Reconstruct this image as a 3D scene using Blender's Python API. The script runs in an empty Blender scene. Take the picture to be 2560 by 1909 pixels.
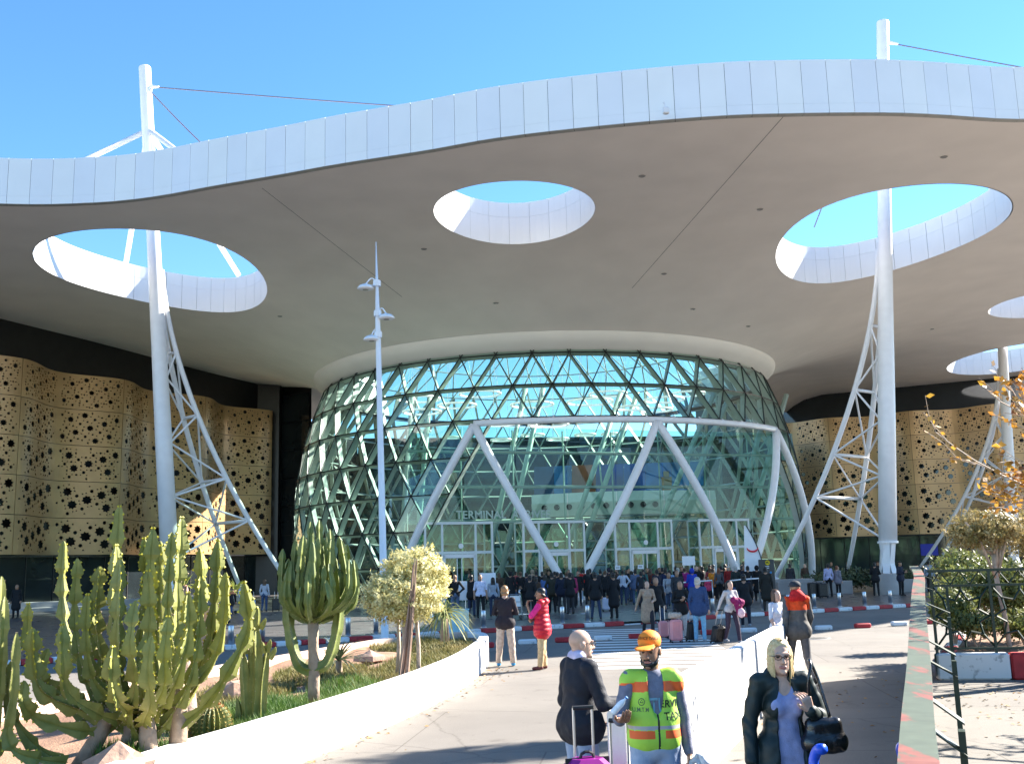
import bpy, bmesh, math, random
import numpy as np
from math import sin, cos, pi, radians, sqrt, atan2
from mathutils import Vector, Matrix
from mathutils.geometry import delaunay_2d_cdt
random.seed(7); np.random.seed(7)
SC = bpy.context.scene
COL = SC.collection

# ---------------------------------------------------------------- camera
CAM_H, PITCH, ROLL, FPX = 2.27, radians(9.95), radians(1.5), 2600.0
cd = bpy.data.cameras.new('camera'); cam = bpy.data.objects.new('camera', cd); COL.objects.link(cam)
cd.sensor_width = 36.0; cd.lens = 36.0 * FPX / 2560.0; cd.clip_start = 0.1; cd.clip_end = 3000
cam.matrix_world = Matrix.Translation((0, 0, CAM_H)) @ Matrix.Rotation(pi / 2 + PITCH, 4, 'X') @ Matrix.Rotation(-ROLL, 4, 'Z')
SC.camera = cam
# ---------------------------------------------------------------- world, sun, exposure
SUN_EL, SUN_AZ = radians(33), radians(27)          # azimuth: from +X turned towards +Y
SUNV = Vector((cos(SUN_EL) * cos(SUN_AZ), cos(SUN_EL) * sin(SUN_AZ), sin(SUN_EL)))
W = bpy.data.worlds.new('World'); SC.world = W; W.use_nodes = True
nt = W.node_tree; bg = nt.nodes['Background']; sky = nt.nodes.new('ShaderNodeTexSky')
sky.sky_type = 'NISHITA'; sky.sun_disc = False; sky.sun_elevation = SUN_EL
sky.sun_rotation = pi / 2 - SUN_AZ; sky.altitude = 1200; sky.air_density = 1.0; sky.dust_density = 0.0; sky.ozone_density = 3.0
hs = nt.nodes.new('ShaderNodeHueSaturation'); hs.inputs['Saturation'].default_value = 1.17; hs.inputs['Hue'].default_value = 0.496; nt.links.new(sky.outputs[0], hs.inputs['Color']); nt.links.new(hs.outputs[0], bg.inputs[0]); bg.inputs[1].default_value = 0.078
sl = bpy.data.lights.new('sun', 'SUN'); sl.energy = 5.0; sl.angle = radians(0.53); sl.color = (1.0, 0.93, 0.82)
so = bpy.data.objects.new('sun', sl); COL.objects.link(so); so.rotation_euler = SUNV.to_track_quat('Z', 'Y').to_euler()
vs = SC.view_settings; vs.view_transform = 'Standard'; vs.look = 'None'; vs.exposure = 2.15; vs.gamma = 1.0
SC.cycles.max_bounces = 10; SC.cycles.diffuse_bounces = 6; SC.cycles.transparent_max_bounces = 40; SC.cycles.glossy_bounces = 4
SC.cycles.use_denoising = True; SC.cycles.sample_clamp_indirect = 6.0
SC.cycles.caustics_reflective = False; SC.cycles.caustics_refractive = False

# ---------------------------------------------------------------- layout helper: where a sight line meets a level or a depth
_fw = np.array([0, cos(PITCH), sin(PITCH)]); _u0 = np.array([0, -sin(PITCH), cos(PITCH)]); _r0 = np.array([1., 0, 0])
_rt = _r0 * cos(ROLL) - _u0 * sin(ROLL); _up = _r0 * sin(ROLL) + _u0 * cos(ROLL); _C = np.array([0, 0, CAM_H])
def _ray(u, v): return _fw + _rt * (u - 1280) / FPX + _up * (954.5 - v) / FPX
def G(u, v, z=0.0):
    r = _ray(u, v); p = _C + r * ((z - CAM_H) / r[2]); return Vector((p[0], p[1], z))
def DP(u, v, y):
    r = _ray(u, v); p = _C + r * (y / r[1]); return Vector(p)
S_ = 2560 / 2215.0

# ---------------------------------------------------------------- materials
MATS = {}
def mat(name, col, rough=0.6, metal=0.0, var=0.12, scale=4.0, bump=0.0, bscale=30.0, spec=0.5, col2=None, coat=0.0, detail=6, tr=0.0):
    if name in MATS: return MATS[name]
    m = bpy.data.materials.new(name); m.use_nodes = True; n = m.node_tree.nodes; l = m.node_tree.links
    b = n['Principled BSDF']; b.inputs['Roughness'].default_value = rough; b.inputs['Metallic'].default_value = metal
    b.inputs['Specular IOR Level'].default_value = spec; b.inputs['Coat Weight'].default_value = coat
    tc = n.new('ShaderNodeTexCoord'); nz = n.new('ShaderNodeTexNoise'); nz.inputs['Scale'].default_value = scale; nz.inputs['Detail'].default_value = detail
    l.new(tc.outputs['Object'], nz.inputs['Vector'])
    rp = n.new('ShaderNodeValToRGB'); e = rp.color_ramp.elements; e[0].position = 0.3; e[1].position = 0.7
    c2 = col2 or tuple(min(1, c * (1 + var)) for c in col); c1 = tuple(c * (1 - var) for c in col) if not col2 else col
    e[0].color = (*c1, 1); e[1].color = (*c2, 1)
    l.new(nz.outputs['Fac'], rp.inputs[0]); l.new(rp.outputs[0], b.inputs['Base Color'])
    if bump:
        n2 = n.new('ShaderNodeTexNoise'); n2.inputs['Scale'].default_value = bscale; n2.inputs['Detail'].default_value = 8
        l.new(tc.outputs['Object'], n2.inputs['Vector'])
        bp = n.new('ShaderNodeBump'); bp.inputs['Strength'].default_value = bump; bp.inputs['Distance'].default_value = 0.02
        l.new(n2.outputs['Fac'], bp.inputs['Height']); l.new(bp.outputs[0], b.inputs['Normal'])
    if tr:
        t = n.new('ShaderNodeBsdfTranslucent'); l.new(rp.outputs[0], t.inputs[0]); mx = n.new('ShaderNodeMixShader'); mx.inputs[0].default_value = tr
        l.new(b.outputs[0], mx.inputs[1]); l.new(t.outputs[0], mx.inputs[2]); l.new(mx.outputs[0], n['Material Output'].inputs[0])
    MATS[name] = m; return m
def glass(name, tint, ior=1.5, rough=0.0, fac_min=0.0):
    m = bpy.data.materials.new(name); m.use_nodes = True; n = m.node_tree.nodes; l = m.node_tree.links
    n.remove(n['Principled BSDF']); t = n.new('ShaderNodeBsdfTransparent'); t.inputs[0].default_value = (*tint, 1)
    g = n.new('ShaderNodeBsdfGlossy'); g.inputs['Roughness'].default_value = rough; g.inputs[0].default_value = (.9, .97, .95, 1)
    f = n.new('ShaderNodeFresnel'); ge = n.new('ShaderNodeNewGeometry'); mr = n.new('ShaderNodeMapRange'); mr.inputs['To Min'].default_value = ior; mr.inputs['To Max'].default_value = 1 / ior
    l.new(ge.outputs['Backfacing'], mr.inputs[0]); l.new(mr.outputs[0], f.inputs[0])
    ad = n.new('ShaderNodeMath'); ad.operation = 'ADD'; ad.inputs[1].default_value = fac_min; ad.use_clamp = True; l.new(f.outputs[0], ad.inputs[0])
    nz = n.new('ShaderNodeTexNoise'); nz.inputs['Scale'].default_value = 0.7; bp = n.new('ShaderNodeBump'); bp.inputs['Strength'].default_value = 0.03
    l.new(nz.outputs['Fac'], bp.inputs['Height']); l.new(bp.outputs[0], g.inputs['Normal'])
    mx = n.new('ShaderNodeMixShader'); l.new(ad.outputs[0], mx.inputs[0]); l.new(t.outputs[0], mx.inputs[1]); l.new(g.outputs[0], mx.inputs[2])
    l.new(mx.outputs[0], n['Material Output'].inputs[0]); return m
def emit(name, col, s):
    m = bpy.data.materials.new(name); m.use_nodes = True; b = m.node_tree.nodes['Principled BSDF']
    b.inputs['Base Color'].default_value = (*col, 1); b.inputs['Emission Color'].default_value = (*col, 1); b.inputs['Emission Strength'].default_value = s; return m

# ---------------------------------------------------------------- mesh helpers
def link(o, parent=None, name=None):
    COL.objects.link(o)
    if parent is not None:
        o.parent = parent
        o.matrix_parent_inverse = Matrix.Translation(-Vector(parent.get('_loc', (0, 0, 0)))) if parent.type == 'EMPTY' and parent.get('_world') else Matrix.Identity(4)
    return o
def mk(name, v, f, mats, parent=None, smooth=False, mi=None):
    me = bpy.data.meshes.new(name); me.from_pydata([tuple(p) for p in v], [], [tuple(q) for q in f])
    if not isinstance(mats, (list, tuple)): mats = [mats]
    for m in mats: me.materials.append(m)
    if mi is not None: me.polygons.foreach_set('material_index', np.asarray(mi, dtype=np.int32))
    if smooth: me.polygons.foreach_set('use_smooth', np.ones(len(me.polygons), dtype=bool))
    me.update(); o = bpy.data.objects.new(name, me); return link(o, parent)
def inst(src, name=None, parent=None, loc=None, rz=None):
    o = bpy.data.objects.new(name or src.name, src.data if not isinstance(src, bpy.types.Mesh) else src)
    if loc is not None: o.location = loc
    if rz is not None: o.rotation_euler = (0, 0, rz)
    return link(o, parent)
def tag(o, label=None, cat=None, group=None, kind=None):
    if label: o['label'] = label
    if cat: o['category'] = cat
    if group: o['group'] = group
    if kind: o['kind'] = kind
    return o
def thing(name, label, cat, loc=(0, 0, 0), rz=0.0, group=None, world=False):
    """Empty at a thing's base. world=True: its parts are given in world coordinates."""
    o = bpy.data.objects.new(name, None); COL.objects.link(o); o.location = loc; o.rotation_euler = (0, 0, rz); o.empty_display_size = 0.3
    if world: o['_world'] = 1; o['_loc'] = tuple(float(c) for c in loc)
    return tag(o, label, cat, group)
def copy_tree(o, parent=None):
    c = o.copy(); COL.objects.link(c); c.parent = parent
    for ch in o.children: copy_tree(ch, c)
    return c
def frame_of(d):
    d = Vector(d).normalized(); a = Vector((0, 0, 1)) if abs(d.z) < 0.95 else Vector((1, 0, 0))
    x = d.cross(a).normalized(); return x, d.cross(x).normalized()
class MB:
    def __init__(s): s.v, s.f, s.m = [], [], []
    def add(s, v, f, m=0):
        o = len(s.v); s.v += [Vector(p) for p in v]; s.f += [tuple(i + o for i in q) for q in f]; s.m += [m] * len(f); return s
    def box(s, c, size, m=0, rz=0.0, R=None):
        hx, hy, hz = size[0] / 2, size[1] / 2, size[2] / 2; c = Vector(c)
        M = R or Matrix.Rotation(rz, 3, 'Z')
        v = [c + M @ Vector((x * hx, y * hy, z * hz)) for x in (-1, 1) for y in (-1, 1) for z in (-1, 1)]
        return s.add(v, [(0, 1, 3, 2), (4, 6, 7, 5), (0, 4, 5, 1), (2, 3, 7, 6), (0, 2, 6, 4), (1, 5, 7, 3)], m)
    def bbox(s, c, size, b=0.02, m=0, rz=0.0, R=None):
        """box with chamfered vertical and horizontal edges"""
        hx, hy, hz = [q / 2 for q in size]; c = Vector(c); M = R or Matrix.Rotation(rz, 3, 'Z'); v = []
        for z, i in ((-hz, b), (-hz + b, 0), (hz - b, 0), (hz, b)):
            X, Y = hx - i, hy - i
            for x, y in ((X, -Y + b), (X, Y - b), (X - b, Y), (-X + b, Y), (-X, Y - b), (-X, -Y + b), (-X + b, -Y), (X - b, -Y)):
                v.append(c + M @ Vector((x, y, z)))
        f = [tuple(reversed(range(8))), tuple(range(24, 32))]
        for k in range(3):
            for i in range(8): j = (i + 1) % 8; f.append((k * 8 + i, k * 8 + j, k * 8 + 8 + j, k * 8 + 8 + i))
        return s.add(v, f, m)
    def tube(s, pts, r, n=8, m=0, cap=True, sc=None):
        pts = [Vector(p) for p in pts]; k = len(pts); rr = r if isinstance(r, (list, tuple)) else [r] * k
        v, f = [], []; X = None
        for i, p in enumerate(pts):
            d = (pts[min(i + 1, k - 1)] - pts[max(i - 1, 0)])
            if d.length < 1e-9: d = Vector((0, 0, 1))
            d.normalize()
            if X is None: X, Y = frame_of(d)
            else:
                X = (X - d * X.dot(d)); X = X.normalized() if X.length > 1e-6 else frame_of(d)[0]; Y = d.cross(X)
            for j in range(n):
                a = 2 * pi * j / n; v.append(p + (X * cos(a) + Y * sin(a)) * rr[i])
        for i in range(k - 1):
            for j in range(n): q = (j + 1) % n; f.append((i * n + j, i * n + q, i * n + n + q, i * n + n + j))
        if cap: f.append(tuple(reversed(range(n)))); f.append(tuple(range((k - 1) * n, k * n)))
        return s.add(v, f, m)
    def lathe(s, prof, n=24, c=(0, 0, 0), m=0, a0=0, a1=2 * pi, cap=False):
        full = abs(a1 - a0) > 2 * pi - 1e-6; c = Vector(c); k = n if full else n + 1; v, f = [], []
        for r, z in prof:
            for j in range(k): a = a0 + (a1 - a0) * j / n; v.append(c + Vector((r * cos(a), r * sin(a), z)))
        for i in range(len(prof) - 1):
            for j in range(n): q = (j + 1) % k; f.append((i * k + j, i * k + q, i * k + k + q, i * k + k + j))
        if cap: f.append(tuple(reversed(range(k)))); f.append(tuple(range((len(prof) - 1) * k, len(prof) * k)))
        return s.add(v, f, m)
    def quad(s, a, b, c, d, m=0): return s.add([a, b, c, d], [(0, 1, 2, 3)], m)
    def ball(s, c, r, n=8, m=0, sc=(1, 1, 1)):
        c = Vector(c); v = [c + Vector((0, 0, -r * sc[2]))]; f = []; h = n // 2
        for i in range(1, h):
            t = -pi / 2 + pi * i / h
            for j in range(n): a = 2 * pi * j / n; v.append(c + Vector((r * cos(t) * cos(a) * sc[0], r * cos(t) * sin(a) * sc[1], r * sin(t) * sc[2])))
        v.append(c + Vector((0, 0, r * sc[2])))
        for j in range(n): f.append((0, 1 + (j + 1) % n, 1 + j))
        for i in range(h - 2):
            for j in range(n): q = (j + 1) % n; f.append((1 + i * n + j, 1 + i * n + q, 1 + i * n + n + q, 1 + i * n + n + j))
        o = 1 + (h - 2) * n
        for j in range(n): f.append((o + j, o + (j + 1) % n, len(v) - 1))
        return s.add(v, f, m)
    def go(s, name, mats, parent=None, smooth=False): return mk(name, s.v, s.f, mats, parent, smooth, s.m)
def poly_holes(outer, holes, extra=()):
    """triangulated flat polygon with holes -> verts2d, tris, loops of vertex ids are not kept"""
    v, e = [], []
    for lp in [outer] + list(holes):
        o = len(v); v += [Vector((p[0], p[1])) for p in lp]; e += [(o + i, o + (i + 1) % len(lp)) for i in range(len(lp))]
    v += [Vector((p[0], p[1])) for p in extra]
    r = delaunay_2d_cdt(v, e, [], 0, 1e-5); V = np.array([(p.x, p.y) for p in r[0]]); T = np.array([tuple(q) for q in r[2]]); c = V[T].mean(axis=1)
    def inside(lp, c):
        lp = np.array([(p[0], p[1]) for p in lp]); ins = np.zeros(len(c), bool)
        for (x0, y0), (x1, y1) in zip(lp, np.roll(lp, -1, axis=0)):
            if y0 == y1: continue
            k = (y0 > c[:, 1]) != (y1 > c[:, 1]); ins ^= k & (c[:, 0] < (x1 - x0) * (c[:, 1] - y0) / (y1 - y0) + x0)
        return ins
    keep = inside(outer, c)
    for h in holes:
        h2 = np.array([(p[0], p[1]) for p in h]); bb = (c[:, 0] > h2[:, 0].min()) & (c[:, 0] < h2[:, 0].max()) & (c[:, 1] > h2[:, 1].min()) & (c[:, 1] < h2[:, 1].max()) & keep
        if bb.any(): ii = np.where(bb)[0]; keep[ii[inside(h, c[ii])]] = False
    return r[0], [tuple(int(i) for i in q) for q in T[keep]]
def ellipse(cx, cy, a, b, n=48, rot=0.0):
    return [(cx + a * cos(t) * cos(rot) - b * sin(t) * sin(rot), cy + a * cos(t) * sin(rot) + b * sin(t) * cos(rot)) for t in [2 * pi * i / n for i in range(n)]]
def smooth_line(pts, step):
    """Catmull-Rom through 2d/3d points, resampled at an even step"""
    P = [Vector(p) for p in pts]; P = [P[0] * 2 - P[1]] + P + [P[-1] * 2 - P[-2]]; out = []
    for i in range(1, len(P) - 2):
        for k in range(24):
            t = k / 24; a, b, c, d = P[i - 1:i + 3]
            out.append(0.5 * ((2 * b) + (c - a) * t + (2 * a - 5 * b + 4 * c - d) * t * t + (3 * b - a - 3 * c + d) * t ** 3))
    out.append(P[-2]); L = [0]
    for i in range(1, len(out)): L.append(L[-1] + (out[i] - out[i - 1]).length)
    n = max(2, int(round(L[-1] / step)) + 1); res = []; j = 0
    for i in range(n):
        s = L[-1] * i / (n - 1)
        while j < len(L) - 2 and L[j + 1] < s: j += 1
        t = (s - L[j]) / max(1e-9, L[j + 1] - L[j]); res.append(out[j].lerp(out[j + 1], min(1, t)))
    return res
def text_mesh(name, body, size, depth=0.0):
    c = bpy.data.curves.new(name, 'FONT'); c.body = body; c.size = size; c.align_x = 'CENTER'; c.align_y = 'CENTER'; c.extrude = depth; c.offset = size * 0.012; c.resolution_u = 3
    o = bpy.data.objects.new(name, c); COL.objects.link(o); dg = bpy.context.evaluated_depsgraph_get()
    me = bpy.data.meshes.new_from_object(o.evaluated_get(dg)); bpy.data.objects.remove(o); return me
# common materials
M_WHITE_STEEL = mat('white_steel_paint', (.78, .78, .8), .35, var=.04, scale=2)
M_WHITE_WALL = mat('white_wall_paint', (.74, .72, .70), .85, scale=2.2, col2=(.60, .575, .545), bump=.25, bscale=14, detail=12); M_WHITE_WALL.node_tree.nodes['Color Ramp'].color_ramp.elements[0].position = .55; M_WHITE_WALL.node_tree.nodes['Color Ramp'].color_ramp.elements[1].position = .8
M_DARK = mat('dark_cladding', (.012, .012, .013), .35, var=.3, scale=1.5)
M_STEEL = mat('brushed_steel', (.5, .5, .52), .3, metal=.9, var=.08)
M_BLACK = mat('black_rubber', (.015, .015, .017), .5)
M_CONC = mat('grey_concrete', (.33, .32, .31), .85, var=.15, scale=1.2, bump=.2, bscale=25)
# ================================================================ ground
def ground_mat():
    m = bpy.data.materials.new('pale_paving'); m.use_nodes = True; n = m.node_tree.nodes; l = m.node_tree.links; b = n['Principled BSDF']
    tc = n.new('ShaderNodeTexCoord')
    def noise(s, d=8, rough=.6):
        q = n.new('ShaderNodeTexNoise'); q.inputs['Scale'].default_value = s; q.inputs['Detail'].default_value = d; q.inputs['Roughness'].default_value = rough; l.new(tc.outputs['Object'], q.inputs['Vector']); return q
    def ramp(src, p0, c0, p1, c1):
        r = n.new('ShaderNodeValToRGB'); e = r.color_ramp.elements; e[0].position = p0; e[0].color = (*c0, 1); e[1].position = p1; e[1].color = (*c1, 1); l.new(src, r.inputs[0]); return r
    base = ramp(noise(.35).outputs['Fac'], .3, (.152, .137, .122), .7, (.215, .195, .172))
    fine = ramp(noise(60, 4).outputs['Fac'], .3, (.78, .78, .78), .7, (1.12, 1.12, 1.12))
    mx = n.new('ShaderNodeMix'); mx.data_type = 'RGBA'; mx.blend_type = 'MULTIPLY'; mx.inputs[0].default_value = 1; l.new(base.outputs[0], mx.inputs[6]); l.new(fine.outputs[0], mx.inputs[7])
    st = ramp(noise(1.1, 5, .7).outputs['Fac'], .60, (1, 1, 1), .70, (.62, .60, .58))
    m2 = n.new('ShaderNodeMix'); m2.data_type = 'RGBA'; m2.blend_type = 'MULTIPLY'; m2.inputs[0].default_value = .8; l.new(mx.outputs[2], m2.inputs[6]); l.new(st.outputs[0], m2.inputs[7])
    # cracks
    nz = noise(2, 3); ad = n.new('ShaderNodeVectorMath'); ad.operation = 'MULTIPLY_ADD'; ad.inputs[1].default_value = (.25, .25, 0); l.new(nz.outputs['Color'], ad.inputs[0]); l.new(tc.outputs['Object'], ad.inputs[2])
    vo = n.new('ShaderNodeTexVoronoi'); vo.feature = 'DISTANCE_TO_EDGE'; vo.inputs['Scale'].default_value = .23; l.new(ad.outputs[0], vo.inputs['Vector'])
    cr = ramp(vo.outputs['Distance'], .0015, (.35, .33, .31), .004, (1, 1, 1))
    m3 = n.new('ShaderNodeMix'); m3.data_type = 'RGBA'; m3.blend_type = 'MULTIPLY'; m3.inputs[0].default_value = .45; l.new(m2.outputs[2], m3.inputs[6]); l.new(cr.outputs[0], m3.inputs[7])
    br = n.new('ShaderNodeTexBrick'); br.offset = .37; br.inputs['Scale'].default_value = 1; br.inputs['Brick Width'].default_value = 5.2; br.inputs['Row Height'].default_value = 3.6; br.inputs['Mortar Size'].default_value = .012; br.inputs['Color1'].default_value = (1, 1, 1, 1); br.inputs['Color2'].default_value = (.9, .9, .91, 1); br.inputs['Mortar'].default_value = (.5, .48, .46, 1)
    mp = n.new('ShaderNodeMapping'); mp.inputs['Rotation'].default_value = (0, 0, .12); mp.inputs['Location'].default_value = (1.3, 1.1, 0); l.new(tc.outputs['Object'], mp.inputs['Vector']); l.new(mp.outputs[0], br.inputs['Vector'])
    m4 = n.new('ShaderNodeMix'); m4.data_type = 'RGBA'; m4.blend_type = 'MULTIPLY'; m4.inputs[0].default_value = .8; l.new(m3.outputs[2], m4.inputs[6]); l.new(br.outputs['Color'], m4.inputs[7])
    sp_ = ramp(noise(7, 2, .5).outputs['Fac'], .70, (1, 1, 1), .73, (.7, .69, .68)); m5 = n.new('ShaderNodeMix'); m5.data_type = 'RGBA'; m5.blend_type = 'MULTIPLY'; m5.inputs[0].default_value = .7; l.new(m4.outputs[2], m5.inputs[6]); l.new(sp_.outputs[0], m5.inputs[7])
    l.new(m5.outputs[2], b.inputs['Base Color']); b.inputs['Roughness'].default_value = .85
    bp = n.new('ShaderNodeBump'); bp.inputs['Strength'].default_value = .25; bp.inputs['Distance'].default_value = .01; l.new(noise(90, 3).outputs['Fac'], bp.inputs['Height']); l.new(bp.outputs[0], b.inputs['Normal'])
    return m
gm = ground_mat()
tag(mk('ground', [(-900, -300, 0), (900, -300, 0), (900, 1500, 0), (-900, 1500, 0)], [(0, 1, 2, 3)], gm), kind='structure')

# kerb line between road and plaza
KP = [(-60, -8), (-30, 14), (-15.5, 26), (-9.36, 31.05), (-6.53, 32.97), (-.1, 36.96), (3.79, 38.55), (7.12, 41.04), (11.66, 43.45), (17.06, 46.41), (24, 50), (33, 55), (50, 65), (75, 80)]
KL = smooth_line([(x, y, 0) for x, y in KP], .8)
def tile_mat():
    m = bpy.data.materials.new('dark_plaza_stone'); m.use_nodes = True; n = m.node_tree.nodes; l = m.node_tree.links; b = n['Principled BSDF']
    tc = n.new('ShaderNodeTexCoord'); br = n.new('ShaderNodeTexBrick'); br.offset = .5; br.inputs['Scale'].default_value = 1.0
    br.inputs['Brick Width'].default_value = 1.2; br.inputs['Row Height'].default_value = .6; br.inputs['Mortar Size'].default_value = .006
    br.inputs['Color1'].default_value = (.105, .103, .105, 1); br.inputs['Color2'].default_value = (.14, .135, .13, 1); br.inputs['Mortar'].default_value = (.03, .03, .03, 1)
    mp = n.new('ShaderNodeMapping'); mp.inputs['Rotation'].default_value = (0, 0, .45); l.new(tc.outputs['Object'], mp.inputs['Vector']); l.new(mp.outputs[0], br.inputs['Vector'])
    l.new(br.outputs['Color'], b.inputs['Base Color']); nz = n.new('ShaderNodeTexNoise'); nz.inputs['Scale'].default_value = 1.5; nz.inputs['Detail'].default_value = 6; l.new(tc.outputs['Object'], nz.inputs['Vector'])
    mr = n.new('ShaderNodeMapRange'); mr.inputs['To Min'].default_value = .18; mr.inputs['To Max'].default_value = .42; l.new(nz.outputs['Fac'], mr.inputs[0]); l.new(mr.outputs[0], b.inputs['Roughness']); return m
v = [(p.x, p.y, .13) for p in KL] + [(75, 170, .13), (-80, 170, .13)]
vv, tt = poly_holes([(p[0], p[1]) for p in v], [])
tag(mk('plaza', [(p.x, p.y, .13) for p in vv], tt, tile_mat()), kind='structure')
M_KW = mat('kerb_white_paint', (.72, .72, .72), .7, scale=9, col2=(.4, .4, .4), detail=10); MATS['kerb_white_paint'].node_tree.nodes['Color Ramp'].color_ramp.elements[0].position = .58
M_KR = mat('kerb_red_paint', (.42, .02, .025), .6, scale=6, var=.25)
kerb = thing('kerb', None, None, (0, 40, 0), world=True); tag(kerb, kind='structure')
def kerb_block(a, b, m, parent, w=.3, h=.15, name='kerb_block'):
    d = (b - a); c = (a + b) / 2; rz = atan2(d.y, d.x); nrm = Vector((d.y, -d.x, 0)).normalized()
    mb = MB(); mb.bbox(c - nrm * (w / 2 - .04) + Vector((0, 0, h / 2)), (d.length - .012, w, h), .025, 0, rz); return mb.go(name, m, parent)
for i in range(len(KL) - 1):
    c = (KL[i] + KL[i + 1]) / 2
    if c.x < -16 or c.x > 24: continue
    drop = 3.95 < c.x < 7.0
    kerb_block(KL[i], KL[i + 1], M_KW if i % 2 else M_KR, kerb, h=.05 if drop else .155)

# crosswalk
M_PAINT = mat('road_paint', (.74, .72, .68), .75, scale=14, col2=(.45, .43, .4), detail=9); M_PAINT.node_tree.nodes['Color Ramp'].color_ramp.elements[0].position = .6; M_PAINT.node_tree.nodes['Color Ramp'].color_ramp.elements[1].position = .75
cw = thing('crosswalk', None, None, (3.5, 30, 0)); tag(cw, kind='structure')
for i in range(15):
    y = 23.2 + i * .93; x0 = 1.5 + (y - 29.6) * .05; x1 = x0 + 3.9
    mk('stripe', [(x0 - 3.5, y - 30, .005), (x1 - 3.5, y - .28 - 30, .005), (x1 - 3.5 + .02, y + .2 - 30, .005), (x0 - 3.5 + .02, y + .48 - 30, .005)], [(0, 1, 2, 3)], M_PAINT, cw)
# wheel stops in the road
stops = [(-2.6, 29.3, 'r'), (-.95, 30.0, 'r'), (.25, 30.75, 'w'), (1.32, 31.25, 'r'), (2.48, 31.45, 'w'), (3.55, 31.95, 'r'), (5.85, 32.8, 'r'), (7.15, 33.25, 'w'), (9.55, 33.45, 'w'), (10.95, 34.0, 'r'), (12.3, 34.5, 'w'), (13.4, 35.0, 'r')]
names = {'w': 'white', 'r': 'red'}; seen = {}
where = {0: 'behind the planter tip', 1: 'just past the planter tip', 2: 'between the two standing men', 3: 'just left of the zebra crossing', 4: 'on the zebra crossing', 5: 'on the zebra crossing beside the couple', 6: 'behind the woman with the trolley case', 7: 'just left of the white ramp wall end', 8: 'just right of the white ramp wall end', 9: 'second right of the white ramp wall end', 10: 'third right of the white ramp wall end', 11: 'nearest the green barrier'}
for i, (x, y, c) in enumerate(stops):
    mb = MB(); mb.bbox((0, 0, .075), (.52, .2, .15), .03); o = mb.go('wheel_stop', M_KW if c == 'w' else M_KR); o.location = (x, y, 0); o.rotation_euler = (0, 0, .16 + random.uniform(-.05, .05))
    tag(o, '%s painted kerb block on the road %s' % (names[c], where[i]), 'wheel stop', 'painted kerb blocks along the road')

# ================================================================ canopy roof
ZS, ZT = 20.3, 22.65
DC = Vector((2.5, 82, 0))
EDGE = [(-75, 60), (-60, 49), (-45, 45), (-33, 46.5), (-24.8, 48.5), (-20.4, 48.7), (-17.2, 48.1), (-13.7, 46.8), (-10.6, 45.7), (-7.4, 44.5), (-3.6, 43.3), (-.3, 42.1), (4, 41.15), (8.4, 40.5), (11.6, 40.4), (15.5, 40.55), (18.1, 40.9), (22, 41.6), (26, 41.2), (30, 41.2), (36, 45.5), (41, 51), (46, 57.5), (53, 72), (60, 90), (66, 115), (68, 140)]
EL = smooth_line([(x, y, 0) for x, y in EDGE], 1.06)
def inward(i):
    a, b = EL[max(i - 1, 0)], EL[min(i + 1, len(EL) - 1)]; d = (b - a).normalized(); return Vector((-d.y, d.x, 0))
HOLES = {'L': (-21.2, 60.1, 6.5, 7.4, 0.0), 'C': (.35, 50.95, 4.12, 3.7, 0.0), 'R': (21.4, 56.3, 6.15, 7.1, 0.0), 'S': (40.1, 75.4, 4.1, 4.4, 0), 'T': (48.2, 97.5, 5.8, 8.3, 0)}
M_SOF = mat('soffit_plaster', (.93, .86, .80), .75, var=.045, scale=.35, bump=.08, bscale=2, detail=10)
M_FASC = mat('fascia_aluminium', (.84, .85, .87), .3, var=.03, scale=.6, spec=.5)
FV = [mat('fascia_aluminium_%d' % k, (.82 + .012 * k, .845 + .01 * k, .885), .26 + .03 * k, var=.03, scale=.5) for k in range(5)]
M_GAP = mat('shadow_gap', (.02, .02, .02), .8)
M_LIP = mat('fascia_lip', (.42, .41, .38), .5, var=.06)
roof = thing('canopy_roof', 'vast wavy white canopy roof with round openings over the terminal forecourt', 'canopy roof', (0, 60, 20), world=True)
FA = radians(128); RF = 18.05
def sof(x, y):
    r = sqrt((x - DC.x) ** 2 + (y - DC.y) ** 2); return ZS - (3.6 * (max(0.0, 36 - max(r, 18)) / 18) ** 2.0)
def dpt(r, ang): return (DC.x + r * sin(ang), DC.y - r * cos(ang))
inner = [EL[i] + inward(i) * .34 for i in range(len(EL))]
arc = [dpt(RF, FA - 2 * FA * k / 72) for k in range(73)]
outer = [(p.x, p.y) for p in inner] + [(44, 140)] + arc + [(-40, 140), (-75, 140)]
hl = [ellipse(*HOLES[k][:4], n=64) for k in HOLES]
def pts_for(outer, holes, step, rmin):
    out = []
    for x in np.arange(-36, 42, step):
        for y in np.arange(44, 120, step):
            r = sqrt((x - DC.x) ** 2 + (y - DC.y) ** 2)
            if rmin + .7 < r < 37.5 and all(((x - h[0]) / (h[2] + .6)) ** 2 + ((y - h[1]) / (h[3] + .6)) ** 2 > 1 for h in HOLES.values()) and abs(atan2(x - DC.x, DC.y - y)) < FA: out.append((x, y))
    return out
vv, tt = poly_holes(outer, hl, pts_for(outer, hl, 1.1, RF)); mk('soffit', [(p.x, p.y, sof(p.x, p.y)) for p in vv], [tuple(reversed(t)) for t in tt], M_SOF, roof, True)
outer2 = [(p.x, p.y) for p in EL] + [(44, 140)] + [dpt(18.2, FA - 2 * FA * k / 72) for k in range(73)] + [(-40, 140), (-75, 140)]
hl2 = [ellipse(h[0], h[1], h[2] + .02, h[3] + .02, n=64) for h in HOLES.values()]
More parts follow.
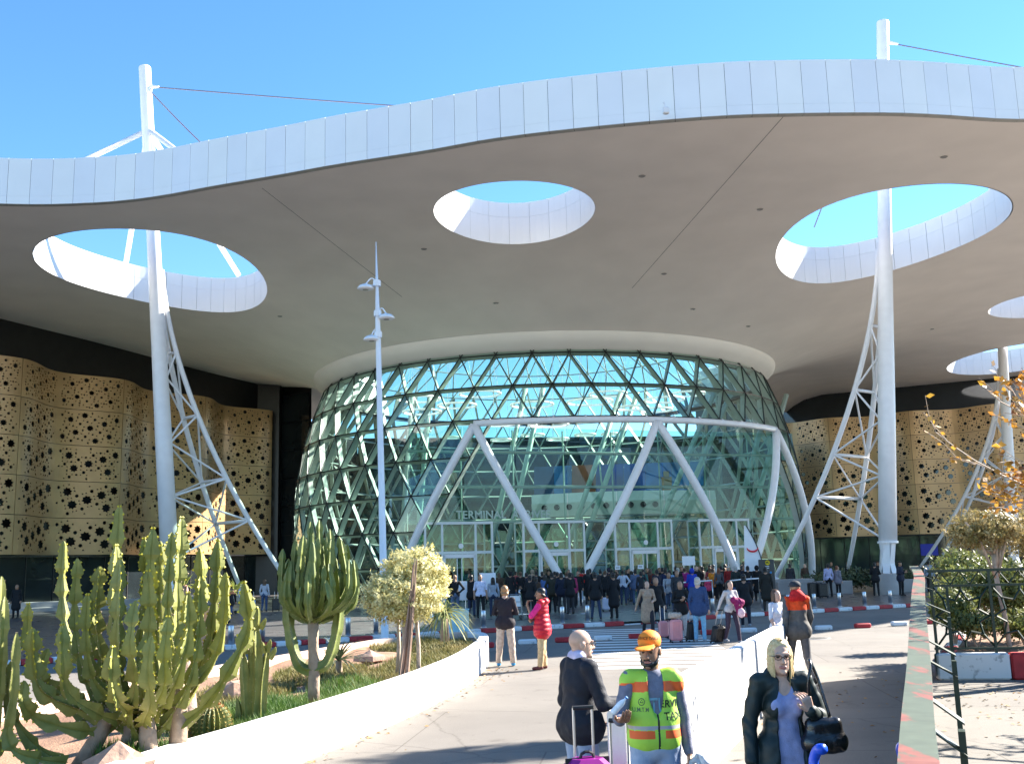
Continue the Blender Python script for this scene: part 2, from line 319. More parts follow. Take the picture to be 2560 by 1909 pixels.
vv, tt = poly_holes(outer2, hl2, pts_for(outer2, hl2, 2.2, 18.2)); mk('roof_top', [(p.x, p.y, sof(p.x, p.y) + ZT - ZS - .05) for p in vv], tt, M_FASC, roof, True)
n = 96
prof = [(18.05, 16.7), (17.98, 16.4), (17.65, 16.05), (17.25, 15.75), (16.95, 15.52), (16.75, 15.5)]; mb = MB()
for r, z in prof:
    for j in range(n + 1): a = FA - 2 * FA * j / n; p = dpt(r, a); mb.v.append(Vector((p[0], p[1], z)))
for i in range(len(prof) - 1):
    for j in range(n): a = i * (n + 1) + j; mb.f.append((a, a + n + 1, a + n + 2, a + 1)); mb.m.append(0)
mb.go('dome_collar', mat('collar_plaster', (.85, .8, .74), .7, var=.03, scale=.5), roof, True)
# rim above the collar up to the roof top
mb = MB()
for j in range(n + 1): a = FA - 2 * FA * j / n; p = dpt(18.2, a); q = dpt(17.3, a); mb.v += [Vector((q[0], q[1], 15.9)), Vector((p[0], p[1], sof(*p) + ZT - ZS - .05))]
for j in range(n): mb.f.append((2 * j, 2 * j + 1, 2 * j + 3, 2 * j + 2)); mb.m.append(0)
mb.go('dome_upstand', M_FASC, roof)
# fascia panels, lips, gap
mb = MB()
for i in range(len(EL)): p = EL[i] + inward(i) * .1; mb.v += [Vector((p.x, p.y, ZS + .03)), Vector((p.x, p.y, ZT - .06))]
for i in range(len(EL) - 1): mb.f.append((2 * i, 2 * i + 2, 2 * i + 3, 2 * i + 1)); mb.m.append(0)
mb.go('fascia_backing', M_GAP, roof)
mb = MB()
for i in range(len(EL)): p = EL[i] + inward(i) * .36; q = EL[i] + inward(i) * .3; mb.v += [Vector((p.x, p.y, ZS + .005)), Vector((p.x, p.y, ZS + .1)), Vector((q.x, q.y, ZS + .1))]
for i in range(len(EL) - 1):
    a = 3 * i; mb.f += [(a, a + 3, a + 4, a + 1), (a + 1, a + 4, a + 5, a + 2)]; mb.m += [0, 0]
mb.go('edge_gap', M_GAP, roof)
for i in range(len(EL) - 1):
    a, b = EL[i], EL[i + 1]; c = (a + b) / 2
    if c.x < -48 or c.x > 46: far = True
    else: far = False
    ia, ib = inward(i), inward(i + 1); d = (b - a).normalized(); g = .009
    a2, b2 = a + d * g, b - d * g; jit = random.uniform(-.004, .006)
    rows = [(ZS + .0, ZS + .40), (ZS + .404, ZT)] if not far else [(ZS, ZT)]
    for z0, z1 in rows:
        o = -ia * jit; t = .04
        v = [a2 + o, b2 + o, b2 + ib * t, a2 + ia * t]
        mb = MB(); mb.add([Vector((p.x, p.y, z)) for z in (z0, z1) for p in v], [(0, 1, 5, 4), (1, 2, 6, 5), (2, 3, 7, 6), (3, 0, 4, 7), (4, 5, 6, 7), (3, 2, 1, 0)])
        mb.go('fascia_panel', FV[(i * 7) % 5], roof)
    v = [a2, b2, b2 + ib * .32, a2 + ia * .32]
    mb = MB(); mb.add([Vector((p.x, p.y, z)) for z in (ZS - .02, ZS - .005) for p in v], [(0, 1, 5, 4), (1, 2, 6, 5), (2, 3, 7, 6), (3, 0, 4, 7), (4, 5, 6, 7), (3, 2, 1, 0)])
    mb.go('fascia_lip', M_LIP, roof)
# liners of the round openings
M_LIN = mat('liner_white', (.75, .755, .77), .35, var=.02, scale=.7)
for k, (hx, hy, ha, hb, _) in HOLES.items():
    mb = MB(); e = ellipse(hx, hy, ha + .06, hb + .06, 64)
    for p in e: zz = sof(*p); mb.v += [Vector((p[0], p[1], zz + .01)), Vector((p[0], p[1], zz + ZT - ZS - .05))]
    for j in range(64): q = (j + 1) % 64; mb.f.append((2 * j, 2 * j + 1, 2 * q + 1, 2 * q)); mb.m.append(0)
    back = mb.go('liner_backing', M_GAP, roof)
    per = 2 * pi * sqrt((ha * ha + hb * hb) / 2); npan = int(per / 1.05)
    for j in range(npan):
        t0, t1 = 2 * pi * j / npan + .0016, 2 * pi * (j + 1) / npan - .0016
        for z0, z1 in ((ZS, ZS + 1.52), (ZS + 1.53, ZT)):
            mb = MB(); P = []
            for s in range(4):
                t = t0 + (t1 - t0) * s / 3
                for off in (0, .05): P.append((hx + (ha + off) * cos(t), hy + (hb + off) * sin(t)))
            vv = [Vector((p[0], p[1], z + sof(*p) - ZS)) for z in (z0, z1) for p in P]; f = []
            for s in range(3): a = 2 * s; f += [(a, a + 8, a + 10, a + 2), (a, a + 2, a + 3, a + 1), (a + 8, a + 9, a + 11, a + 10)]
            f += [(0, 1, 9, 8), (6, 14, 15, 7)]; mb.add(vv, f); mb.go('liner_panel', M_LIN, back)
# joints and downlights of the soffit
def on_sof(u, v):
    z = ZS
    for _ in range(12): p = G(u, v, z); z = z * .5 + sof(p.x, p.y) * .5
    return Vector((p.x, p.y, sof(p.x, p.y)))
for (a, b) in (((655, 470), (1005, 742)), ((1958, 292), (1580, 720))):
    mb = MB(); P = [on_sof(a[0] + (b[0] - a[0]) * k / 24, a[1] + (b[1] - a[1]) * k / 24) for k in range(25)]
    P = [Vector((p.x, p.y, sof(p.x, p.y) - .006)) for p in P]; d = (P[-1] - P[0]).normalized(); nn = Vector((-d.y, d.x, 0)) * .012
    for p in P: mb.v += [p + nn, p - nn]
    for k in range(24): mb.f.append((2 * k, 2 * k + 2, 2 * k + 3, 2 * k + 1)); mb.m.append(0)
    mb.go('soffit_joint', M_GAP, roof)
for u, v in ((1605, 440), (1900, 523), (1060, 622), (1240, 757), (1660, 684), (2360, 392), (1732, 772), (1870, 815), (2330, 822), (700, 790)):
    p = on_sof(u, v); mb = MB(); mb.lathe([(.17, -.012), (.13, -.04), (.10, -.03), (.0, -.02)], 16, p, 0); mb.go('downlight', M_CONC, roof, True)
# spotlight on the fascia edge
sp = G(1663, 290, ZS); fl = thing('floodlight', 'small white floodlight clipped to the canopy edge', 'floodlight', (sp.x, sp.y - .15, ZS), world=True)
mb = MB(); mb.bbox((sp.x, sp.y - .25, ZS + .12), (.26, .22, .3), .04); mb.go('lamp_housing', M_WHITE_STEEL, fl)
mb = MB(); mb.tube([(sp.x, sp.y - .2, ZS + .25), (sp.x - .05, sp.y - .22, ZS + .5), (sp.x - .03, sp.y - .02, ZS + .55)], .03, 6); mb.go('bracket', M_WHITE_STEEL, fl)
# ================================================================ glass dome
def dr(z): return 19.5 * sqrt(max(0, 1 - ((z - 5) / 22.8) ** 2))
ROWZ = [.15, 2.2, 4.4, 6.6, 8.8, 11.15, 13.3, 15.45]
LEV = [(dr(z), z) for z in ROWZ] + [(15.45, 17.6), (13.5, 19.5), (10.9, 21.1), (7.6, 22.3), (4.0, 22.9)]
NS = 46; DA = 2 * pi / NS
G_DOME = glass('dome_glass', (.73, .87, .82), 1.5, fac_min=.03)
G_WALL = glass('curtain_glass', (.52, .74, .66), 1.45, fac_min=.01)
M_GASK = mat('black_gasket', (.012, .014, .014), .4)
M_TUBE = mat('pale_green_steel', (.36, .46, .42), .4, var=.05, scale=2)
M_BEAM = mat('dome_beam_paint', (.42, .48, .44), .45, var=.05, scale=2)
dome = thing('glass_dome', 'bulging glass dome of triangular panes with dark joints under the canopy', 'glass dome', (DC.x, DC.y, 0), world=False)
def node(l, s, off=0.0):
    r, z = LEV[l]; a = (s + (.5 if l % 2 else 0)) * DA; rr = r + off
    return Vector((rr * sin(a), -rr * cos(a), z + off * .35))
def in_portal(p):
    a = math.degrees(atan2(p.x, -p.y)); z = p.z
    if z > 11.1: return False
    return -32 + 17.3 * z / 10.9 < a < 72 - 18 * z / 10.9
tris = []
for l in range(len(LEV) - 1):
    o = 1 if l % 2 else 0
    for s in range(NS):
        # even level l: nodes at s; level l+1 at s+.5
        if l % 2 == 0: T = [((l, s), (l, s + 1), (l + 1, s)), ((l + 1, s), (l, s + 1), (l + 1, s + 1))]
        else: T = [((l, s), (l, s + 1), (l + 1, s + 1)), ((l + 1, s), (l, s), (l + 1, s + 1))]
        for t in T:
            P = [node(*q) for q in t]; c = (P[0] + P[1] + P[2]) / 3
            if in_portal(c): continue
            tris.append((t, P, c))
camv = Vector((-DC.x, -DC.y, CAM_H))
def front(c): return (camv - c).normalized().dot(Vector((c.x, c.y, (c.z - 5) * .7)).normalized())
tris.sort(key=lambda q: -front(q[2]) + (5 if q[2].z > 15.4 else 0))
def pane(P, g=.045, t=.03):
    c = (P[0] + P[1] + P[2]) / 3; n = (P[1] - P[0]).cross(P[2] - P[0]).normalized()
    if n.dot(c) < 0: n = -n
    Q = [p + (c - p).normalized() * g * 2 for p in P]
    return Q + [q - n * t for q in Q], [(0, 1, 2), (5, 4, 3), (0, 3, 4, 1), (1, 4, 5, 2), (2, 5, 3, 0)]
rest = MB()
for i, (t, P, c) in enumerate(tris):
    # single sheet panes: one face each keeps the glass thin
    Q = [p + (c - p).normalized() * .06 for p in P]
    nrm = (Q[1] - Q[0]).cross(Q[2] - Q[0])
    f = (0, 1, 2) if nrm.dot(Vector((c.x, c.y, c.z - 3))) > 0 else (0, 2, 1)
    if i < 298: mk('pane', Q, [f], G_DOME, dome)
    else: rest.add(Q, [f])
tag(rest.go('rear_panes', G_DOME, dome), kind='stuff')
edges = set()
for t, P, c in tris:
    for a, b in ((0, 1), (1, 2), (2, 0)): edges.add(tuple(sorted(((t[a][0], t[a][1] % NS), (t[b][0], t[b][1] % NS)))))
ga, be = MB(), MB()
for a, b in sorted(edges):
    p, q = node(*a), node(*b)
    if (p - q).length > 4.5: continue
    if min(a[0], b[0]) >= 8 or max(a[0], b[0]) >= 9: be.tube([p, q], .06, 5, cap=False); continue
    po, qo = node(*a, off=.02), node(*b, off=.02); ga.tube([po, qo], .034, 4, cap=False)
    p1, q1, p2, q2 = node(*a, off=-.03), node(*b, off=-.03), node(*a, off=-.36), node(*b, off=-.36)
    sd = (q1 - p1).cross(p1 - p2).normalized() * .034
    be.add([p1 - sd, q1 - sd, q2 - sd, p2 - sd, p1 + sd, q1 + sd, q2 + sd, p2 + sd], [(0, 1, 2, 3), (7, 6, 5, 4), (3, 2, 6, 7)])
tag(ga.go('glazing_joints', M_GASK, dome), kind='stuff'); tag(be.go('lattice_beams', M_BEAM, dome), kind='stuff')
mb = MB(); mb.lathe([(16.9, 15.4), (16.6, 15.35), (16.6, 15.6), (16.9, 15.62)], 96); mb.go('ring_beam', M_GASK, dome, True)
# ---- portal of white tubes
portal = thing('entrance_portal', 'white tubular zigzag portal framing the arrivals entrance of the dome', 'portal', (DC.x, DC.y, 0), world=False)
def ppt(ang, z, off=.45): r = dr(z) + off; a = radians(ang); return Vector((r * sin(a), -r * cos(a), z))
def surf_tube(a0, z0, a1, z1, r, name, n=14, rr=None):
    pts = [ppt(a0 + (a1 - a0) * k / n, z0 + (z1 - z0) * k / n) for k in range(n + 1)]
    mb = MB(); mb.tube(pts, r, 14); return mb.go(name, M_WHITE_STEEL, portal, True)
AP = [-14.7, 19.3, 52.5]; FT = [-32, 2.2, 36.5, 71]
for i, a in enumerate(AP):
    surf_tube(a, 10.75, FT[i], .13, .25, 'leg'); surf_tube(a, 10.75, FT[i + 1], .13, .25, 'leg')
surf_tube(AP[0], 10.85, AP[2], 10.85, .2, 'top_tube', 40)
for a in range(-12, 52, 6):
    mb = MB(); mb.tube([ppt(a, 10.85), ppt(a, 11.2, -.05)], .06, 6); mb.go('bracket', M_WHITE_STEEL, portal)
for a in FT:
    mb = MB(); p = ppt(a, .13); mb.lathe([(.75, .13), (.75, .3), (.5, .42), (.0, .42)], 16, (p.x, p.y, 0)); mb.go('foot_plate', M_WHITE_STEEL, portal)
# ---- curtain wall across the portal
CW = 12.6; ca = radians(20); NV = Vector((sin(ca), -cos(ca), 0)); SV = Vector((cos(ca), sin(ca), 0)); WC = DC + NV * CW
hall = thing('curtain_wall', 'flat green glass curtain wall with steel tubes behind the white portal', 'glass wall', (WC.x, WC.y, 0), radians(20))
HW = 14.3
for i in range(8):
    for z0, z1 in ((.15, 2.75), (2.8, 4.95), (5.02, 7.2), (7.28, 9.45), (9.53, 11.1)):
        x0 = -HW + 2 * HW * i / 8; x1 = x0 + 2 * HW / 8
        if z0 < 4.9 and i in (1, 3, 5, 6): continue
        mk('pane', [(x0 + .03, 0, z0), (x1 - .03, 0, z0), (x1 - .03, 0, z1), (x0 + .03, 0, z1)], [(0, 1, 2, 3)], G_WALL, hall)
for z in (5.0, 7.25, 9.5):
    mb = MB(); mb.tube([(-HW, .25, z), (HW, .25, z)], .11, 10); mb.go('transom_tube', M_TUBE, hall, True)
    for i in range(17):
        mb = MB(); x = -HW + 2 * HW * i / 16; mb.tube([(x, .25, z), (x, .02, z)], .035, 6); mb.go('spider_bracket', M_TUBE, hall)
for i in range(9):
    x = -HW + 2 * HW * i / 8; mb = MB(); mb.tube([(x, .5, .15), (x, .5, 11)], .05, 6); mb.go('mullion', M_TUBE, hall)
# letters
def wall_s(u, v, back=0.0):
    r = Vector(_ray(u, v)); o = WC + NV * back; t = (o - Vector(_C)).dot(NV) / r.dot(NV); p = Vector(_C) + r * t; return (p - o).dot(SV), p.z
s0, z0 = wall_s(1137, 1288); s1, _ = wall_s(1372, 1284)
me = text_mesh('terminal_letters', 'TERMINAL  ARRIVEE', .72, .03); w = max(q.co.x for q in me.vertices) * 2
for q in me.vertices: q.co.x *= (s1 - s0) / w
me.materials.append(mat('pale_letter_paint', (.42, .52, .48), .5)); o = bpy.data.objects.new('lettering', me); o.rotation_euler = (pi / 2, 0, 0); o.location = ((s0 + s1) / 2, -.25, z0); link(o, hall)
# ---- entrance vestibules
M_FRAME = mat('white_door_frame', (.66, .70, .70), .35, var=.04)
vest = [((1063, 1231), 'leftmost glass entrance vestibule beside the clipped tree'), ((1310, 1462), 'glass entrance vestibule behind the foot of the central white V'), ((1540, 1682), 'glass entrance vestibule with open door right of the central white V'), ((1752, 1876), 'rightmost glass entrance vestibule by the tall white flag')]
for (u0, u1), lab in vest:
    sa, _ = wall_s(u0, 1400, 1.6); sb, _ = wall_s(u1, 1400, 1.6); w = sb - sa; c = WC + NV * 1.6 + SV * (sa + sb) / 2
    vt = thing('entrance_vestibule', lab, 'vestibule', (c.x, c.y, .13), radians(20), 'glass entrance vestibules')
    H = 4.75; mb = MB()
    xs = [-w / 2, -w / 4, w / 4, w / 2]
    for x in xs: m1 = MB(); m1.box((x, 0, H / 2), (.13, .13, H)); m1.go('post', M_FRAME, vt)
    for x in (-w / 2, w / 2): m1 = MB(); m1.box((x, 1.5, H / 2), (.1, .1, H)); m1.go('post', M_FRAME, vt)
    for z in (2.95, H): m1 = MB(); m1.box((0, -.01, z), (w + .13, .13, .16)); m1.go('rail', M_FRAME, vt)
    for x in (-w / 2, w / 2):
        for z in (2.95, H): m1 = MB(); m1.box((x, .8, z), (.09, 1.5, .1)); m1.go('side_rail', M_FRAME, vt)
        mk('side_pane', [(x, .06, .1), (x, 1.5, .1), (x, 1.5, H), (x, .06, H)], [(0, 1, 2, 3)], G_WALL, vt)
    for i in range(3):
        a, b = xs[i] + .07, xs[i + 1] - .07
        mk('pane', [(a, 0, 3.05), (b, 0, 3.05), (b, 0, H - .1), (a, 0, H - .1)], [(0, 1, 2, 3)], G_WALL, vt)
        if i != 1: mk('pane', [(a, 0, .08), (b, 0, .08), (b, 0, 2.85), (a, 0, 2.85)], [(0, 1, 2, 3)], G_WALL, vt)
    dw = w / 2
    m1 = MB(); m1.box((-dw / 2 + .12, -.09, 1.4), (.09, .06, 2.8)); m1.box((dw / 2 - .12, -.09, 1.4), (.09, .06, 2.8)); m1.box((0, -.09, 2.74), (dw - .15, .06, .22)); m1.go('door_frame', M_WHITE_STEEL, vt)
    for sx in (-1, 1):
        x = sx * dw * .27; hw = dw * .2
        d = mk('door', [(x - hw, -.05, .06), (x + hw, -.05, .06), (x + hw, -.05, 2.6), (x - hw, -.05, 2.6)], [(0, 1, 2, 3)], G_WALL, vt)
        m1 = MB(); m1.box((x - sx * hw, -.05, 1.33), (.05, .05, 2.55)); m1.go('door_stile', M_WHITE_STEEL, d)
    m1 = MB(); m1.lathe([(.16, 0), (.16, .03), (.1, .03), (.0, .03)], 20); o = m1.go('round_sign', [M_WHITE_STEEL], vt); o.rotation_euler = (pi / 2, 0, 0); o.location = (.1, -.07, 3.35)
    mk('glass_roof', [(-w / 2, 0, H + .09), (w / 2, 0, H + .09), (w / 2, 1.55, H + .09), (-w / 2, 1.55, H + .09)], [(0, 1, 2, 3)], G_WALL, vt)
# ---- things inside the hall
tag(mk('hall_floor', [dpt(19.2, 2 * pi * k / 60) + (.14,) for k in range(60)], [tuple(reversed(range(60)))], mat('hall_floor_stone', (.10, .10, .10), .25, var=.1)), kind='structure')
def leancol(u_b, v_b, u_t, v_t, y, lab):
    p, q = DP(u_b, v_b, y), DP(u_t, v_t, y + 1.5); d = (q - p).normalized(); p = p + d * ((.14 - p.z) / d.z); q = p + d * ((15.2 - p.z) / d.z)
    t = thing('leaning_column', lab, 'column', p, 0, 'leaning steel columns inside the dome', world=True)
    for s in (-.55, .55):
        mb = MB(); mb.tube([p + Vector((s, 0, 0)), q + Vector((s * 1.2, 0, 0))], .2, 10); mb.go('shaft', M_TUBE, t, True)
    for k in range(6):
        a = p.lerp(q, k / 6); b = p.lerp(q, (k + 1) / 6); sg = 1 if k % 2 else -1
        mb = MB(); mb.tube([a + Vector((.55 * sg, 0, 0)), b + Vector((-.6 * sg, 0, 0))], .07, 6); mb.go('lacing_bar', M_TUBE, t)
leancol(1020, 1400, 1040, 1150, 76, 'pale green leaning steel column inside the dome behind the left entrance')
leancol(1240, 1400, 1318, 1050, 75, 'pale green leaning steel column inside the dome below the lettering')
leancol(1450, 1330, 1545, 1060, 78, 'pale green leaning steel column inside the dome behind the central white V')
leancol(1660, 1330, 1765, 1080, 78, 'pale green leaning steel column inside the dome right of the blue mural')
leancol(1850, 1330, 1900, 1150, 80, 'pale green leaning steel column inside the dome near its right edge')
# balcony
ba = thing('balcony', 'long white balcony front with round portholes inside the dome', 'balcony', (8, 88, 0), world=True); mb = MB(); N = 30
pts = [(DP(1330 + 460 * k / N, 1270 - 30 * sin(pi * k / N) + 4 * k / N, 88 - 2.2 * sin(pi * k / N))) for k in range(N + 1)]
for p in pts: mb.v += [Vector((p.x, p.y, 6.1)), Vector((p.x, p.y - .35, 7.2)), Vector((p.x, p.y, 8.0)), Vector((p.x, p.y + 1.2, 8.0)), Vector((p.x, p.y + 1.2, 6.1))]
for k in range(N):
    for j in range(5): a = k * 5; b = a + 5; q = (j + 1) % 5; mb.f.append((a + j, b + j, b + q, a + q)); mb.m.append(0)
mb.go('parapet', mat('balcony_white', (.72, .72, .70), .5, var=.05), ba)
for k in range(2, 22, 2):
    p = pts[k]; mb = MB(); mb.lathe([(.0, 0), (.17, 0), (.24, .05), (.24, -.1)], 14); o = mb.go('porthole', M_BLACK, ba); o.rotation_euler = (pi / 2 + .25, 0, 0); o.location = Vector((p.x, p.y - .3, 6.85)) ; 
# mural
mu = thing('mural_screen', 'long printed mural in blue and rust hanging above the white balcony', 'mural', (8, 92, 8), world=True)
cols = [(.01, .05, .16), (.015, .16, .42), (.36, .09, .03), (.012, .06, .3), (.015, .1, .42), (.02, .16, .5), (.03, .2, .5)]
us = [1335, 1385, 1430, 1490, 1560, 1615, 1680, 1760]
for i in range(7):
    a, b, c, d = DP(us[i], 1262 - i * 2, 92), DP(us[i + 1] - 1, 1261 - i * 2, 92), DP(us[i + 1] - 1, 1165 - i * 2, 92), DP(us[i], 1167 - i * 2, 92)
    mb = MB(); mb.add([a, b, c, d] + [p + Vector((0, .1, 0)) for p in (a, b, c, d)], [(0, 1, 2, 3), (0, 4, 5, 1), (1, 5, 6, 2), (2, 6, 7, 3), (3, 7, 4, 0)]); mb.go('mural_panel', mat('mural_%d' % i, cols[i], .5, scale=.5, var=.5), mu)
mb = MB(); p = DP(1668, 1240, 91.9); mb.box(p + Vector((0, -.05, .6)), (.9, .08, 2.2)); mb.box(p + Vector((0, -.05, 1.9)), (.5, .08, .6)); mb.go('printed_tower', mat('mural_tower', (.3, .18, .06), .6), mu)
# ring lights
M_RING = emit('ring_lamp', (.85, .9, .87), .12)
M_RINGS = M_RING
rl = [(1047, 998, 78, 1.5), (1055, 1030, 76, 1.3), (1143, 1014, 80, 1.4), (1200, 985, 84, 1.6), (1250, 1060, 78, 1.0), (1253, 1100, 82, .7), (1332, 1088, 78, .75), (1395, 1098, 80, .75), (1128, 1094, 82, .6), (1052, 1078, 84, .7), (1372, 1062, 74, 1.3), (1330, 1012, 82, 1.6), (1475, 1005, 80, 1.7), (1520, 985, 86, 1.5), (1660, 1000, 78, 1.4), (1640, 1025, 82, 1.2), (1463, 1087, 80, .7), (1525, 1085, 84, .6), (1720, 985, 84, 1.3), (1580, 1020, 76, 1.1)]
for i, (u, v, y, r) in enumerate(rl):
    p = DP(u, v, y); t = thing('ring_lamp', 'hanging white ring lamp inside the dome', 'ring lamp', p, 0, 'ring lamps hung inside the dome')
    mb = MB(); mb.lathe([(r, -.05), (r + .16, -.05), (r + .16, .09), (r, .09), (r, -.05)], 28); mb.go('ring', M_RING, t, True)
    for a in (0, 2.1, 4.2): mb = MB(); mb.tube([(r * cos(a), r * sin(a), .1), (r * cos(a) * .3, r * sin(a) * .3, 22 - p.z if p.z < 20 else 1)], .012, 4); mb.go('suspension_wire', M_STEEL, t)

# ================================================================ facades
M_GOLD = mat('perforated_bronze_sheet', (.54, .345, .165), .4, metal=.3, var=.12, scale=.5, spec=.5)
M_GLASSD = mat('dark_glass', (.018, .024, .028), .06, var=.3, scale=.3, spec=.6)
def star(cx, cy, R, rot=0.2):
    return [(cx + (R if k % 2 == 0 else R * .68) * cos(rot + pi * k / 8), cy + (R if k % 2 == 0 else R * .68) * sin(rot + pi * k / 8)) for k in range(16)]
def ngon(cx, cy, R, n=6, rot=0, sx=1.0, ax=0.0):
    return [(cx + R * (sx * cos(t) * cos(ax) - sin(t) * sin(ax)), cy + R * (sx * cos(t) * sin(ax) + sin(t) * cos(ax))) for t in [rot + 2 * pi * k / n for k in range(n)]]
def facade_panel(PW, PH, row, amp, seed):
    rn = random.Random(seed); holes = []; occ = []
    R = [.40, .37, .32, .25, .21][row]; d = [.115, .105, .095, .085, .08][row]; lx, ly = .95, .37
    def put(poly, cx, cy, r):
        for x, y, q in occ:
            if (x - cx) ** 2 + (y - cy) ** 2 < (r + q + .035) ** 2: return
        occ.append((cx, cy, r)); holes.append(poly)
    for half in (0, 1):
        hx0, hx1 = half * PW / 2, (half + 1) * PW / 2; cxm, cym = (hx0 + hx1) / 2, PH / 2
        ok = lambda x, y, mg: hx0 + .25 + mg < x < hx1 - .12 - mg and .12 + mg < y < PH - .12 - mg and abs(x - cxm) / (PW / 4) + .55 * abs(y - cym) / (PH / 2) < 1.28
        nodes = [(cxm + a * lx - b * ly, cym + a * ly + b * lx) for a in range(-4, 5) for b in range(-4, 5)]
        for x, y in nodes:
            if ok(x, y, R): put(star(x, y, R), x, y, R)
        for x, y in nodes:
            cx, cy = x + (lx - ly) / 2, y + (lx + ly) / 2
            if ok(cx, cy, d): put(ngon(cx, cy, d * 1.25, 8), cx, cy, d * 1.25)
        for x, y in nodes:
            for vx, vy in ((lx, ly), (-ly, lx)):
                for t in (.5,):
                    cx, cy = x + vx * t, y + vy * t
                    if ok(cx, cy, d): put(ngon(cx, cy, d * .8, 6, 0, 1.3, atan2(vy, vx) + pi / 2), cx, cy, d)
            for k in range(8):
                a = .2 + pi / 8 + pi * k / 4; rr = R + d * 1.05 + .06; cx, cy = x + rr * cos(a), y + rr * sin(a)
                if ok(cx, cy, d * .7): put(ngon(cx, cy, d * .62, 5, a, 1.4 if row > 2 else 1.0, a), cx, cy, d * .7)
    n = 22; extra = [(PW * i / n, PH * j / 4) for i in range(1, n) for j in (1, 2, 3)]
    g = .02; top = [(g + (PW - 2 * g) * i / 30, PH - g) for i in range(31)]; bot = [(g + (PW - 2 * g) * i / 30, g) for i in range(31)]
    vv, tt = poly_holes(bot + top[::-1], holes, extra)
    amp_f = lambda x: -amp * cos(2 * pi * x / PW)       # crest (towards viewer, -y) at the joints
    V = [(p.x, amp_f(p.x), p.y) for p in vv]; n0 = len(V); V += [(x, y + .06, z) for x, y, z in V]; F = [t for t in tt]; cnt = {}
    for t in tt:
        for a, b in ((t[0], t[1]), (t[1], t[2]), (t[2], t[0])): cnt[(a, b)] = 1
    for (a, b) in list(cnt):
        if (b, a) not in cnt: F.append((b, a, a + n0, b + n0))
    me = bpy.data.meshes.new('metal_panel'); me.from_pydata(V, [], F); me.materials.append(M_GOLD); me.update(); return me
def facade(name, label, A, B, cols, PW, zb, PH, first, amp):
    """A->B left to right along the wall as seen from the forecourt; panels hang in front of a dark glass wall"""
    d = (B - A); L = d.length; d.normalize(); rz = atan2(d.y, d.x); t = thing(name, label, 'facade', (A.x, A.y, 0), rz)
    meshes = [facade_panel(PW, PH, r, amp, r) for r in range(5)]
    for c in range(cols):
        for r in range(5):
            o = bpy.data.objects.new('metal_panel', meshes[r]); o.location = (first + c * PW, -.75, zb + r * PH); link(o, t)
    return t, rz, d
LA, LB = Vector((-35.91, 71.17, 0)), Vector((-24.52, 98.79, 0)); ld = (LB - LA).normalized()
fl_, frz, _ = facade('patterned_facade', 'bronze facade perforated with eight pointed stars left of the dome', LA, LB, 4, 9.78, 3.8, 2.713, .73 - 9.78, .85)
mb = MB(); mb.box((5.5, .35, 10.2), (52.0, .3, 20.2)); mb.go('backing_wall', M_DARK, fl_)
def shopfront(parent, x0, x1, z1, step, y=.12):
    k = int((x1 - x0) / step)
    for i in range(k):
        a = x0 + step * i; mk('window_pane', [(a + .05, y, .2), (a + step - .05, y, .2), (a + step - .05, y, z1), (a + .05, y, z1)], [(0, 1, 2, 3)], M_GLASSD, parent)
        m1 = MB(); m1.box((a, y, z1 / 2 + .1), (.08, .1, z1)); m1.go('window_post', M_BLACK, parent)
shopfront(fl_, -9, 31, 3.7, 2.5)
mb = MB(); mb.box((11, -.35, 3.74), (40.5, 1.5, .1)); mb.go('soffit_ledge', M_DARK, fl_)
# low counter strip at the foot of the glass
RA, RB = Vector((29.75, 118.9, 0)), Vector((50.33, 108.25, 0)); rd = (RB - RA).normalized()
fr_, rrz, _ = facade('patterned_facade', 'bronze facade perforated with eight pointed stars right of the dome', RA, RB, 4, 8.45, 4.3, 2.62, 6.6 - 8.45, .8)
mb = MB(); mb.box((14, .35, 10.2), (46, .3, 20.2)); mb.go('backing_wall', M_GLASSD, fr_)
shopfront(fr_, -6, 34, 4.2, 2.6)
mb = MB(); mb.box((14, -.35, 4.24), (36, 1.5, .1)); mb.go('soffit_ledge', M_DARK, fr_)
m1 = MB(); m1.box((15.7, -.05, 2.7), (1.7, .1, 1.2)); m1.go('blue_screen', emit('blue_screen', (.02, .03, .3), .06), fr_)
# glazed link walls beside and behind the dome
bl = thing('terminal_block', 'dark glazed terminal block between the patterned facades behind the dome', 'building', (0, 105, 0), world=True)
chain = [Vector((-24.3, 99.3, 0)), Vector((-23.3, 100.9, 0)), Vector((-19.4, 98.2, 0)), Vector((-15.5, 104, 0)), Vector((22, 110, 0)), Vector((29.9, 118.8, 0))]
for i in range(len(chain) - 1):
    a, b = chain[i], chain[i + 1]; d = b - a; k = max(1, int(d.length / 2.6)); top = 20.2 if i in (0, 1) else 15.2
    for c in range(k):
        p, q = a.lerp(b, c / k), a.lerp(b, (c + 1) / k); rows = int(top / 2.7)
        for r in range(rows if i else 0):
            z0, z1 = .2 + r * 2.7, .2 + (r + 1) * 2.7 - .08; e = (q - p).normalized() * .04
            mk('window_pane', [p + e + Vector((0, 0, z0)), q - e + Vector((0, 0, z0)), q - e + Vector((0, 0, z1)), p + e + Vector((0, 0, z1))], [(0, 1, 2, 3)], M_GLASSD, bl)
    nn = Vector((-d.y, d.x, 0)).normalized() * .25
    mb = MB(); mb.add([p + Vector((0, 0, z)) + nn for z in (0, top) for p in (a, b)] , [(0, 1, 3, 2)]); mb.go('backing_wall', M_DARK, bl)
mb = MB(); mb.box((-24.1, 100.25, 10.1), (3.2, 2.3, 20.15)); mb.go('corner_filler', M_DARK, bl)  # added dark box, blocks the bright strip at the wall joint
mb = MB(); mb.box((3, 128, 7.5), (40, 30, 15)); mb.go('rear_block', M_DARK, bl)

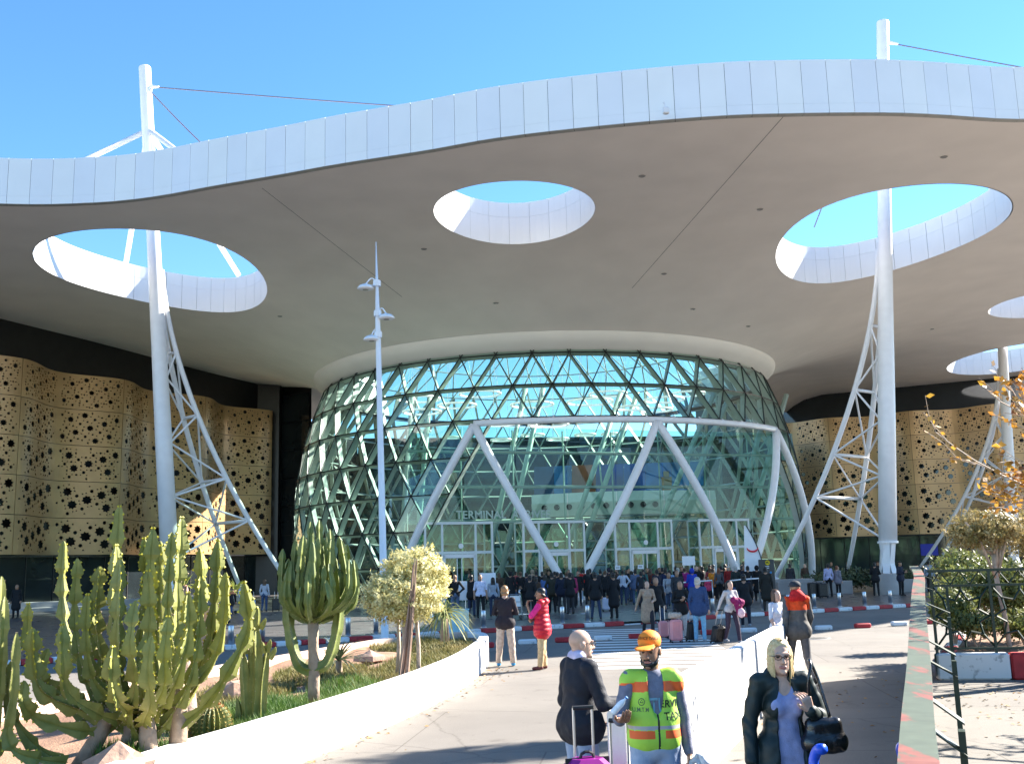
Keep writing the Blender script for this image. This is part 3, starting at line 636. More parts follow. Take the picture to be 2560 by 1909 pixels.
# ================================================================ masts
def thru(s, p):
    s, p = Vector(s), Vector(p); return s + (p - s) * ((22.7 - s.z) / (p.z - s.z))
def mast(label, base, top, feet, zj, drum=True, cables=(), wstrip=.42, collar=True):
    t = thing('roof_mast', label, 'roof mast', (base.x, base.y, 0), 0, 'white steel roof masts', world=True); d = (top - base).normalized()
    at = lambda z: base + (top - base) * ((z - base.z) / (top.z - base.z))
    zb = 2.9
    mb = MB(); mb.tube([at(zb), at(zb + 7), at(16), at(24), at(top.z - .05), top], [.50, .48, .43, .38, .36, .33], 24); mb.go('shaft', M_WHITE_STEEL, t, True)
    mb = MB(); p = at(zb); mb.lathe([(.0, 0), (.56, 0), (.56, .12), (.0, .12)], 24, p); mb.go('base_flange', M_WHITE_STEEL, t)
    m2 = MB(); q = at(1.25)
    for k in range(6):
        a = pi * k / 3; b = a + .32
        m2.add([p + Vector((.42 * cos(a - .4), .42 * sin(a - .4), 0)), p + Vector((.42 * cos(a + .4), .42 * sin(a + .4), 0)), q + Vector((.38 * cos(a + .55), .38 * sin(a + .55), .55)), q + Vector((.5 * cos(a + .4), .5 * sin(a + .4), 0)), q + Vector((.5 * cos(a - .4), .5 * sin(a - .4), 0)), q + Vector((.38 * cos(a - .55), .38 * sin(a - .55), .55))], [(0, 1, 2, 3, 4, 5)])
    m2.lathe([(.3, 0), (.26, .5), (.36, 1.65)], 14, q); m2.go('cast_foot', M_WHITE_STEEL, t)
    mb = MB(); mb.lathe([(.66, 0), (.66, 1.22), (.62, 1.27), (.0, 1.27)], 28, (base.x, base.y, 0)); mb.go('concrete_drum', M_CONC, t, True)
    legs = []
    for f in feet:
        f = Vector(f); pj = at(zj); pts = []
        for k in range(17):
            s = k / 16; a = at(zj - (zj - f.z) * s); off = (f - at(f.z)); pts.append(a + off * (s ** 1.75) + (off.normalized() * .42) * (1 - s))
        mb = MB(); mb.tube(pts, [.135 + .02 * sin(pi * k / 16) for k in range(17)], 12); mb.go('leg', M_WHITE_STEEL, t, True); legs.append(pts)
        mb = MB(); mb.lathe([(.35, 0), (.35, .1), (.22, .35), (.0, .35)], 14, f); mb.go('leg_shoe', M_WHITE_STEEL, t)
    for k in (4, 7, 10, 12):
        mb = MB(); mb.tube([legs[0][k], legs[1][k]], .10, 8); mb.go('cross_tube', M_WHITE_STEEL, t, True)
    for i, (ka, kb) in enumerate(((4, 5.5), (7, 5.5), (7, 8.7), (10, 8.7), (10, 11.3), (12, 11.3), (12, 14.3))):
        for lg in legs:
            a = lg[ka]; z = zj - (zj - 1) * kb / 16; b = at(max(z, 3.2)) + (a - at(a.z)).normalized() * .36
            mb = MB(); mb.tube([a, b], .06, 7); mb.go('web_tube', M_WHITE_STEEL, t)
    for lg0, lg1 in ((0, 1),):
        for ka, kb in ((4, 7), (7, 10), (10, 12)):
            mb = MB(); mb.tube([legs[0][ka], legs[1][kb]], .06, 6); mb.go('web_tube', M_WHITE_STEEL, t)
    if collar:
        pc = at(29.0)
        for dx, dy in ((-12.5, -1.0), (-4.6, 9), (8.5, 1.5), (7, -6.5), (3.2, 9.5)):
            e = Vector((pc.x + dx, pc.y + dy, ZT - .1)); mb = MB(); mb.tube([pc + Vector((dx, dy, 0)).normalized() * .3, e], .17, 8); mb.go('collar_strut', M_WHITE_STEEL, t, True)
    for e in cables:
        e = Vector(e); s = at(top.z - 1.3); mb = MB(); mb.tube([s, s + (e - s).normalized() * .9], [.16, .07], 8); mb.go('cable_socket', M_WHITE_STEEL, t)
        n = 12; L = (e - s).length; pts = [s.lerp(e, k / n) - Vector((0, 0, sin(pi * k / n) * L * .012)) for k in range(n + 1)]; mb = MB(); mb.tube(pts, .035, 6); mb.go('cable', mat('dark_cable', (.12, .1, .13), .4), t)
    return t
mast('white roof mast through the opening behind the big candelabra cactus', Vector((-19.6, 60.3, 0)), Vector((-22.35, 60.3, 33.35)), [(-13.2, 65, .3), (-17.9, 70, .3)], 20.3, cables=[thru((-22.25, 60.3, 32.0), DP(1042, 247, 57)), (-13.9, 53.5, 22.7)])
mast('tall white roof mast on a concrete drum right of the dome', Vector((20.4, 58.5, 0)), Vector((23.06, 58.5, 34.1)), [(15.6, 64.5, .9), (21.6, 69.5, .9)], 20.3, cables=[thru((22.96, 58.5, 32.8), DP(2556, 159, 56)), (19.3, 63, 22.7)], collar=False)
b3 = DP(2532, 1380, 92); mast('white roof mast at the right edge behind the autumn tree', Vector((b3.x, 92, 0)), Vector((b3.x + 1.8, 92, 36)), [(b3.x - 6.4, 98, .5), (b3.x - 3.6, 101, .5)], 18.5, cables=[(60, 88, 24)], collar=False)
# ================================================================ left planter
PW_ = .6
front_l = smooth_line([(-4.2, 5.2, 0), (-3.75, 8.5, 0), (-3.39, 10.4, 0), (-2.97, 11.86, 0), (-2.54, 13.4, 0), (-1.95, 15.7, 0), (-1.45, 18, 0), (-1.05, 20.5, 0), (-.82, 23, 0), (-.72, 25, 0), (-.8, 26.7, 0), (-1.1, 27.6, 0)], .25)
back_l = smooth_line([(-1.1, 27.6, 0), (-1.5, 27.75, 0), (-2.1, 27.1, 0), (-3.2, 25.9, 0), (-3.9, 24.4, 0), (-4.9, 21.4, 0), (-5.5, 19.8, 0), (-6.1, 17.2, 0), (-6.9, 14, 0), (-7.6, 10, 0), (-7.8, 6, 0)], .25)
loop = front_l + back_l[1:]
plan = thing('planter', 'long white walled planter bed of cacti and clipped shrubs', 'planter', (-3.5, 15, 0), world=True)
def wall_strip(line, w, h0, h1, name, m, parent, close=False):
    mb = MB(); n = len(line)
    for i, p in enumerate(line):
        a, b = line[max(0, i - 1)], line[min(n - 1, i + 1)]; d = (b - a).normalized(); q = Vector((-d.y, d.x, 0))
        hh = h1(i / (n - 1)) if callable(h1) else h1
        mb.v += [p + Vector((0, 0, h0)), p + Vector((0, 0, hh - .02)), p + q * .02 + Vector((0, 0, hh)), p + q * (w - .02) + Vector((0, 0, hh)), p + q * w + Vector((0, 0, hh - .02)), p + q * w + Vector((0, 0, h0))]
    for i in range(n - 1):
        for j in range(5): a = i * 6 + j; mb.f.append((a, a + 6, a + 7, a + 1)); mb.m.append(0)
    k = (n - 1) * 6; mb.f += [(0, 1, 2, 3, 4, 5), tuple(k + j for j in (5, 4, 3, 2, 1, 0))]; mb.m += [0, 0]
    return mb.go(name, m, parent)
M_PINK = mat('peach_render', (.62, .46, .36), .85, var=.1, scale=1.5, bump=.2, bscale=20)
wall_strip(front_l, .24, 0, .6, 'front_wall', M_WHITE_WALL, plan)
wall_strip(back_l, .2, 0, .6, 'rear_wall', M_PINK, plan)
def soil_mat():
    m = mat('red_soil', (.20, .105, .065), .95, scale=3, var=.35, bump=.8, bscale=40, col2=(.36, .22, .14)); return m
def soil_z(x, y): return .43 + .05 * sin(x * 3.1 + y * 1.3) + .04 * sin(x * 1.7 - y * 2.2)
ring = [(p.x, p.y) for p in loop]; xs = [p[0] for p in ring]; ys = [p[1] for p in ring]
def inpoly(x, y, R):
    c = False
    for i in range(len(R)):
        x0, y0 = R[i]; x1, y1 = R[i - 1]
        if (y0 > y) != (y1 > y) and x < (x1 - x0) * (y - y0) / (y1 - y0) + x0: c = not c
    return c
def shrink(lp, d):
    n = len(lp); out = []
    for i in range(n):
        a, b = Vector(lp[i - 1]), Vector(lp[(i + 1) % n]); t = (b - a).normalized(); out.append((lp[i][0] - t.y * d, lp[i][1] + t.x * d))
    return out
R_in = shrink(ring, .1); ext = [(x, y) for x in np.arange(-8, 0, .35) for y in np.arange(5, 28, .35) if inpoly(x, y, R_in)]
vv, tt = poly_holes(R_in, [], ext); mk('soil', [(p.x, p.y, soil_z(p.x, p.y)) for p in vv], tt, soil_mat(), plan, True)
# grass and ground cover, by patches
def blades(name, spots, h, w, m, parent, lean=.5, tri=True):
    v, f = [], []
    for x, y, z, s in spots:
        a = random.uniform(0, 2 * pi); hh = h * s * random.uniform(.6, 1.3); l = random.uniform(.1, lean) * hh; dx, dy = cos(a), sin(a); ww = w * random.uniform(.6, 1.3); o = len(v)
        v += [(x - dy * ww, y + dx * ww, z), (x + dy * ww, y - dx * ww, z), (x + dx * l * .5 + dy * ww * .5, y + dy * l * .5 - dx * ww * .5, z + hh * .65), (x + dx * l * .5 - dy * ww * .5, y + dy * l * .5 + dx * ww * .5, z + hh * .65), (x + dx * l * 1.2, y + dy * l * 1.2, z + hh)]
        f += [(o, o + 1, o + 2, o + 3), (o + 3, o + 2, o + 4)]
    return mk(name, v, f, m, parent)
M_GRASS = mat('grass_blades', (.045, .12, .018), .6, scale=1.3, col2=(.13, .2, .035), tr=.35)
M_DRY = mat('dry_ground_cover', (.13, .14, .035), .7, scale=2, col2=(.28, .23, .09), tr=.3)
def patch(n, cxs, inside):
    out = []
    while len(out) < n:
        cx, cy, rx, ry = random.choice(cxs); a, r = random.uniform(0, 2 * pi), sqrt(random.random()); x, y = cx + rx * r * cos(a), cy + ry * r * sin(a)
        if inpoly(x, y, inside): out.append((x, y, soil_z(x, y) - .02, random.uniform(.6, 1.2)))
    return out
R_in2 = shrink(ring, .3)
tag(blades('grass', patch(26000, [(-2.9, 14.6, .9, 1.6), (-3.2, 12.3, .7, 1.3), (-3.6, 13.6, .9, 1.2), (-2.6, 16, .6, 1), (-3.5, 10.8, .7, .7)], R_in2), .16, .006, M_GRASS, None), 'green grass between the cacti in the white planter', 'grass', kind='stuff')
tag(blades('ground_cover', patch(30000, [(-1.7, 21, .7, 2.6), (-1.5, 24.4, .6, 2.4), (-2.6, 25, .9, 1.2), (-2.6, 18, .9, 2), (-2.0, 19.5, .6, 2), (-3.6, 19.5, .8, 1.6), (-4.2, 16.5, .7, 1.6)], R_in2), .13, .011, M_DRY, None, .8), 'straw coloured ground cover around the clipped tree', 'ground cover', kind='stuff')
M_ROCK = mat('pink_rock', (.42, .27, .2), .9, scale=5, var=.3, bump=.6, bscale=15)
def rock(label, x, y, z, s, seed):
    rn = random.Random(seed); mb = MB(); mb.ball((0, 0, 0), 1, 10, 0, s); v = []
    for p in mb.v: k = 1 + .22 * sin(p.x * 23 + seed) * cos(p.y * 19) + .12 * sin(p.z * 31 + seed); v.append(p * k)
    o = mk('rock', v, mb.f, M_ROCK, None, False); o.location = (x, y, z); tag(o, label, 'rock', 'rocks in the planter')
rock('pale pink rock at the foot of the big cactus', -3.75, 10.1, .5, (.3, .22, .2), 1); rock('red brown rock by the planter rear wall', -3.0, 21.5, .5, (.28, .2, .14), 2); rock('low pink rock behind the small column cactus', -4.2, 15.6, .5, (.4, .25, .2), 3)

# ================================================================ cacti
M_CACT = mat('cactus_green', (.15, .165, .03), .6, scale=7, col2=(.27, .27, .065), bump=.1, bscale=20)
M_CEDGE = mat('cactus_edge', (.40, .30, .18), .7, scale=20, col2=(.55, .43, .28))
M_CTIP = mat('cactus_yellow_tip', (.42, .36, .02), .55, scale=30, col2=(.55, .5, .05))
M_CWOOD = mat('cactus_corky_trunk', (.24, .17, .12), .85, scale=8, col2=(.4, .3, .22), bump=.5, bscale=25)
M_CANDEL = mat('candelabra_green', (.09, .125, .025), .55, scale=5, col2=(.21, .235, .06), bump=.1)
def ribbed(mb, pts, R, ribs, seg, pinch=.45, depth=.62, tip=.35, rng=random, taper=None, edge_m=1, tipm=2, body=0, tipfrac=0.0):
    """ribbed stem along pts; radius pulses segment by segment, wide below and narrow above"""
    P = smooth_line(pts, seg / 7); n = len(P); X = None; nv = ribs * 4; base = len(mb.v); L = 0; ph = rng.uniform(0, 1); tw = rng.uniform(0, 6)
    tot = seg * (n - 1) / 7
    for i, p in enumerate(P):
        d = (P[min(i + 1, n - 1)] - P[max(i - 1, 0)]).normalized()
        if X is None: X, Y = frame_of(d)
        else: X = (X - d * X.dot(d)).normalized(); Y = d.cross(X)
        s = i / (n - 1); u = ((i / 7 + ph) % 1.0); pulse = 1 - pinch * ((u - .14) / .86) ** .85 if u > .14 else 1 - pinch + pinch * sqrt(u / .14)
        rem = (n - 1 - i) / 7.0; end = sqrt(min(1, rem / .5 + .03))
        if rem < 1.0: pulse = pulse * rem + (1 - pinch * .45) * (1 - rem)
        r = R * pulse * end * (taper(s) if taper else 1)
        for k in range(nv):
            a = 2 * pi * k / nv + tw * .1; q = k % 4; rr = r * (1.0, 1 - depth * .78, 1 - depth, 1 - depth * .78)[q]
            a2 = a + (0 if q == 0 else 0)
            mb.v.append(p + (X * cos(a2) + Y * sin(a2)) * rr)
    for i in range(n - 1):
        for k in range(nv):
            q = (k + 1) % nv; a, b = base + i * nv + k, base + i * nv + q; mb.f.append((a, b, b + nv, a + nv))
            mb.m.append(body if tipfrac <= 0 or i / (n - 1) < 1 - tipfrac else tipm)
    mb.f.append(tuple(base + (n - 1) * nv + k for k in range(nv))); mb.m.append(body)
    # spiny edges: little beads along every rib
    for i in range(0, n, 2):
        for k in range(ribs):
            c = mb.v[base + i * nv + k * 4]; pp = P[i]; o = (c - pp)
            if o.length < 1e-4: continue
            o.normalize(); e = R * (.08 if (n - i) / 7 > 1.9 or pinch < .4 else .15); up = (P[min(i + 1, n - 1)] - P[max(i - 1, 0)]).normalized() * e; sd = o.cross(up).normalized() * e * .7
            b0 = len(mb.v); mb.v += [c + up, c + sd, c - up, c - sd, c + o * e * 1.3]; mb.f += [(b0, b0 + 1, b0 + 4), (b0 + 1, b0 + 2, b0 + 4), (b0 + 2, b0 + 3, b0 + 4), (b0 + 3, b0, b0 + 4)]; mb.m += [tipm if (tip > 0 and (n - i) / 7 < 1.9) else edge_m] * 4
def arm(base, out, up, rng, bend=.55):
    """curving arm: leaves sideways then turns up"""
    b = Vector(base); return [b, b + Vector((out.x * .55, out.y * .55, up * .16)), b + Vector((out.x * .9, out.y * .9, up * .45)), b + Vector((out.x, out.y, up * .75)), b + Vector((out.x * 1.03, out.y * 1.03, up))]
def cx(u, v, y): return DP(u, v, y)
# the big one: stems end at the tips seen in the photograph, all rooted in one clump
big = thing('candelabra_cactus', 'big many stemmed cactus with yellow spiny tips filling the planter corner', 'cactus', (-3.85, 10.9, .45), world=True); rng = random.Random(3)
tips = [(300, 1265, 11.0), (383, 1320, 10.5), (430, 1330, 10.4), (453, 1293, 10.7), (360, 1345, 11.3), (290, 1362, 10.7), (345, 1360, 11.5), (400, 1352, 11.2), (372, 1425, 10.4), (412, 1390, 10.6), (455, 1350, 11.2), (160, 1352, 11.4), (193, 1395, 10.8), (250, 1415, 11.0), (145, 1435, 11.3), (225, 1400, 11.6), (340, 1500, 10.1), (155, 1560, 10.2), (220, 1485, 10.6), (82, 1570, 10.4), (282, 1615, 9.9), (72, 1508, 10.9), (420, 1540, 10.2), (440, 1530, 10.6), (380, 1590, 10.0), (500, 1370, 11.0), (545, 1350, 11.3), (565, 1430, 11.0), (610, 1455, 11.0), (500, 1440, 10.9), (330, 1530, 10.9), (300, 1395, 10.4), (120, 1620, 10.9), (30, 1650, 10.5), (60, 1700, 10.3), (20, 1800, 10.2), (205, 1550, 11.2), (470, 1480, 10.4), (130, 1500, 11.7), (270, 1460, 11.7), (310, 1440, 11.6), (530, 1520, 11.3)]
for i, (u, v, y) in enumerate(tips):
    if i in (6, 9, 14, 15, 23, 30, 36, 38, 39, 40): continue
    t = DP(u, v, y); side = (u - 330) / 330.0
    root = Vector((-3.85 + side * .28 + rng.uniform(-.12, .12), 10.9 + (y - 10.9) * .25, .62 + abs(side) * .1 + rng.uniform(0, .3)))
    if u < 60: root = Vector((-4.4, 10.5, .5))
    o = Vector((t.x - root.x, t.y - root.y, 0)); h = t.z - root.z
    wob = Vector((rng.uniform(-.04, .04), rng.uniform(-.05, .05), 0)); pts = [root, root + o * .4 + Vector((0, 0, h * .12)), root + o * .8 + Vector((0, 0, h * .34)) + wob, root + o * 1.02 + Vector((0, 0, h * .66)) - wob, t]
    mb = MB(); ribbed(mb, pts, rng.uniform(.092, .118), rng.choice([3, 3, 4]), rng.uniform(.24, .34), pinch=.70, depth=.80, tip=.9, rng=rng, tipfrac=.0); mb.go('stem', [M_CACT, M_CEDGE, M_CTIP], big, False)
for i, (a, b) in enumerate((((-3.62, 10.6, .4), (-3.8, 10.8, 1.15)), ((-3.98, 10.9, .4), (-3.9, 10.9, 1.0)), ((-4.35, 10.7, .4), (-4.1, 10.8, .95)), ((-3.45, 10.9, .4), (-3.5, 11.0, 1.3)))):
    a, b = Vector(a), Vector(b); mb = MB(); mb.tube([a, a.lerp(b, .5) + Vector((.02, 0, 0)), b], [.1, .085, .07], 7); mb.go('trunk', M_CWOOD, big, True)
# cactus cut by the left edge of the picture
ec = thing('columnar_cactus', 'smooth green cactus cut off by the left edge of the picture', 'cactus', (-5.15, 10.4, .45), world=True)
for u, v, y in ((4, 1440, 10.4), (12, 1490, 10.3), (-40, 1420, 10.6), (42, 1580, 10.2)):
    t = DP(u, v, y); root = Vector((-5.2, 10.4, .45)); o = Vector((t.x - root.x, t.y - root.y, 0)); h = t.z - root.z; mb = MB()
    ribbed(mb, [root, root + o * .7 + Vector((0, 0, h * .2)), root + o + Vector((0, 0, h * .5)), t], .065, 4, .3, pinch=.35, depth=.55, tip=.6, rng=rng); mb.go('stem', [M_CACT, M_CEDGE, M_CEDGE], ec)
# candelabra tree
ct = thing('candelabra_tree', 'tall candelabra tree with one thick trunk and a dense upright crown', 'cactus tree', (-2.82, 14.7, .42), world=True); rng = random.Random(11)
B = Vector((-2.82, 14.7, .40)); ttop = DP(783, 1525, 14.7)
mb = MB(); mb.tube([B, B.lerp(ttop, .33) + Vector((.01, 0, 0)), B.lerp(ttop, .66), ttop], [.085, .078, .072, .08], 8); mb.go('trunk', M_CWOOD, ct, True)
for s, zz in ((-1, .38), (1, .40)):
    b = B.lerp(ttop, zz); t = DP(783 + s * 60, 1420, 14.6); mb = MB(); ribbed(mb, [b, b + Vector((s * .18, 0, .08)), b + Vector((s * .3, 0, .4)), b + Vector((s * .36, 0, .85)), t], .085, 4, .3, pinch=.2, depth=.45, tip=.5, rng=rng); mb.go('branch', [M_CANDEL, M_CEDGE, M_CEDGE], ct)
for i in range(50):
    a = 2 * pi * i * .381966; rr = sqrt((i + .5) / 50); ex = rr * cos(a); ey = rr * sin(a)
    top = DP(790 + ex * 98 + rng.uniform(-12, 12), 1310 + 80 * rr ** 2 + rng.uniform(-20, 95), 14.7 + ey * .55); st = ttop + Vector((ex * .1, ey * .08, -.12 + rng.uniform(-.05, .1)))
    o = Vector((top.x - st.x, top.y - st.y, 0)); h = top.z - st.z
    mb = MB(); ribbed(mb, [st, st + o * .7 + Vector((0, 0, h * .14)), st + o * (1.08) + Vector((0, 0, h * .45)), top + Vector((rng.uniform(-.05, .05), 0, 0))], rng.uniform(.05, .066), 4, .22, pinch=.38, depth=.62, tip=.5, rng=rng); mb.go('branch', [M_CANDEL, M_CEDGE, M_CACT], ct)
# small column cactus clump
sc_ = thing('column_cactus', 'short clump of columns with knobbly tops beside the barrel cactus', 'cactus', (-3.2, 13.1, .42), world=True); rng = random.Random(5)
for u0, v0, u1, v1, R in ((622, 1800, 608, 1630, .075), (640, 1808, 640, 1560, .085), (655, 1800, 668, 1625, .07), (600, 1760, 593, 1745, .06), (632, 1650, 632, 1590, .06)):
    a, b = G(u0, v0, .42), DP(u1, v1, 13.1); a.y = 13.1; a.x = DP(u0, v0, 13.1).x; mb = MB(); ribbed(mb, [a, a.lerp(b, .5) + Vector((rng.uniform(-.02, .02), 0, 0)), b], R, 5, .5, pinch=.1, depth=.4, tip=.3, rng=rng); mb.go('column', [M_CACT, M_CEDGE, M_CEDGE], sc_)
for u, v, du, dv in ((640, 1575, 4, -60), (627, 1570, -10, -28), (652, 1570, 12, -26), (640, 1570, -2, -32), (605, 1632, -10, -38), (612, 1632, 6, -28), (600, 1640, -14, -10), (668, 1628, 8, -30), (662, 1630, -6, -26), (675, 1645, 14, -28), (630, 1630, -2, -58)):
    a, b = DP(u, v, 13.05), DP(u + du, v + dv, 13.0); mb = MB(); ribbed(mb, [a, a.lerp(b, .5) + Vector(((du) * .0006, 0, 0)), b], .042, 5, .2, pinch=.12, depth=.4, tip=.4, rng=rng); mb.go('offshoot', [M_CACT, M_CEDGE, M_CTIP], sc_)
# barrel cactus
bc = thing('barrel_cactus', 'round golden barrel cactus with an orange spiny crown', 'cactus', (-3.42, 11.95, .42)); mb = MB(); nr = 22
V = []
for i in range(17):
    t = -pi / 2 + pi * i / 16
    for k in range(nr * 2):
        a = 2 * pi * k / (nr * 2); r = .215 * cos(t) * (1.0 if k % 2 == 0 else .84); V.append((r * cos(a), r * sin(a), .2 + .22 * sin(t)))
F = [(i * 2 * nr + k, i * 2 * nr + (k + 1) % (2 * nr), (i + 1) * 2 * nr + (k + 1) % (2 * nr), (i + 1) * 2 * nr + k) for i in range(16) for k in range(2 * nr)]
mk('body', V, F, mat('barrel_green', (.12, .14, .03), .6, var=.2), bc)
mb = MB()
for i in range(2, 16):
    t = -pi / 2 + pi * i / 16
    for k in range(nr):
        a = 2 * pi * k / nr; c = Vector((.217 * cos(t) * cos(a), .217 * cos(t) * sin(a), .2 + .222 * sin(t))); n_ = Vector((cos(t) * cos(a), cos(t) * sin(a), sin(t)))
        for q in range(5):
            d = (n_ + Vector((random.uniform(-.8, .8), random.uniform(-.8, .8), random.uniform(-.8, .8)))).normalized() * .035; s = d.cross(n_).normalized() * .0035 if d.cross(n_).length > 1e-5 else Vector((.003, 0, 0)); o = len(mb.v); mb.v += [c - s, c + s, c + d]; mb.f.append((o, o + 1, o + 2)); mb.m.append(0 if i < 13 else 1)
tag(mb.go('spines', [mat('gold_spines', (.5, .38, .12), .6), mat('orange_spines', (.5, .22, .06), .6)], bc), kind='stuff')
# pachypodium
pc = thing('madagascar_palm', 'thick spiny trunked plant with leaf rosettes behind the big cactus', 'succulent tree', (-3.71, 12.0, .42), world=True); B = Vector((-3.71, 12.0, .40)); T = DP(462, 1640, 12.0)
mb = MB(); mb.tube([B, B.lerp(T, .3), B.lerp(T, .7), T], [.14, .135, .11, .09], 12); mb.go('trunk', mat('grey_spiny_bark', (.3, .2, .16), .85, scale=14, col2=(.45, .33, .27), bump=.6, bscale=60), pc, True)
mb = MB()
for i in range(420):
    s = random.random(); a = random.uniform(0, 2 * pi); r = .135 - .04 * s; c = B.lerp(T, s) + Vector((cos(a) * r, sin(a) * r, 0)); d = Vector((cos(a), sin(a), .3)).normalized() * .03; w = Vector((-sin(a), cos(a), 0)) * .006; o = len(mb.v); mb.v += [c - w, c + w, c + d]; mb.f.append((o, o + 1, o + 2)); mb.m.append(0)
tag(mb.go('spines', M_CEDGE, pc), kind='stuff')
M_BARK2 = mat('smooth_red_bark', (.28, .16, .12), .7, var=.2); M_ROS = mat('rosette_leaf', (.14, .19, .03), .5, scale=6, col2=(.3, .32, .07), tr=.3)
for pts, rad in (([(455, 1650), (478, 1560), (470, 1500), (462, 1465)], .03), ([(478, 1560), (500, 1500), (540, 1480), (590, 1478)], .028), ([(462, 1640), (440, 1560), (450, 1520)], .025)):
    P = [DP(u, v, 12.0 + .1 * k) for k, (u, v) in enumerate(pts)]; mb = MB(); mb.tube(smooth_line(P, .06), rad, 8); mb.go('limb', M_BARK2, pc, True); e = P[-1]; mb = MB()
    for k in range(22):
        a = 2 * pi * k / 22 + random.uniform(-.1, .1); el = random.uniform(-.1, 1.2); d = Vector((cos(a) * cos(el), sin(a) * cos(el), sin(el))) * random.uniform(.13, .2); s = Vector((-sin(a), cos(a), 0)) * .014; mb.add([e, e + d * .5 - s + Vector((0, 0, .01)), e + d + Vector((0, 0, -.03)), e + d * .5 + s + Vector((0, 0, .01))], [(0, 1, 2, 3)])
    mb.go('rosette', M_ROS, pc)
# strappy plants
def strappy(name, label, cat, base, trunk, n, L, w, m, tm, droop, r=.06, lo=.2):
    t = thing(name, label, cat, base, 0); mb = MB()
    if trunk: mt = MB(); mt.tube([(0, 0, 0), (.01, 0, trunk * .5), (.0, 0, trunk)], [r * 1.15, r, r * .9], 10); mt.go('trunk', tm, t, True)
    for k in range(n):
        a = random.uniform(0, 2 * pi); el = random.uniform(lo, 1.45); ll = L * random.uniform(.65, 1.1); p = Vector((0, 0, trunk)); d = Vector((cos(a) * cos(el), sin(a) * cos(el), sin(el))); s = Vector((-sin(a), cos(a), 0)); pts = []
        for q in range(7):
            f = q / 6; pts.append((p + d * ll * f + Vector((0, 0, -droop * ll * f * f)), w * (1 - f ** 2) + .001))
        o = len(mb.v)
        for c, ww in pts: mb.v += [c - s * ww, c + Vector((0, 0, -ww * .35)), c + s * ww]
        for q in range(6):
            for j in (0, 1): z = o + q * 3 + j; mb.f.append((z, z + 1, z + 4, z + 3)); mb.m.append(0)
    mb.go('leaves', m, t); return t
M_STRAP = mat('grey_green_leaf', (.07, .10, .055), .5, scale=5, col2=(.15, .18, .1), tr=.2); M_STRAP2 = mat('yellow_green_leaf', (.15, .19, .05), .5, scale=5, col2=(.38, .38, .16), tr=.3)
strappy('yucca_plant', 'dark spiky yucca behind the candelabra tree', 'yucca', (-3.12, 18.5, .42), .3, 46, .85, .022, M_STRAP, M_CWOOD, .45)
strappy('dracaena_plant', 'small palm like plant with drooping leaves at the planter tip', 'dracaena', (-1.73, 24.9, .42), .75, 70, 1.05, .026, M_STRAP2, mat('ringed_trunk', (.36, .25, .17), .8, scale=12, var=.25), .85, .1, -.1)
# clipped tree
def leaf_cloud(centres, n, size, m, parent, name='crown', shell=.55, seed=1):
    rn = np.random.RandomState(seed); v, f = [], []; k = 0; tot = sum(c[3] * c[4] * c[5] for c in centres) ** 1
    for (x, y, z, a, b, c) in centres:
        cnt = int(n * a * b * c / tot)
        for _ in range(cnt):
            d = rn.normal(size=3); d /= np.linalg.norm(d); r = shell + (1 - shell) * rn.rand() ** .6
            lump = 1 + .16 * sin(d[0] * 9 + seed) * sin(d[1] * 8 + 2) + .12 * sin(d[2] * 11 + d[0] * 5 + seed * 2); r *= lump * (1 + .16 * rn.rand() if rn.rand() < .15 else 1)
            p = Vector((x + d[0] * a * r, y + d[1] * b * r, z + d[2] * c * r)); u = Vector(rn.normal(size=3)).normalized(); w = u.cross(Vector(d)); w = w.normalized() if w.length > 1e-3 else Vector((1, 0, 0))
            s = size * (.6 + .8 * rn.rand()); q = len(v); v += [p - u * s, p + w * s * .42, p + u * s * 1.1, p - w * s * .42]; f.append((q, q + 1, q + 2, q + 3))
    return mk(name, v, f, m, parent)
M_VAR = mat('variegated_leaf', (.42, .38, .11), .5, scale=5, col2=(.78, .72, .42), tr=.3); M_PALEBARK = mat('pale_bark', (.42, .33, .26), .8, scale=10, var=.25)
tp = thing('clipped_tree', 'clipped cream leaved tree with lumpy crown tied to a bundle of stakes', 'clipped tree', (-1.96, 18.2, .42), world=True)
c1, c2, c3 = DP(1035, 1432, 18.4), DP(985, 1490, 18.0), DP(1075, 1455, 18.5)
leaf_cloud([(c1.x, c1.y, c1.z, .56, .6, .44), (c2.x, c2.y, c2.z, .58, .6, .42), (c3.x, c3.y, c3.z, .34, .45, .42), (c2.x + .28, c2.y, c2.z - .05, .55, .55, .4)], 26000, .032, M_VAR, tp, 'crown', .5, 4)
for u0, v0, u1, v1, y in ((993, 1622, 995, 1540, 18.6), (1010, 1620, 1008, 1540, 18.8), (1046, 1625, 1040, 1530, 18.3), (1000, 1650, 1012, 1520, 18.3)):
    a, b = DP(u0, v0, y), DP(u1, v1, y); a.z = .4; mb = MB(); mb.tube([a, a.lerp(b, .5) + Vector((.02, 0, 0)), b], [.04, .035, .03], 8); mb.go('trunk', M_PALEBARK, tp, True)
sb = thing('stake_bundle', 'bundle of thin dry stakes leaning through the clipped tree', 'stakes', (-1.9, 17.6, .42), world=True)
for k in range(14):
    a = DP(1005 + random.uniform(-10, 14), 1685, 17.5 + random.uniform(-.1, .1)); a.z = .4; b = DP(1037 + random.uniform(-7, 6), random.uniform(1390, 1470), 17.45 + random.uniform(-.08, .08)); mb = MB(); mb.tube([a, a.lerp(b, .45) + Vector((random.uniform(.0, .05), 0, 0)), b], [.014, .013, .007], 5); mb.go('stake', mat('dry_stake', (.3, .2, .15), .85, var=.3), sb)

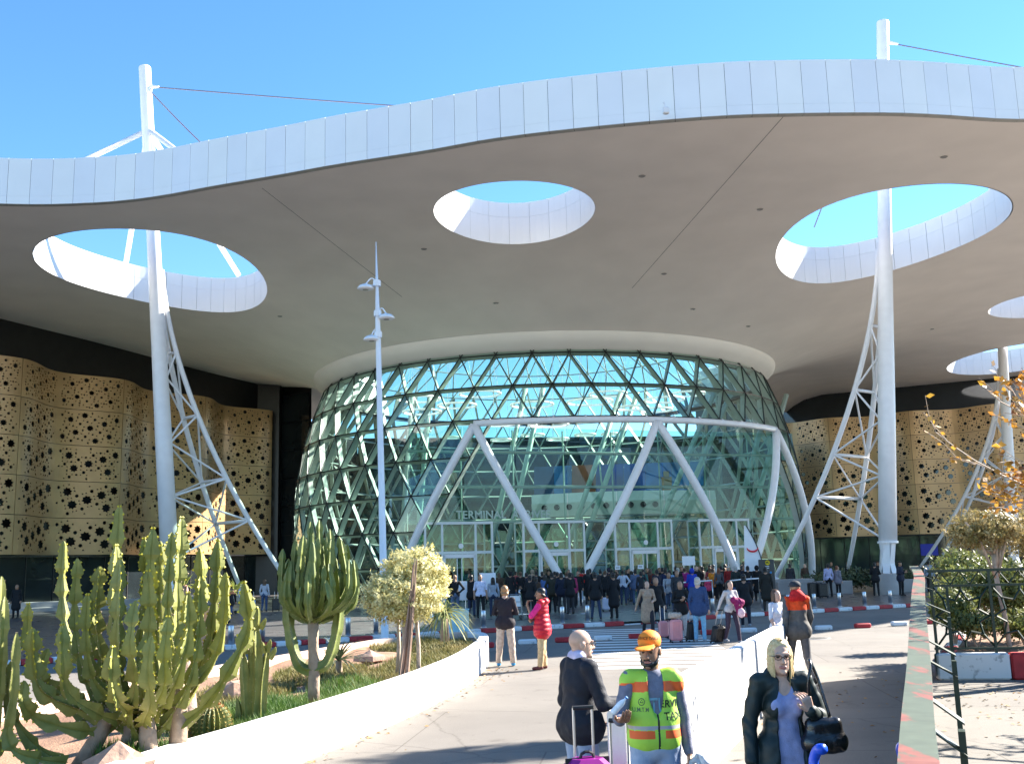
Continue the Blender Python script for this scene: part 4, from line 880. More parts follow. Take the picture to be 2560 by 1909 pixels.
# ================================================================ lamp post
lp = thing('lamp_post', 'slim white lamp post with three saucer lamps behind the planter', 'lamp post', (-4.25, 33.95, 0), world=True); lb, lt = Vector((-4.25, 33.95, 0)), DP(940, 605, 33.95)
mb = MB(); a = lb.lerp(lt, .78); mb.tube([lb, lb + Vector((0, 0, .02)), a, lt.lerp(a, .98), lt], [.16, .125, .085, .085, .012], 14); mb.go('pole', M_WHITE_STEEL, lp, True)
mb = MB(); mb.lathe([(.22, 0), (.22, .04), (.14, .06)], 14, lb); mb.go('base_plate', M_WHITE_STEEL, lp)
for u, v, s in ((914, 720, -1), (966, 794, 1), (929, 848, -1)):
    p = DP(u, v, 33.95); ax = lb + (lt - lb) * ((p.z + .1 - lb.z) / (lt.z - lb.z)); hd = Vector((p.x, p.y, p.z)); mb = MB()
    mb.lathe([(.0, -.05), (.16, -.06), (.27, -.03), (.28, 0), (.2, .09), (.1, .13), (.0, .14)], 18, hd); h = mb.go('lamp_head', M_WHITE_STEEL, lp, True)
    mb = MB(); mb.lathe([(.0, -.062), (.1, -.064), (.1, -.05)], 12, hd); mb.go('lens', mat('lamp_lens', (.35, .33, .3), .2), h)
    mb = MB(); mb.tube(smooth_line([ax + Vector((0, 0, .12)), ax.lerp(hd, .5) + Vector((0, 0, .28)), hd + Vector((0, 0, .13))], .06), .025, 6); mb.tube([ax + Vector((0, 0, .02)), hd + Vector((0, 0, .06))], .016, 6); mb.go('arm', M_WHITE_STEEL, lp)
    mb = MB(); mb.lathe([(.13, -.1), (.13, .1)], 12, ax + Vector((0, 0, .05))); mb.go('clamp', M_WHITE_STEEL, lp)

# ================================================================ bollards
bol = [(484, 1618), (577, 1612), (655, 1606), (728, 1600), (870, 1588), (940, 1584), (1078, 1577), (1209, 1567), (1406, 1556), (1469, 1552), (1719, 1534), (1782, 1531), (1909, 1523.5), (1971, 1520), (2036, 1517.6), (2099, 1515), (2162, 1511.6), (2226, 1508)]
bw = ['behind the big cactus', 'left of the small column cactus', 'behind the small column cactus', 'left of the candelabra tree trunk', 'behind the spiky yucca', 'left of the lamp post foot', 'right of the clipped tree', 'left of the man in black sweater', 'right of the man in the red vest', 'beside the man in dark jacket and jeans', 'behind the denim jacketed man', 'left of the woman with the trolley case', 'in front of the black and yellow sign', 'behind the orange jacketed person', 'above the white ramp wall end', 'in front of the couple with black luggage', 'left of the mast drum', 'in front of the mast drum']
bmesh_ = None
for (u, v), w in zip(bol, bw):
    p = G(u, v, .13); t = thing('bollard', 'steel bollard on the plaza edge ' + w, 'bollard', p, 0, 'steel bollards along the plaza edge')
    if bmesh_ is None:
        mb = MB(); mb.lathe([(.0, 0), (.085, 0), (.085, .56), (.075, .58), (.0, .585)], 16); b1 = mb.go('post', M_STEEL, t, True); mb = MB(); mb.lathe([(.12, 0), (.12, .015), (.085, .02)], 16); b2 = mb.go('base_ring', M_STEEL, t); bmesh_ = (b1.data, b2.data)
    else: inst(bmesh_[0], 'post', t); inst(bmesh_[1], 'base_ring', t)

# ================================================================ white ramp wall
rw = thing('ramp_wall', 'low white wall running away beside the zebra crossing', 'wall', (3, 15, 0), world=True)
wl = [Vector((.84, 8.62, 0)), Vector((1.58, 10.65, 0)), Vector((3.30, 15.2, 0))]; wl2 = [Vector((3.335, 15.2, 0)), Vector((4.7, 18.9, 0)), Vector((6.02, 22.7, 0))]
def seg_wall(a, b, w, h, name):
    d = (b - a).normalized(); q = Vector((-d.y, d.x, 0)); c = (a + b) / 2 + q * w / 2; mb = MB(); mb.bbox(c + Vector((0, 0, h / 2)), ((b - a).length, w, h), .015, 0, atan2(d.y, d.x)); mb.go(name, M_WHITE_WALL, rw)
wall_strip([wl[0], wl[1], wl[2], wl2[1], wl2[2]], .16, 0, 1.1, 'wall_section', M_WHITE_WALL, rw)

# ================================================================ green barrier
gb = thing('green_barrier', 'green steel barrier with worn flat top rail showing red primer', 'barrier', (5, 12, 0), world=True)
def worn_mat():
    m = bpy.data.materials.new('worn_green_paint'); m.use_nodes = True; n = m.node_tree.nodes; l = m.node_tree.links; b = n['Principled BSDF']; tc = n.new('ShaderNodeTexCoord')
    mp = n.new('ShaderNodeMapping'); mp.inputs['Scale'].default_value = (3.5, .9, 1); l.new(tc.outputs['Object'], mp.inputs['Vector'])
    a = n.new('ShaderNodeTexNoise'); a.inputs['Scale'].default_value = 1.15; a.inputs['Detail'].default_value = 9; a.inputs['Roughness'].default_value = .62; l.new(mp.outputs[0], a.inputs['Vector'])
    r = n.new('ShaderNodeValToRGB'); e = r.color_ramp.elements; e[0].position = .53; e[0].color = (.075, .095, .07, 1); e[1].position = .57; e[1].color = (.20, .07, .055, 1); l.new(a.outputs['Fac'], r.inputs[0])
    g = n.new('ShaderNodeTexNoise'); g.inputs['Scale'].default_value = 9; g.inputs['Detail'].default_value = 6; l.new(tc.outputs['Object'], g.inputs['Vector']); r2 = n.new('ShaderNodeValToRGB'); r2.color_ramp.elements[0].color = (.7, .7, .7, 1); r2.color_ramp.elements[1].color = (1.5, 1.5, 1.4, 1); l.new(g.outputs['Fac'], r2.inputs[0])
    mx = n.new('ShaderNodeMix'); mx.data_type = 'RGBA'; mx.blend_type = 'MULTIPLY'; mx.inputs[0].default_value = 1; l.new(r.outputs[0], mx.inputs[6]); l.new(r2.outputs[0], mx.inputs[7]); l.new(mx.outputs[2], b.inputs['Base Color']); b.inputs['Roughness'].default_value = .5; return m
M_GREEN = mat('dark_green_paint', (.012, .03, .016), .45, var=.2, scale=3)
# centre line of the rail: image column, distance, level
rail = []
for u, v, wd in ((2298, 1960, 102), (2296, 1909, 96), (2294, 1780, 73), (2297, 1645, 53), (2295, 1523, 36), (2296, 1467, 28.5), (2298, 1440, 25), (2292, 1424, 22), (2284, 1414, 20.5)):
    y = .165 * FPX / wd; rail.append(DP(u, v, y))
rl_ = smooth_line(rail, .35); M_WORN = worn_mat(); hw = .082; mb = MB()
for i, p in enumerate(rl_):
    a, b = rl_[max(0, i - 1)], rl_[min(len(rl_) - 1, i + 1)]; d = (b - a).normalized(); q = Vector((d.y, -d.x, 0)).normalized() * hw
    mb.v += [p - q, p + q, p + q - Vector((0, 0, .05)), p - q - Vector((0, 0, .05))]
for i in range(len(rl_) - 1):
    for j in range(4): a, b = i * 4 + j, i * 4 + (j + 1) % 4; mb.f.append((a, b, b + 4, a + 4)); mb.m.append(0)
k = 4 * (len(rl_) - 1); mb.f += [(0, 1, 2, 3), (k, k + 3, k + 2, k + 1)]; mb.m += [0, 0]; mb.go('top_rail', M_WORN, gb)
for i in range(0, len(rl_) - 1, 5):
    a, b = rl_[i], rl_[min(i + 5, len(rl_) - 1)]; d = (b - a); d.z = 0; d.normalize(); q = Vector((d.y, -d.x, 0)) * .012
    mb = MB(); v = [a - q, b - q, b + q, a + q]; mb.add([Vector((p.x, p.y, .08)) for p in v] + [Vector((p.x, p.y, p.z - .055)) for p in v], [(0, 1, 5, 4), (1, 2, 6, 5), (2, 3, 7, 6), (3, 0, 4, 7), (4, 5, 6, 7), (3, 2, 1, 0)]); mb.go('steel_sheet', M_GREEN, gb)
for u, y in ((2362, 4.2), (2352, 6.6), (2343, 9.4), (2340, 13.0), (2338, 17.5)):
    j = min(range(len(rl_)), key=lambda i: abs(rl_[i].y - y)); p = rl_[j]; d = (rl_[min(j + 1, len(rl_) - 1)] - rl_[j - 1]); d.z = 0; d.normalize(); q = Vector((d.y, -d.x, 0)); o = .11 + .017 * y
    mb = MB(); mb.box(p + q * o + Vector((0, 0, -.13 - p.z / 2)), (.11, .04, p.z - .14), 0, atan2(d.y, d.x)); mb.go('post', M_GREEN, gb)
    for h in (.02, .2):
        mb = MB(); a = p + q * (hw - .01) + Vector((0, 0, -h)); b = p + q * (o + .02) + Vector((0, 0, -h - .13)); t = d * .08
        mb.add([a - t, a + t, b + t, b - t] + [x - Vector((0, 0, .012)) for x in (a - t, a + t, b + t, b - t)], [(0, 1, 2, 3), (4, 7, 6, 5), (0, 4, 5, 1), (1, 5, 6, 2), (2, 6, 7, 3), (3, 7, 4, 0)]); mb.go('bracket_plate', M_GREEN, gb)

# ================================================================ right planter with patterned fence
rp = thing('kerbed_planter', 'planted island edged by a red and white painted kerb', 'planter', (10, 20, 0), world=True)
KA, KB = Vector((7.62, 19.6, 0)), Vector((13.5, 18.5, 0)); kd = (KB - KA).normalized(); kn = Vector((-kd.y, kd.x, 0))
for i in range(4):
    a = KA + kd * (i * 1.55 if i == 0 else -.28 + i * 1.55); ln = 1.25 if i == 0 else 1.53
    mb = MB(); c = a + kd * ln / 2 + kn * .13 + Vector((0, 0, .235)); mb.bbox(c, (ln, .26, .47), .03, 0, atan2(kd.y, kd.x)); mb.go('kerb_block', M_KW if i % 2 == 0 else M_KR, rp)
for i in range(6):
    sd_ = Vector((.43, .90, 0)).normalized(); a = KA + sd_ * (.35 + i * 1.5); mb = MB(); c = a + sd_ * .72 + kd * .16 + Vector((0, 0, .235)); mb.bbox(c, (1.44, .26, .47), .03, 0, atan2(sd_.y, sd_.x)); mb.go('kerb_block', M_KR if i % 2 == 0 else M_KW, rp)
P = [KA + kd * .24 + kn * .25, KA + kd * 6 + kn * .25, KA + kd * 6 + kn * 9.2, KA + Vector((4.3, 9.0, 0)) + kd * .24]
vv, tt = poly_holes([(p.x, p.y) for p in P], [], [(x, y) for x in np.arange(8, 15, .4) for y in np.arange(18.5, 29, .4) if inpoly(x, y, [(p.x, p.y) for p in P])]); mk('soil', [(p.x, p.y, .42 + .05 * sin(p.x * 3) * cos(p.y * 2)) for p in vv], tt, soil_mat(), rp, True)
fe = thing('patterned_fence', 'dark green iron fence of interlaced star lines on the painted kerb', 'fence', (KA.x, KA.y, .47), atan2(kd.y, kd.x))
FH, BW = 1.48, 1.02
for z in (FH, FH - .27, .08): mb = MB(); mb.box((3, .13, z), (6, .045, .04 if z < FH else .05)); mb.go('rail', M_GREEN, fe)
def bar(a, b, r=.019, name='pattern_bar'): mb = MB(); mb.tube([(a[0], .13, a[1]), (b[0], .13, b[1])], r, 4); mb.go(name, M_GREEN, fe)
for i in range(7):
    mb = MB(); mb.box((.04 + i * BW, .13, FH / 2), (.045, .05, FH)); mb.go('post', M_GREEN, fe)
for i in range(5):
    x0 = .04 + i * BW; cxm, cz = x0 + BW / 2, .66; r = .30
    oct_ = [(cxm + r * cos(pi / 8 + pi * k / 4), cz + r * sin(pi / 8 + pi * k / 4)) for k in range(8)]
    for k in range(8):
        a = oct_[k]; b = oct_[(k + 1) % 8]; m_ = (cxm + r * 1.55 * cos(pi / 4 + pi * k / 4), cz + r * 1.55 * sin(pi / 4 + pi * k / 4)); bar(a, m_); bar(m_, b)
    bar((x0, cz), (cxm - r * 1.55, cz)); bar((cxm + r * 1.55, cz), (x0 + BW, cz)); bar((cxm, cz + r * 1.55), (cxm, FH - .27)); bar((cxm, .08), (cxm, cz - r * 1.55))
    for sx in (-1, 1):
        for sz in (-1, 1): m_ = (cxm + sx * r * 1.1, cz + sz * r * 1.1); bar(m_, (cxm + sx * BW / 2, cz + sz * .56))
    for k in range(3):
        a = x0 + BW * k / 3; bar((a, FH - .25), (a + BW / 6, FH - .02), .011); bar((a + BW / 6, FH - .02), (a + BW / 3, FH - .25), .011)
M_SHRUB = mat('shrub_leaf', (.05, .085, .02), .5, scale=3, col2=(.26, .27, .08), tr=.3)
M_GOLDLEAF = mat('bronze_green_leaf', (.19, .16, .04), .5, scale=4, col2=(.5, .38, .18), tr=.3)
for i, (u, v, y, a, b, c, n_, lab) in enumerate(((2450, 1470, 23, .9, .8, .55, 4200, 'broad leafy shrub behind the fence left of the leaning trunk'), (2380, 1520, 21.6, .5, .5, .4, 1900, 'low yellowish shrub behind the fence post beside the barrier'), (2545, 1480, 22.5, .8, .7, .75, 4200, 'dense shrub behind the fence right of the leaning trunk'), (2440, 1560, 20.9, .5, .4, .25, 1200, 'small grassy shrub at the foot of the leaning tree'), (2560, 1560, 21, .6, .5, .3, 1500, 'low shrub at the right edge behind the fence'), (2400, 1420, 26, .7, .6, .5, 2200, 'shrub at the back of the fenced island'))):
    p = DP(u, v, y); t = thing('shrub', lab, 'shrub', (p.x, p.y, .42), 0, 'shrubs behind the patterned fence', world=True); leaf_cloud([(p.x, p.y, p.z, a, b, c)], n_, .055, M_SHRUB, t, 'foliage', .25, i + 20)
    for k in range(5): mb = MB(); e = Vector((p.x + random.uniform(-.5, .5) * a, p.y, p.z + random.uniform(-.2, .3) * c)); mb.tube([(p.x, p.y, .4), e], [.02, .008], 5); mb.go('stem', M_PALEBARK, t)
lt_ = thing('leaning_tree', 'small clipped tree with pale leaning trunk behind the patterned fence', 'tree', (9.9, 20.7, .42), world=True); pts = [DP(2524, 1608, 20.7), DP(2508, 1520, 20.7), DP(2492, 1450, 20.7), DP(2484, 1385, 20.7)]; pts[0].z = .4
mb = MB(); mb.tube(smooth_line(pts, .1), .05, 8); mb.go('trunk', M_PALEBARK, lt_, True); c = DP(2462, 1322, 20.7)
for k in range(9):
    mb = MB(); e = c + Vector((random.uniform(-.6, .6), random.uniform(-.4, .4), random.uniform(-.2, .3))); mb.tube([pts[2 + (k % 2)], (pts[3] + e) / 2 + Vector((0, 0, -.05)), e], [.03, .02, .008], 6); mb.go('limb', M_PALEBARK, lt_, True)
leaf_cloud([(c.x, c.y, c.z, .72, .6, .38), (c.x - .35, c.y, c.z - .1, .4, .4, .26), (c.x + .3, c.y, c.z + .02, .45, .4, .32)], 9000, .036, M_GOLDLEAF, lt_, 'crown', .35, 9)
t2 = thing('clipped_tree', 'clipped bronze leaved crown cut off by the right edge', 'clipped tree', (10.9, 21.5, .42), world=True); c = DP(2595, 1340, 21.5); leaf_cloud([(c.x, c.y, c.z, .65, .6, .5)], 5000, .036, M_GOLDLEAF, t2, 'crown', .35, 12)
mb = MB(); mb.tube([(c.x + .1, c.y, .4), (c.x, c.y, c.z)], [.05, .03], 8); mb.go('trunk', M_PALEBARK, t2, True)
# autumn tree standing out of frame on the right, its twigs reaching into view
M_AUT = mat('autumn_leaf', (.2, .06, .02), .5, scale=2.5, col2=(.62, .36, .04), tr=.4)
at_ = thing('autumn_tree', 'sparse autumn tree whose red and yellow leaved twigs enter at the right', 'tree', (9.15, 13.2, 0), world=True); rn = random.Random(8); TB = Vector((9.15, 13.2, 0))
mb = MB(); mb.tube([TB, TB + Vector((-.1, 0, 1.6)), TB + Vector((-.2, .1, 3.2))], [.16, .12, .09], 10); mb.go('trunk', M_PALEBARK, at_, True)
lv, lf, tw = [], [], MB()
def leafat(p, s):
    u = Vector((rn.gauss(0, 1), rn.gauss(0, 1), rn.gauss(0, .6))).normalized(); w = u.cross(Vector((rn.gauss(0, 1), rn.gauss(0, 1), rn.gauss(0, 1)))).normalized(); o = len(lv); lv.extend([p, p + u * s * .5 + w * s * .36, p + u * s * 1.05, p + u * s * .5 - w * s * .36]); lf.append((o, o + 1, o + 2, o + 3))
def twig(p, d, L, r, depth):
    q = p + d * L + Vector((0, 0, rn.uniform(-.02, .06))); tw.tube([p, (p + q) / 2 + Vector((rn.uniform(-.03, .03), rn.uniform(-.03, .03), rn.uniform(-.02, .04))), q], [r, r * .8, r * .6], 4, cap=False)
    if depth <= 1:
        for k in range(rn.randint(3, 6)): leafat(p.lerp(q, rn.uniform(.2, 1)), rn.uniform(.06, .12))
    if depth == 0: return
    for k in range(rn.randint(2, 3)): twig(p.lerp(q, rn.uniform(.5, 1)), (d + Vector((rn.uniform(-.7, .7), rn.uniform(-.7, .7), rn.uniform(-.35, .5)))).normalized(), L * rn.uniform(.55, .8), r * .6, depth - 1)
for k in range(8):
    a = 2 * pi * k / 8 + .4; st = TB + Vector((-.2, .1, 1.9 + .18 * k)); twig(st, Vector((cos(a), sin(a), rn.uniform(.15, .6))).normalized(), 1.35, .04, 4)
twig(TB + Vector((-.2, .1, 2.4)), Vector((-.95, -.15, .28)).normalized(), 1.5, .04, 4); twig(TB + Vector((-.2, .1, 3.0)), Vector((-.9, -.1, .35)).normalized(), 1.4, .04, 4); twig(TB + Vector((-.2, .1, 3.1)), Vector((-.7, -.2, .8)).normalized(), 1.3, .04, 4)
tw.go('branches', M_PALEBARK, at_); mk('leaves', lv, lf, M_AUT, at_); at_.children[-1]['kind'] = 'stuff'

rt2 = thing('roadside_tree', 'tall thin crowned tree beyond the right edge casting dappled shade on the paving', 'tree', (14.5, 21.4, 0), world=True)
mb = MB(); mb.tube([(14.5, 21.4, 0), (14.4, 21.4, 4), (14.2, 21.1, 8), (14.1, 20.9, 10.5)], [.22, .17, .11, .05], 10); mb.go('trunk', M_PALEBARK, rt2, True)
leaf_cloud([(14.0, 20.5, 10.2, 1.2, .6, .8), (13.2, 20.4, 10.4, .7, .5, .5)], 800, .17, M_SHRUB, rt2, 'crown', .1, 44)
# ================================================================ planters and clutter under the canopy
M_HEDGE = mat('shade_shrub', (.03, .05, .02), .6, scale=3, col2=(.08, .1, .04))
pm = thing('concrete_planter', 'low concrete planter wall with shrubs at the foot of the right mast leg', 'planter', (20, 62, .13), world=True)
def pbox(a, b, w, h, parent, name, m): d = b - a; mb = MB(); mb.bbox((a + b) / 2 + Vector((0, 0, h / 2 + .13)), (d.length, w, h), .03, 0, atan2(d.y, d.x)); mb.go(name, m, parent)
pbox(Vector((15.0, 61.2, 0)), Vector((19.2, 60.9, 0)), .35, .75, pm, 'wall', M_CONC); pbox(Vector((21.6, 60.6, 0)), Vector((31, 60.2, 0)), .35, .75, pm, 'wall', M_CONC); pbox(Vector((15.2, 61.4, 0)), Vector((15.9, 71, 0)), .35, .75, pm, 'wall', M_CONC); pbox(Vector((14.95, 62.0, 0)), Vector((17.2, 61.9, 0)), 1.3, .9, pm, 'leg_plinth', M_CONC)
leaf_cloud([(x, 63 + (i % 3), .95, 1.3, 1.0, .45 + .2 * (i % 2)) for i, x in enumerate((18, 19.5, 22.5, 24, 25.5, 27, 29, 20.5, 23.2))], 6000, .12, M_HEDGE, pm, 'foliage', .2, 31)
pl_ = thing('concrete_bench_wall', 'long low grey wall at the foot of the left facade', 'wall', (-25, 70, .13), world=True)
pbox(Vector((-38, 62, 0)), Vector((-18.5, 72.5, 0)), .5, .62, pl_, 'wall', M_CONC); pbox(Vector((-38, 61.6, 0)), Vector((-19, 71.8, 0)), .45, .28, pl_, 'bench_slab', M_CONC)
# white boards, signs
M_BOARD = mat('white_board', (.8, .8, .82), .5, var=.03)
def panel_board(name, label, u0, u1, v0, v1, y, legs=True):
    a, b = DP(u0, v1, y), DP(u1, v0, y); t = thing(name, label, 'board', ((a.x + b.x) / 2, y, .13), world=True); mb = MB(); mb.bbox(((a.x + b.x) / 2, y, (a.z + b.z) / 2), (b.x - a.x, .06, b.z - a.z), .01); mb.go('panel', M_BOARD, t)
    if legs:
        for x in (a.x + .08, b.x - .08): mb = MB(); mb.tube([(x, y + .04, .13), (x, y + .04, a.z + .2)], .02, 6); mb.go('leg', M_STEEL, t)
    return t
panel_board('display_board', 'tall blank white board behind the man in white shirt', 1199, 1239, 1431, 1490, 46)
panel_board('display_board', 'smaller white board behind the bald man in black', 1141, 1168, 1452, 1500, 45.5)
panel_board('notice_board', 'white notice board held high above the waiting crowd', 1706, 1737, 1389, 1413, 57.5)
bx_ = thing('pale_blue_box', 'pale blue box standing behind the planter tip', 'box', G(1145, 1580, .13), 0); mb = MB(); mb.bbox((0, 0, .36), (.72, .4, .72), .02); mb.go('body', mat('pale_blue_paint', (.35, .62, .70), .5), bx_); mb = MB(); mb.bbox((0, 0, .735), (.76, .44, .03), .008); mb.go('lid', mat('pale_blue_paint', (.35, .62, .7), .5), bx_)
tot = DP(1922, 1490, 55); ts = thing('totem_sign', 'dark totem sign with yellow arrivals disc beside the dome', 'sign', (tot.x, 55, .13), world=True)
a, b = DP(1901, 1475, 55), DP(1934, 1397, 55); mb = MB(); mb.bbox(((a.x + b.x) / 2, 55, (b.z + .13) / 2), (b.x - a.x, .18, b.z - .13), .02); mb.go('body', mat('sign_grey', (.03, .035, .04), .4), ts)
def disc(u, v, y, r, m, parent, name):
    p = DP(u, v, y); mb = MB(); mb.lathe([(.0, 0), (r, 0), (r, .02)], 24); o = mb.go(name, m, parent); o.matrix_basis = Matrix.Translation(p) @ Matrix.Rotation(pi / 2, 4, 'X'); return o
yd = disc(1918.5, 1405.5, 54.88, .125, mat('sign_yellow', (.75, .55, .0), .5), ts, 'yellow_disc')
p = DP(1918.5, 1405.5, 54.86); mb = MB(); mb.tube([p + Vector((-.08, 0, .03)), p + Vector((.08, 0, -.03))], .016, 5); mb.tube([p + Vector((-.01, 0, 0)), p + Vector((.03, 0, .07))], .014, 5); mb.tube([p + Vector((-.01, 0, 0)), p + Vector((-.05, 0, -.06))], .014, 5); mb.go('aircraft_symbol', M_BLACK, ts)
for v, m in ((1430, mat('sign_blue', (.05, .3, .6), .5)), (1440, M_WHITE_STEEL)): disc(1927, v, 54.88, .055, m, ts, 'round_symbol')
for v in (1415, 1419): q = DP(1918, v, 54.89); mb = MB(); mb.box(q, (.2, .01, .03)); mb.go('text_line', M_WHITE_STEEL, ts)
fg = thing('beach_flag', 'white feather flag with a red smile mark before the dome', 'flag', (DP(1872, 1470, 56).x, 56, .13), world=True); c0 = DP(1863, 1455, 56); v = []; n = 14
for k in range(n + 1):
    s = k / n; z = .6 + s * 3.4; v += [(c0.x - .05 + .18 * s, 56, z), (c0.x + .1 + .95 * (1 - s ** 2.2) + .12 * s, 56.03, z)]
me = mk('flag_cloth', v + [(x, y + .015, z) for x, y, z in v], [(2 * k, 2 * k + 1, 2 * k + 3, 2 * k + 2) for k in range(n)] + [(2 * n + 2 + 2 * k, 2 * n + 4 + 2 * k, 2 * n + 5 + 2 * k, 2 * n + 3 + 2 * k) for k in range(n)], M_BOARD, fg)
mb = MB(); mb.tube([(c0.x + 1.05, 56.02, .13)] + [(v[2 * k + 1][0] + .02, 56.02, v[2 * k + 1][2]) for k in range(n + 1)], .03, 6); mb.go('pole', M_BLACK, fg)
p = Vector((c0.x + .5, 55.97, 2.85)); mb = MB(); mb.tube([p + Vector((.3 * cos(a), 0, .22 * sin(a))) for a in [pi + .1 + (pi - .2) * k / 10 for k in range(11)]], [.02 + .035 * sin(pi * k / 10) for k in range(11)], 6); mb.go('smile_mark', mat('flag_red', (.7, .03, .05), .6), fg)
for u, v, lab, y in ((1544, 1418, 'small white name sign raised at the middle of the crowd', 53.5), (1601, 1416, 'small white name sign raised beside the striped dress', 53.0)):
    p = DP(u, v, y); t = thing('name_sign', lab, 'sign', p, 0, 'name signs held up by the crowd'); mb = MB(); mb.bbox((0, 0, 0), (.26, .02, .2), .004); mb.go('card', M_BOARD, t); mb = MB(); mb.tube([(0, .015, -.28), (0, .015, .05)], .012, 5); mb.go('stick', M_CWOOD, t)
    for k in range(2): mb = MB(); mb.box((0, -.012, .035 - .06 * k), (.18, .003, .025)); mb.go('text_line', M_BLACK, t)
# crowd rail
for i, (pts, lab) in enumerate((([(1684, 1457), (1780, 1450)], 'steel crowd rail in front of the waiting people'), ([(1818, 1452), (1850, 1448), (1897, 1445)], 'bent steel crowd rail beside the totem sign'))):
    P = [DP(u, v, 53 - .5 * i) for u, v in pts]; t = thing('crowd_rail', lab, 'rail', (P[0].x, P[0].y, .13), world=True); mb = MB(); mb.tube(P, .035, 8); mb.go('rail', M_WHITE_STEEL, t, True)
    for p in (P[0], P[-1]): mb = MB(); mb.tube([p, Vector((p.x, p.y, .13))], .03, 8); mb.go('post', M_STEEL, t, True)
sn = thing('rope_stand', 'thin steel queue stand on a round foot in the plaza', 'queue stand', G(1457, 1533, .13), 0); mb = MB(); mb.lathe([(.17, 0), (.17, .02), (.03, .05), (.0, .05)], 18); mb.go('foot', M_STEEL, sn, True); mb = MB(); mb.tube([(0, 0, .04), (0, 0, .98)], .018, 8); mb.go('pole', M_STEEL, sn, True)
# ================================================================ people: smooth distance-field bodies
def cap(a, b, ra, rb, m, k=.02, sc=(1, 1, 1), op='u', lay=None): return dict(t='c', a=np.array(a, float), b=np.array(b, float), ra=ra, rb=rb, m=m, k=k, sc=np.array(sc, float), op=op)
def ell(c, r, m, k=.02, op='u', R=None): return dict(t='e', c=np.array(c, float), r=np.array(r, float), m=m, k=k, op=op, R=R)
def dist(p, X):
    if p['t'] == 'c':
        s = p['sc']; P = X / s; a, b = p['a'] / s, p['b'] / s; ab = b - a; t = np.clip(((P - a) @ ab) / max(1e-9, ab @ ab), 0, 1)
        return (np.linalg.norm(P - a - t[..., None] * ab, axis=-1) - (p['ra'] + (p['rb'] - p['ra']) * t)) * s.min()
    Q = X - p['c']
    if p['R'] is not None: Q = Q @ p['R']
    k0 = np.linalg.norm(Q / p['r'], axis=-1); k1 = np.linalg.norm(Q / p['r'] ** 2, axis=-1); return k0 * (k0 - 1) / np.maximum(k1, 1e-6)
def pbounds(p, mg):
    if p['t'] == 'c': r = max(p['ra'], p['rb']) * p['sc'].max() + mg; return np.minimum(p['a'], p['b']) - r, np.maximum(p['a'], p['b']) + r
    r = p['r'].max() if p['R'] is not None else p['r']; return p['c'] - r - mg, p['c'] + r + mg
def polygonise(prims, h, warp=None, matfun=None):
    B = [pbounds(p, 3 * h) for p in prims if p['op'] == 'u']; lo = np.min([b[0] for b in B], axis=0); hi = np.max([b[1] for b in B], axis=0)
    n = np.ceil((hi - lo) / h).astype(int) + 1; D = np.full(n, .3, np.float32); ax = [lo[i] + h * np.arange(n[i]) for i in range(3)]
    for p in prims:
        l, u = pbounds(p, p['k'] + 3 * h); i0 = np.clip(np.floor((l - lo) / h).astype(int), 0, n - 1); i1 = np.clip(np.ceil((u - lo) / h).astype(int) + 1, 1, n)
        if (i1 <= i0).any(): continue
        sl = tuple(slice(i0[i], i1[i]) for i in range(3)); X = np.stack(np.meshgrid(*[ax[i][sl[i]] for i in range(3)], indexing='ij'), -1); d = dist(p, X).astype(np.float32); c = D[sl]; k = p['k']
        if p['op'] == 'u': t = np.clip(.5 + .5 * (c - d) / k, 0, 1); D[sl] = c * (1 - t) + d * t - k * t * (1 - t)
        else: d = -d; t = np.clip(.5 - .5 * (c - d) / k, 0, 1); D[sl] = c * (1 - t) + d * t + k * t * (1 - t)
    if warp is not None: X = np.stack(np.meshgrid(*ax, indexing='ij'), -1); D += warp(X).astype(np.float32)
    S = D < 0; m = [x - 1 for x in n]; cnt = np.zeros(m, np.int8)
    for dx in (0, 1):
        for dy in (0, 1):
            for dz in (0, 1): cnt += S[dx:m[0] + dx, dy:m[1] + dy, dz:m[2] + dz]
    I = np.argwhere((cnt > 0) & (cnt < 8)); idx = np.full(m, -1, np.int64); idx[tuple(I.T)] = np.arange(len(I)); acc = np.zeros((len(I), 3)); w = np.zeros(len(I))
    cor = [(a, b, c) for a in (0, 1) for b in (0, 1) for c in (0, 1)]
    for a in cor:
        for k in range(3):
            if a[k]: continue
            b = list(a); b[k] = 1; A, Bq = I + a, I + b; va, vb = D[tuple(A.T)], D[tuple(Bq.T)]; cr = (va < 0) != (vb < 0); t = np.where(cr, va / np.where(cr, va - vb, 1), 0)
            acc += np.where(cr[:, None], A + t[:, None] * (Bq - A), 0); w += cr
    V = lo + h * acc / w[:, None]; F = []
    for k in range(3):
        s = [slice(1, m[i]) for i in range(3)]; s2 = list(s); s[k] = slice(0, m[k]); s2[k] = slice(1, m[k] + 1); A, Bq = S[tuple(s)], S[tuple(s2)]; E = np.argwhere(A != Bq)
        if not len(E): continue
        E = E + [0 if i == k else 1 for i in range(3)]; sg = S[tuple(E.T)]; u, v = (k + 1) % 3, (k + 2) % 3; du, dv = np.eye(3, dtype=int)[u], np.eye(3, dtype=int)[v]
        q = np.stack([idx[tuple((E - du - dv).T)], idx[tuple((E - dv).T)], idx[tuple(E.T)], idx[tuple((E - du).T)]], 1); q[~sg] = q[~sg][:, ::-1]; F.append(q)
    F = np.concatenate(F); F = F[(F >= 0).all(1)]; C_ = V[F].mean(1)
    U = [p for p in prims if p['op'] == 'u']; dd = np.stack([dist(p, C_) for p in U], 0); mi = np.array([p['m'] for p in U])[dd.argmin(0)]
    if matfun: mi = matfun(C_, mi)
    return V, F, mi
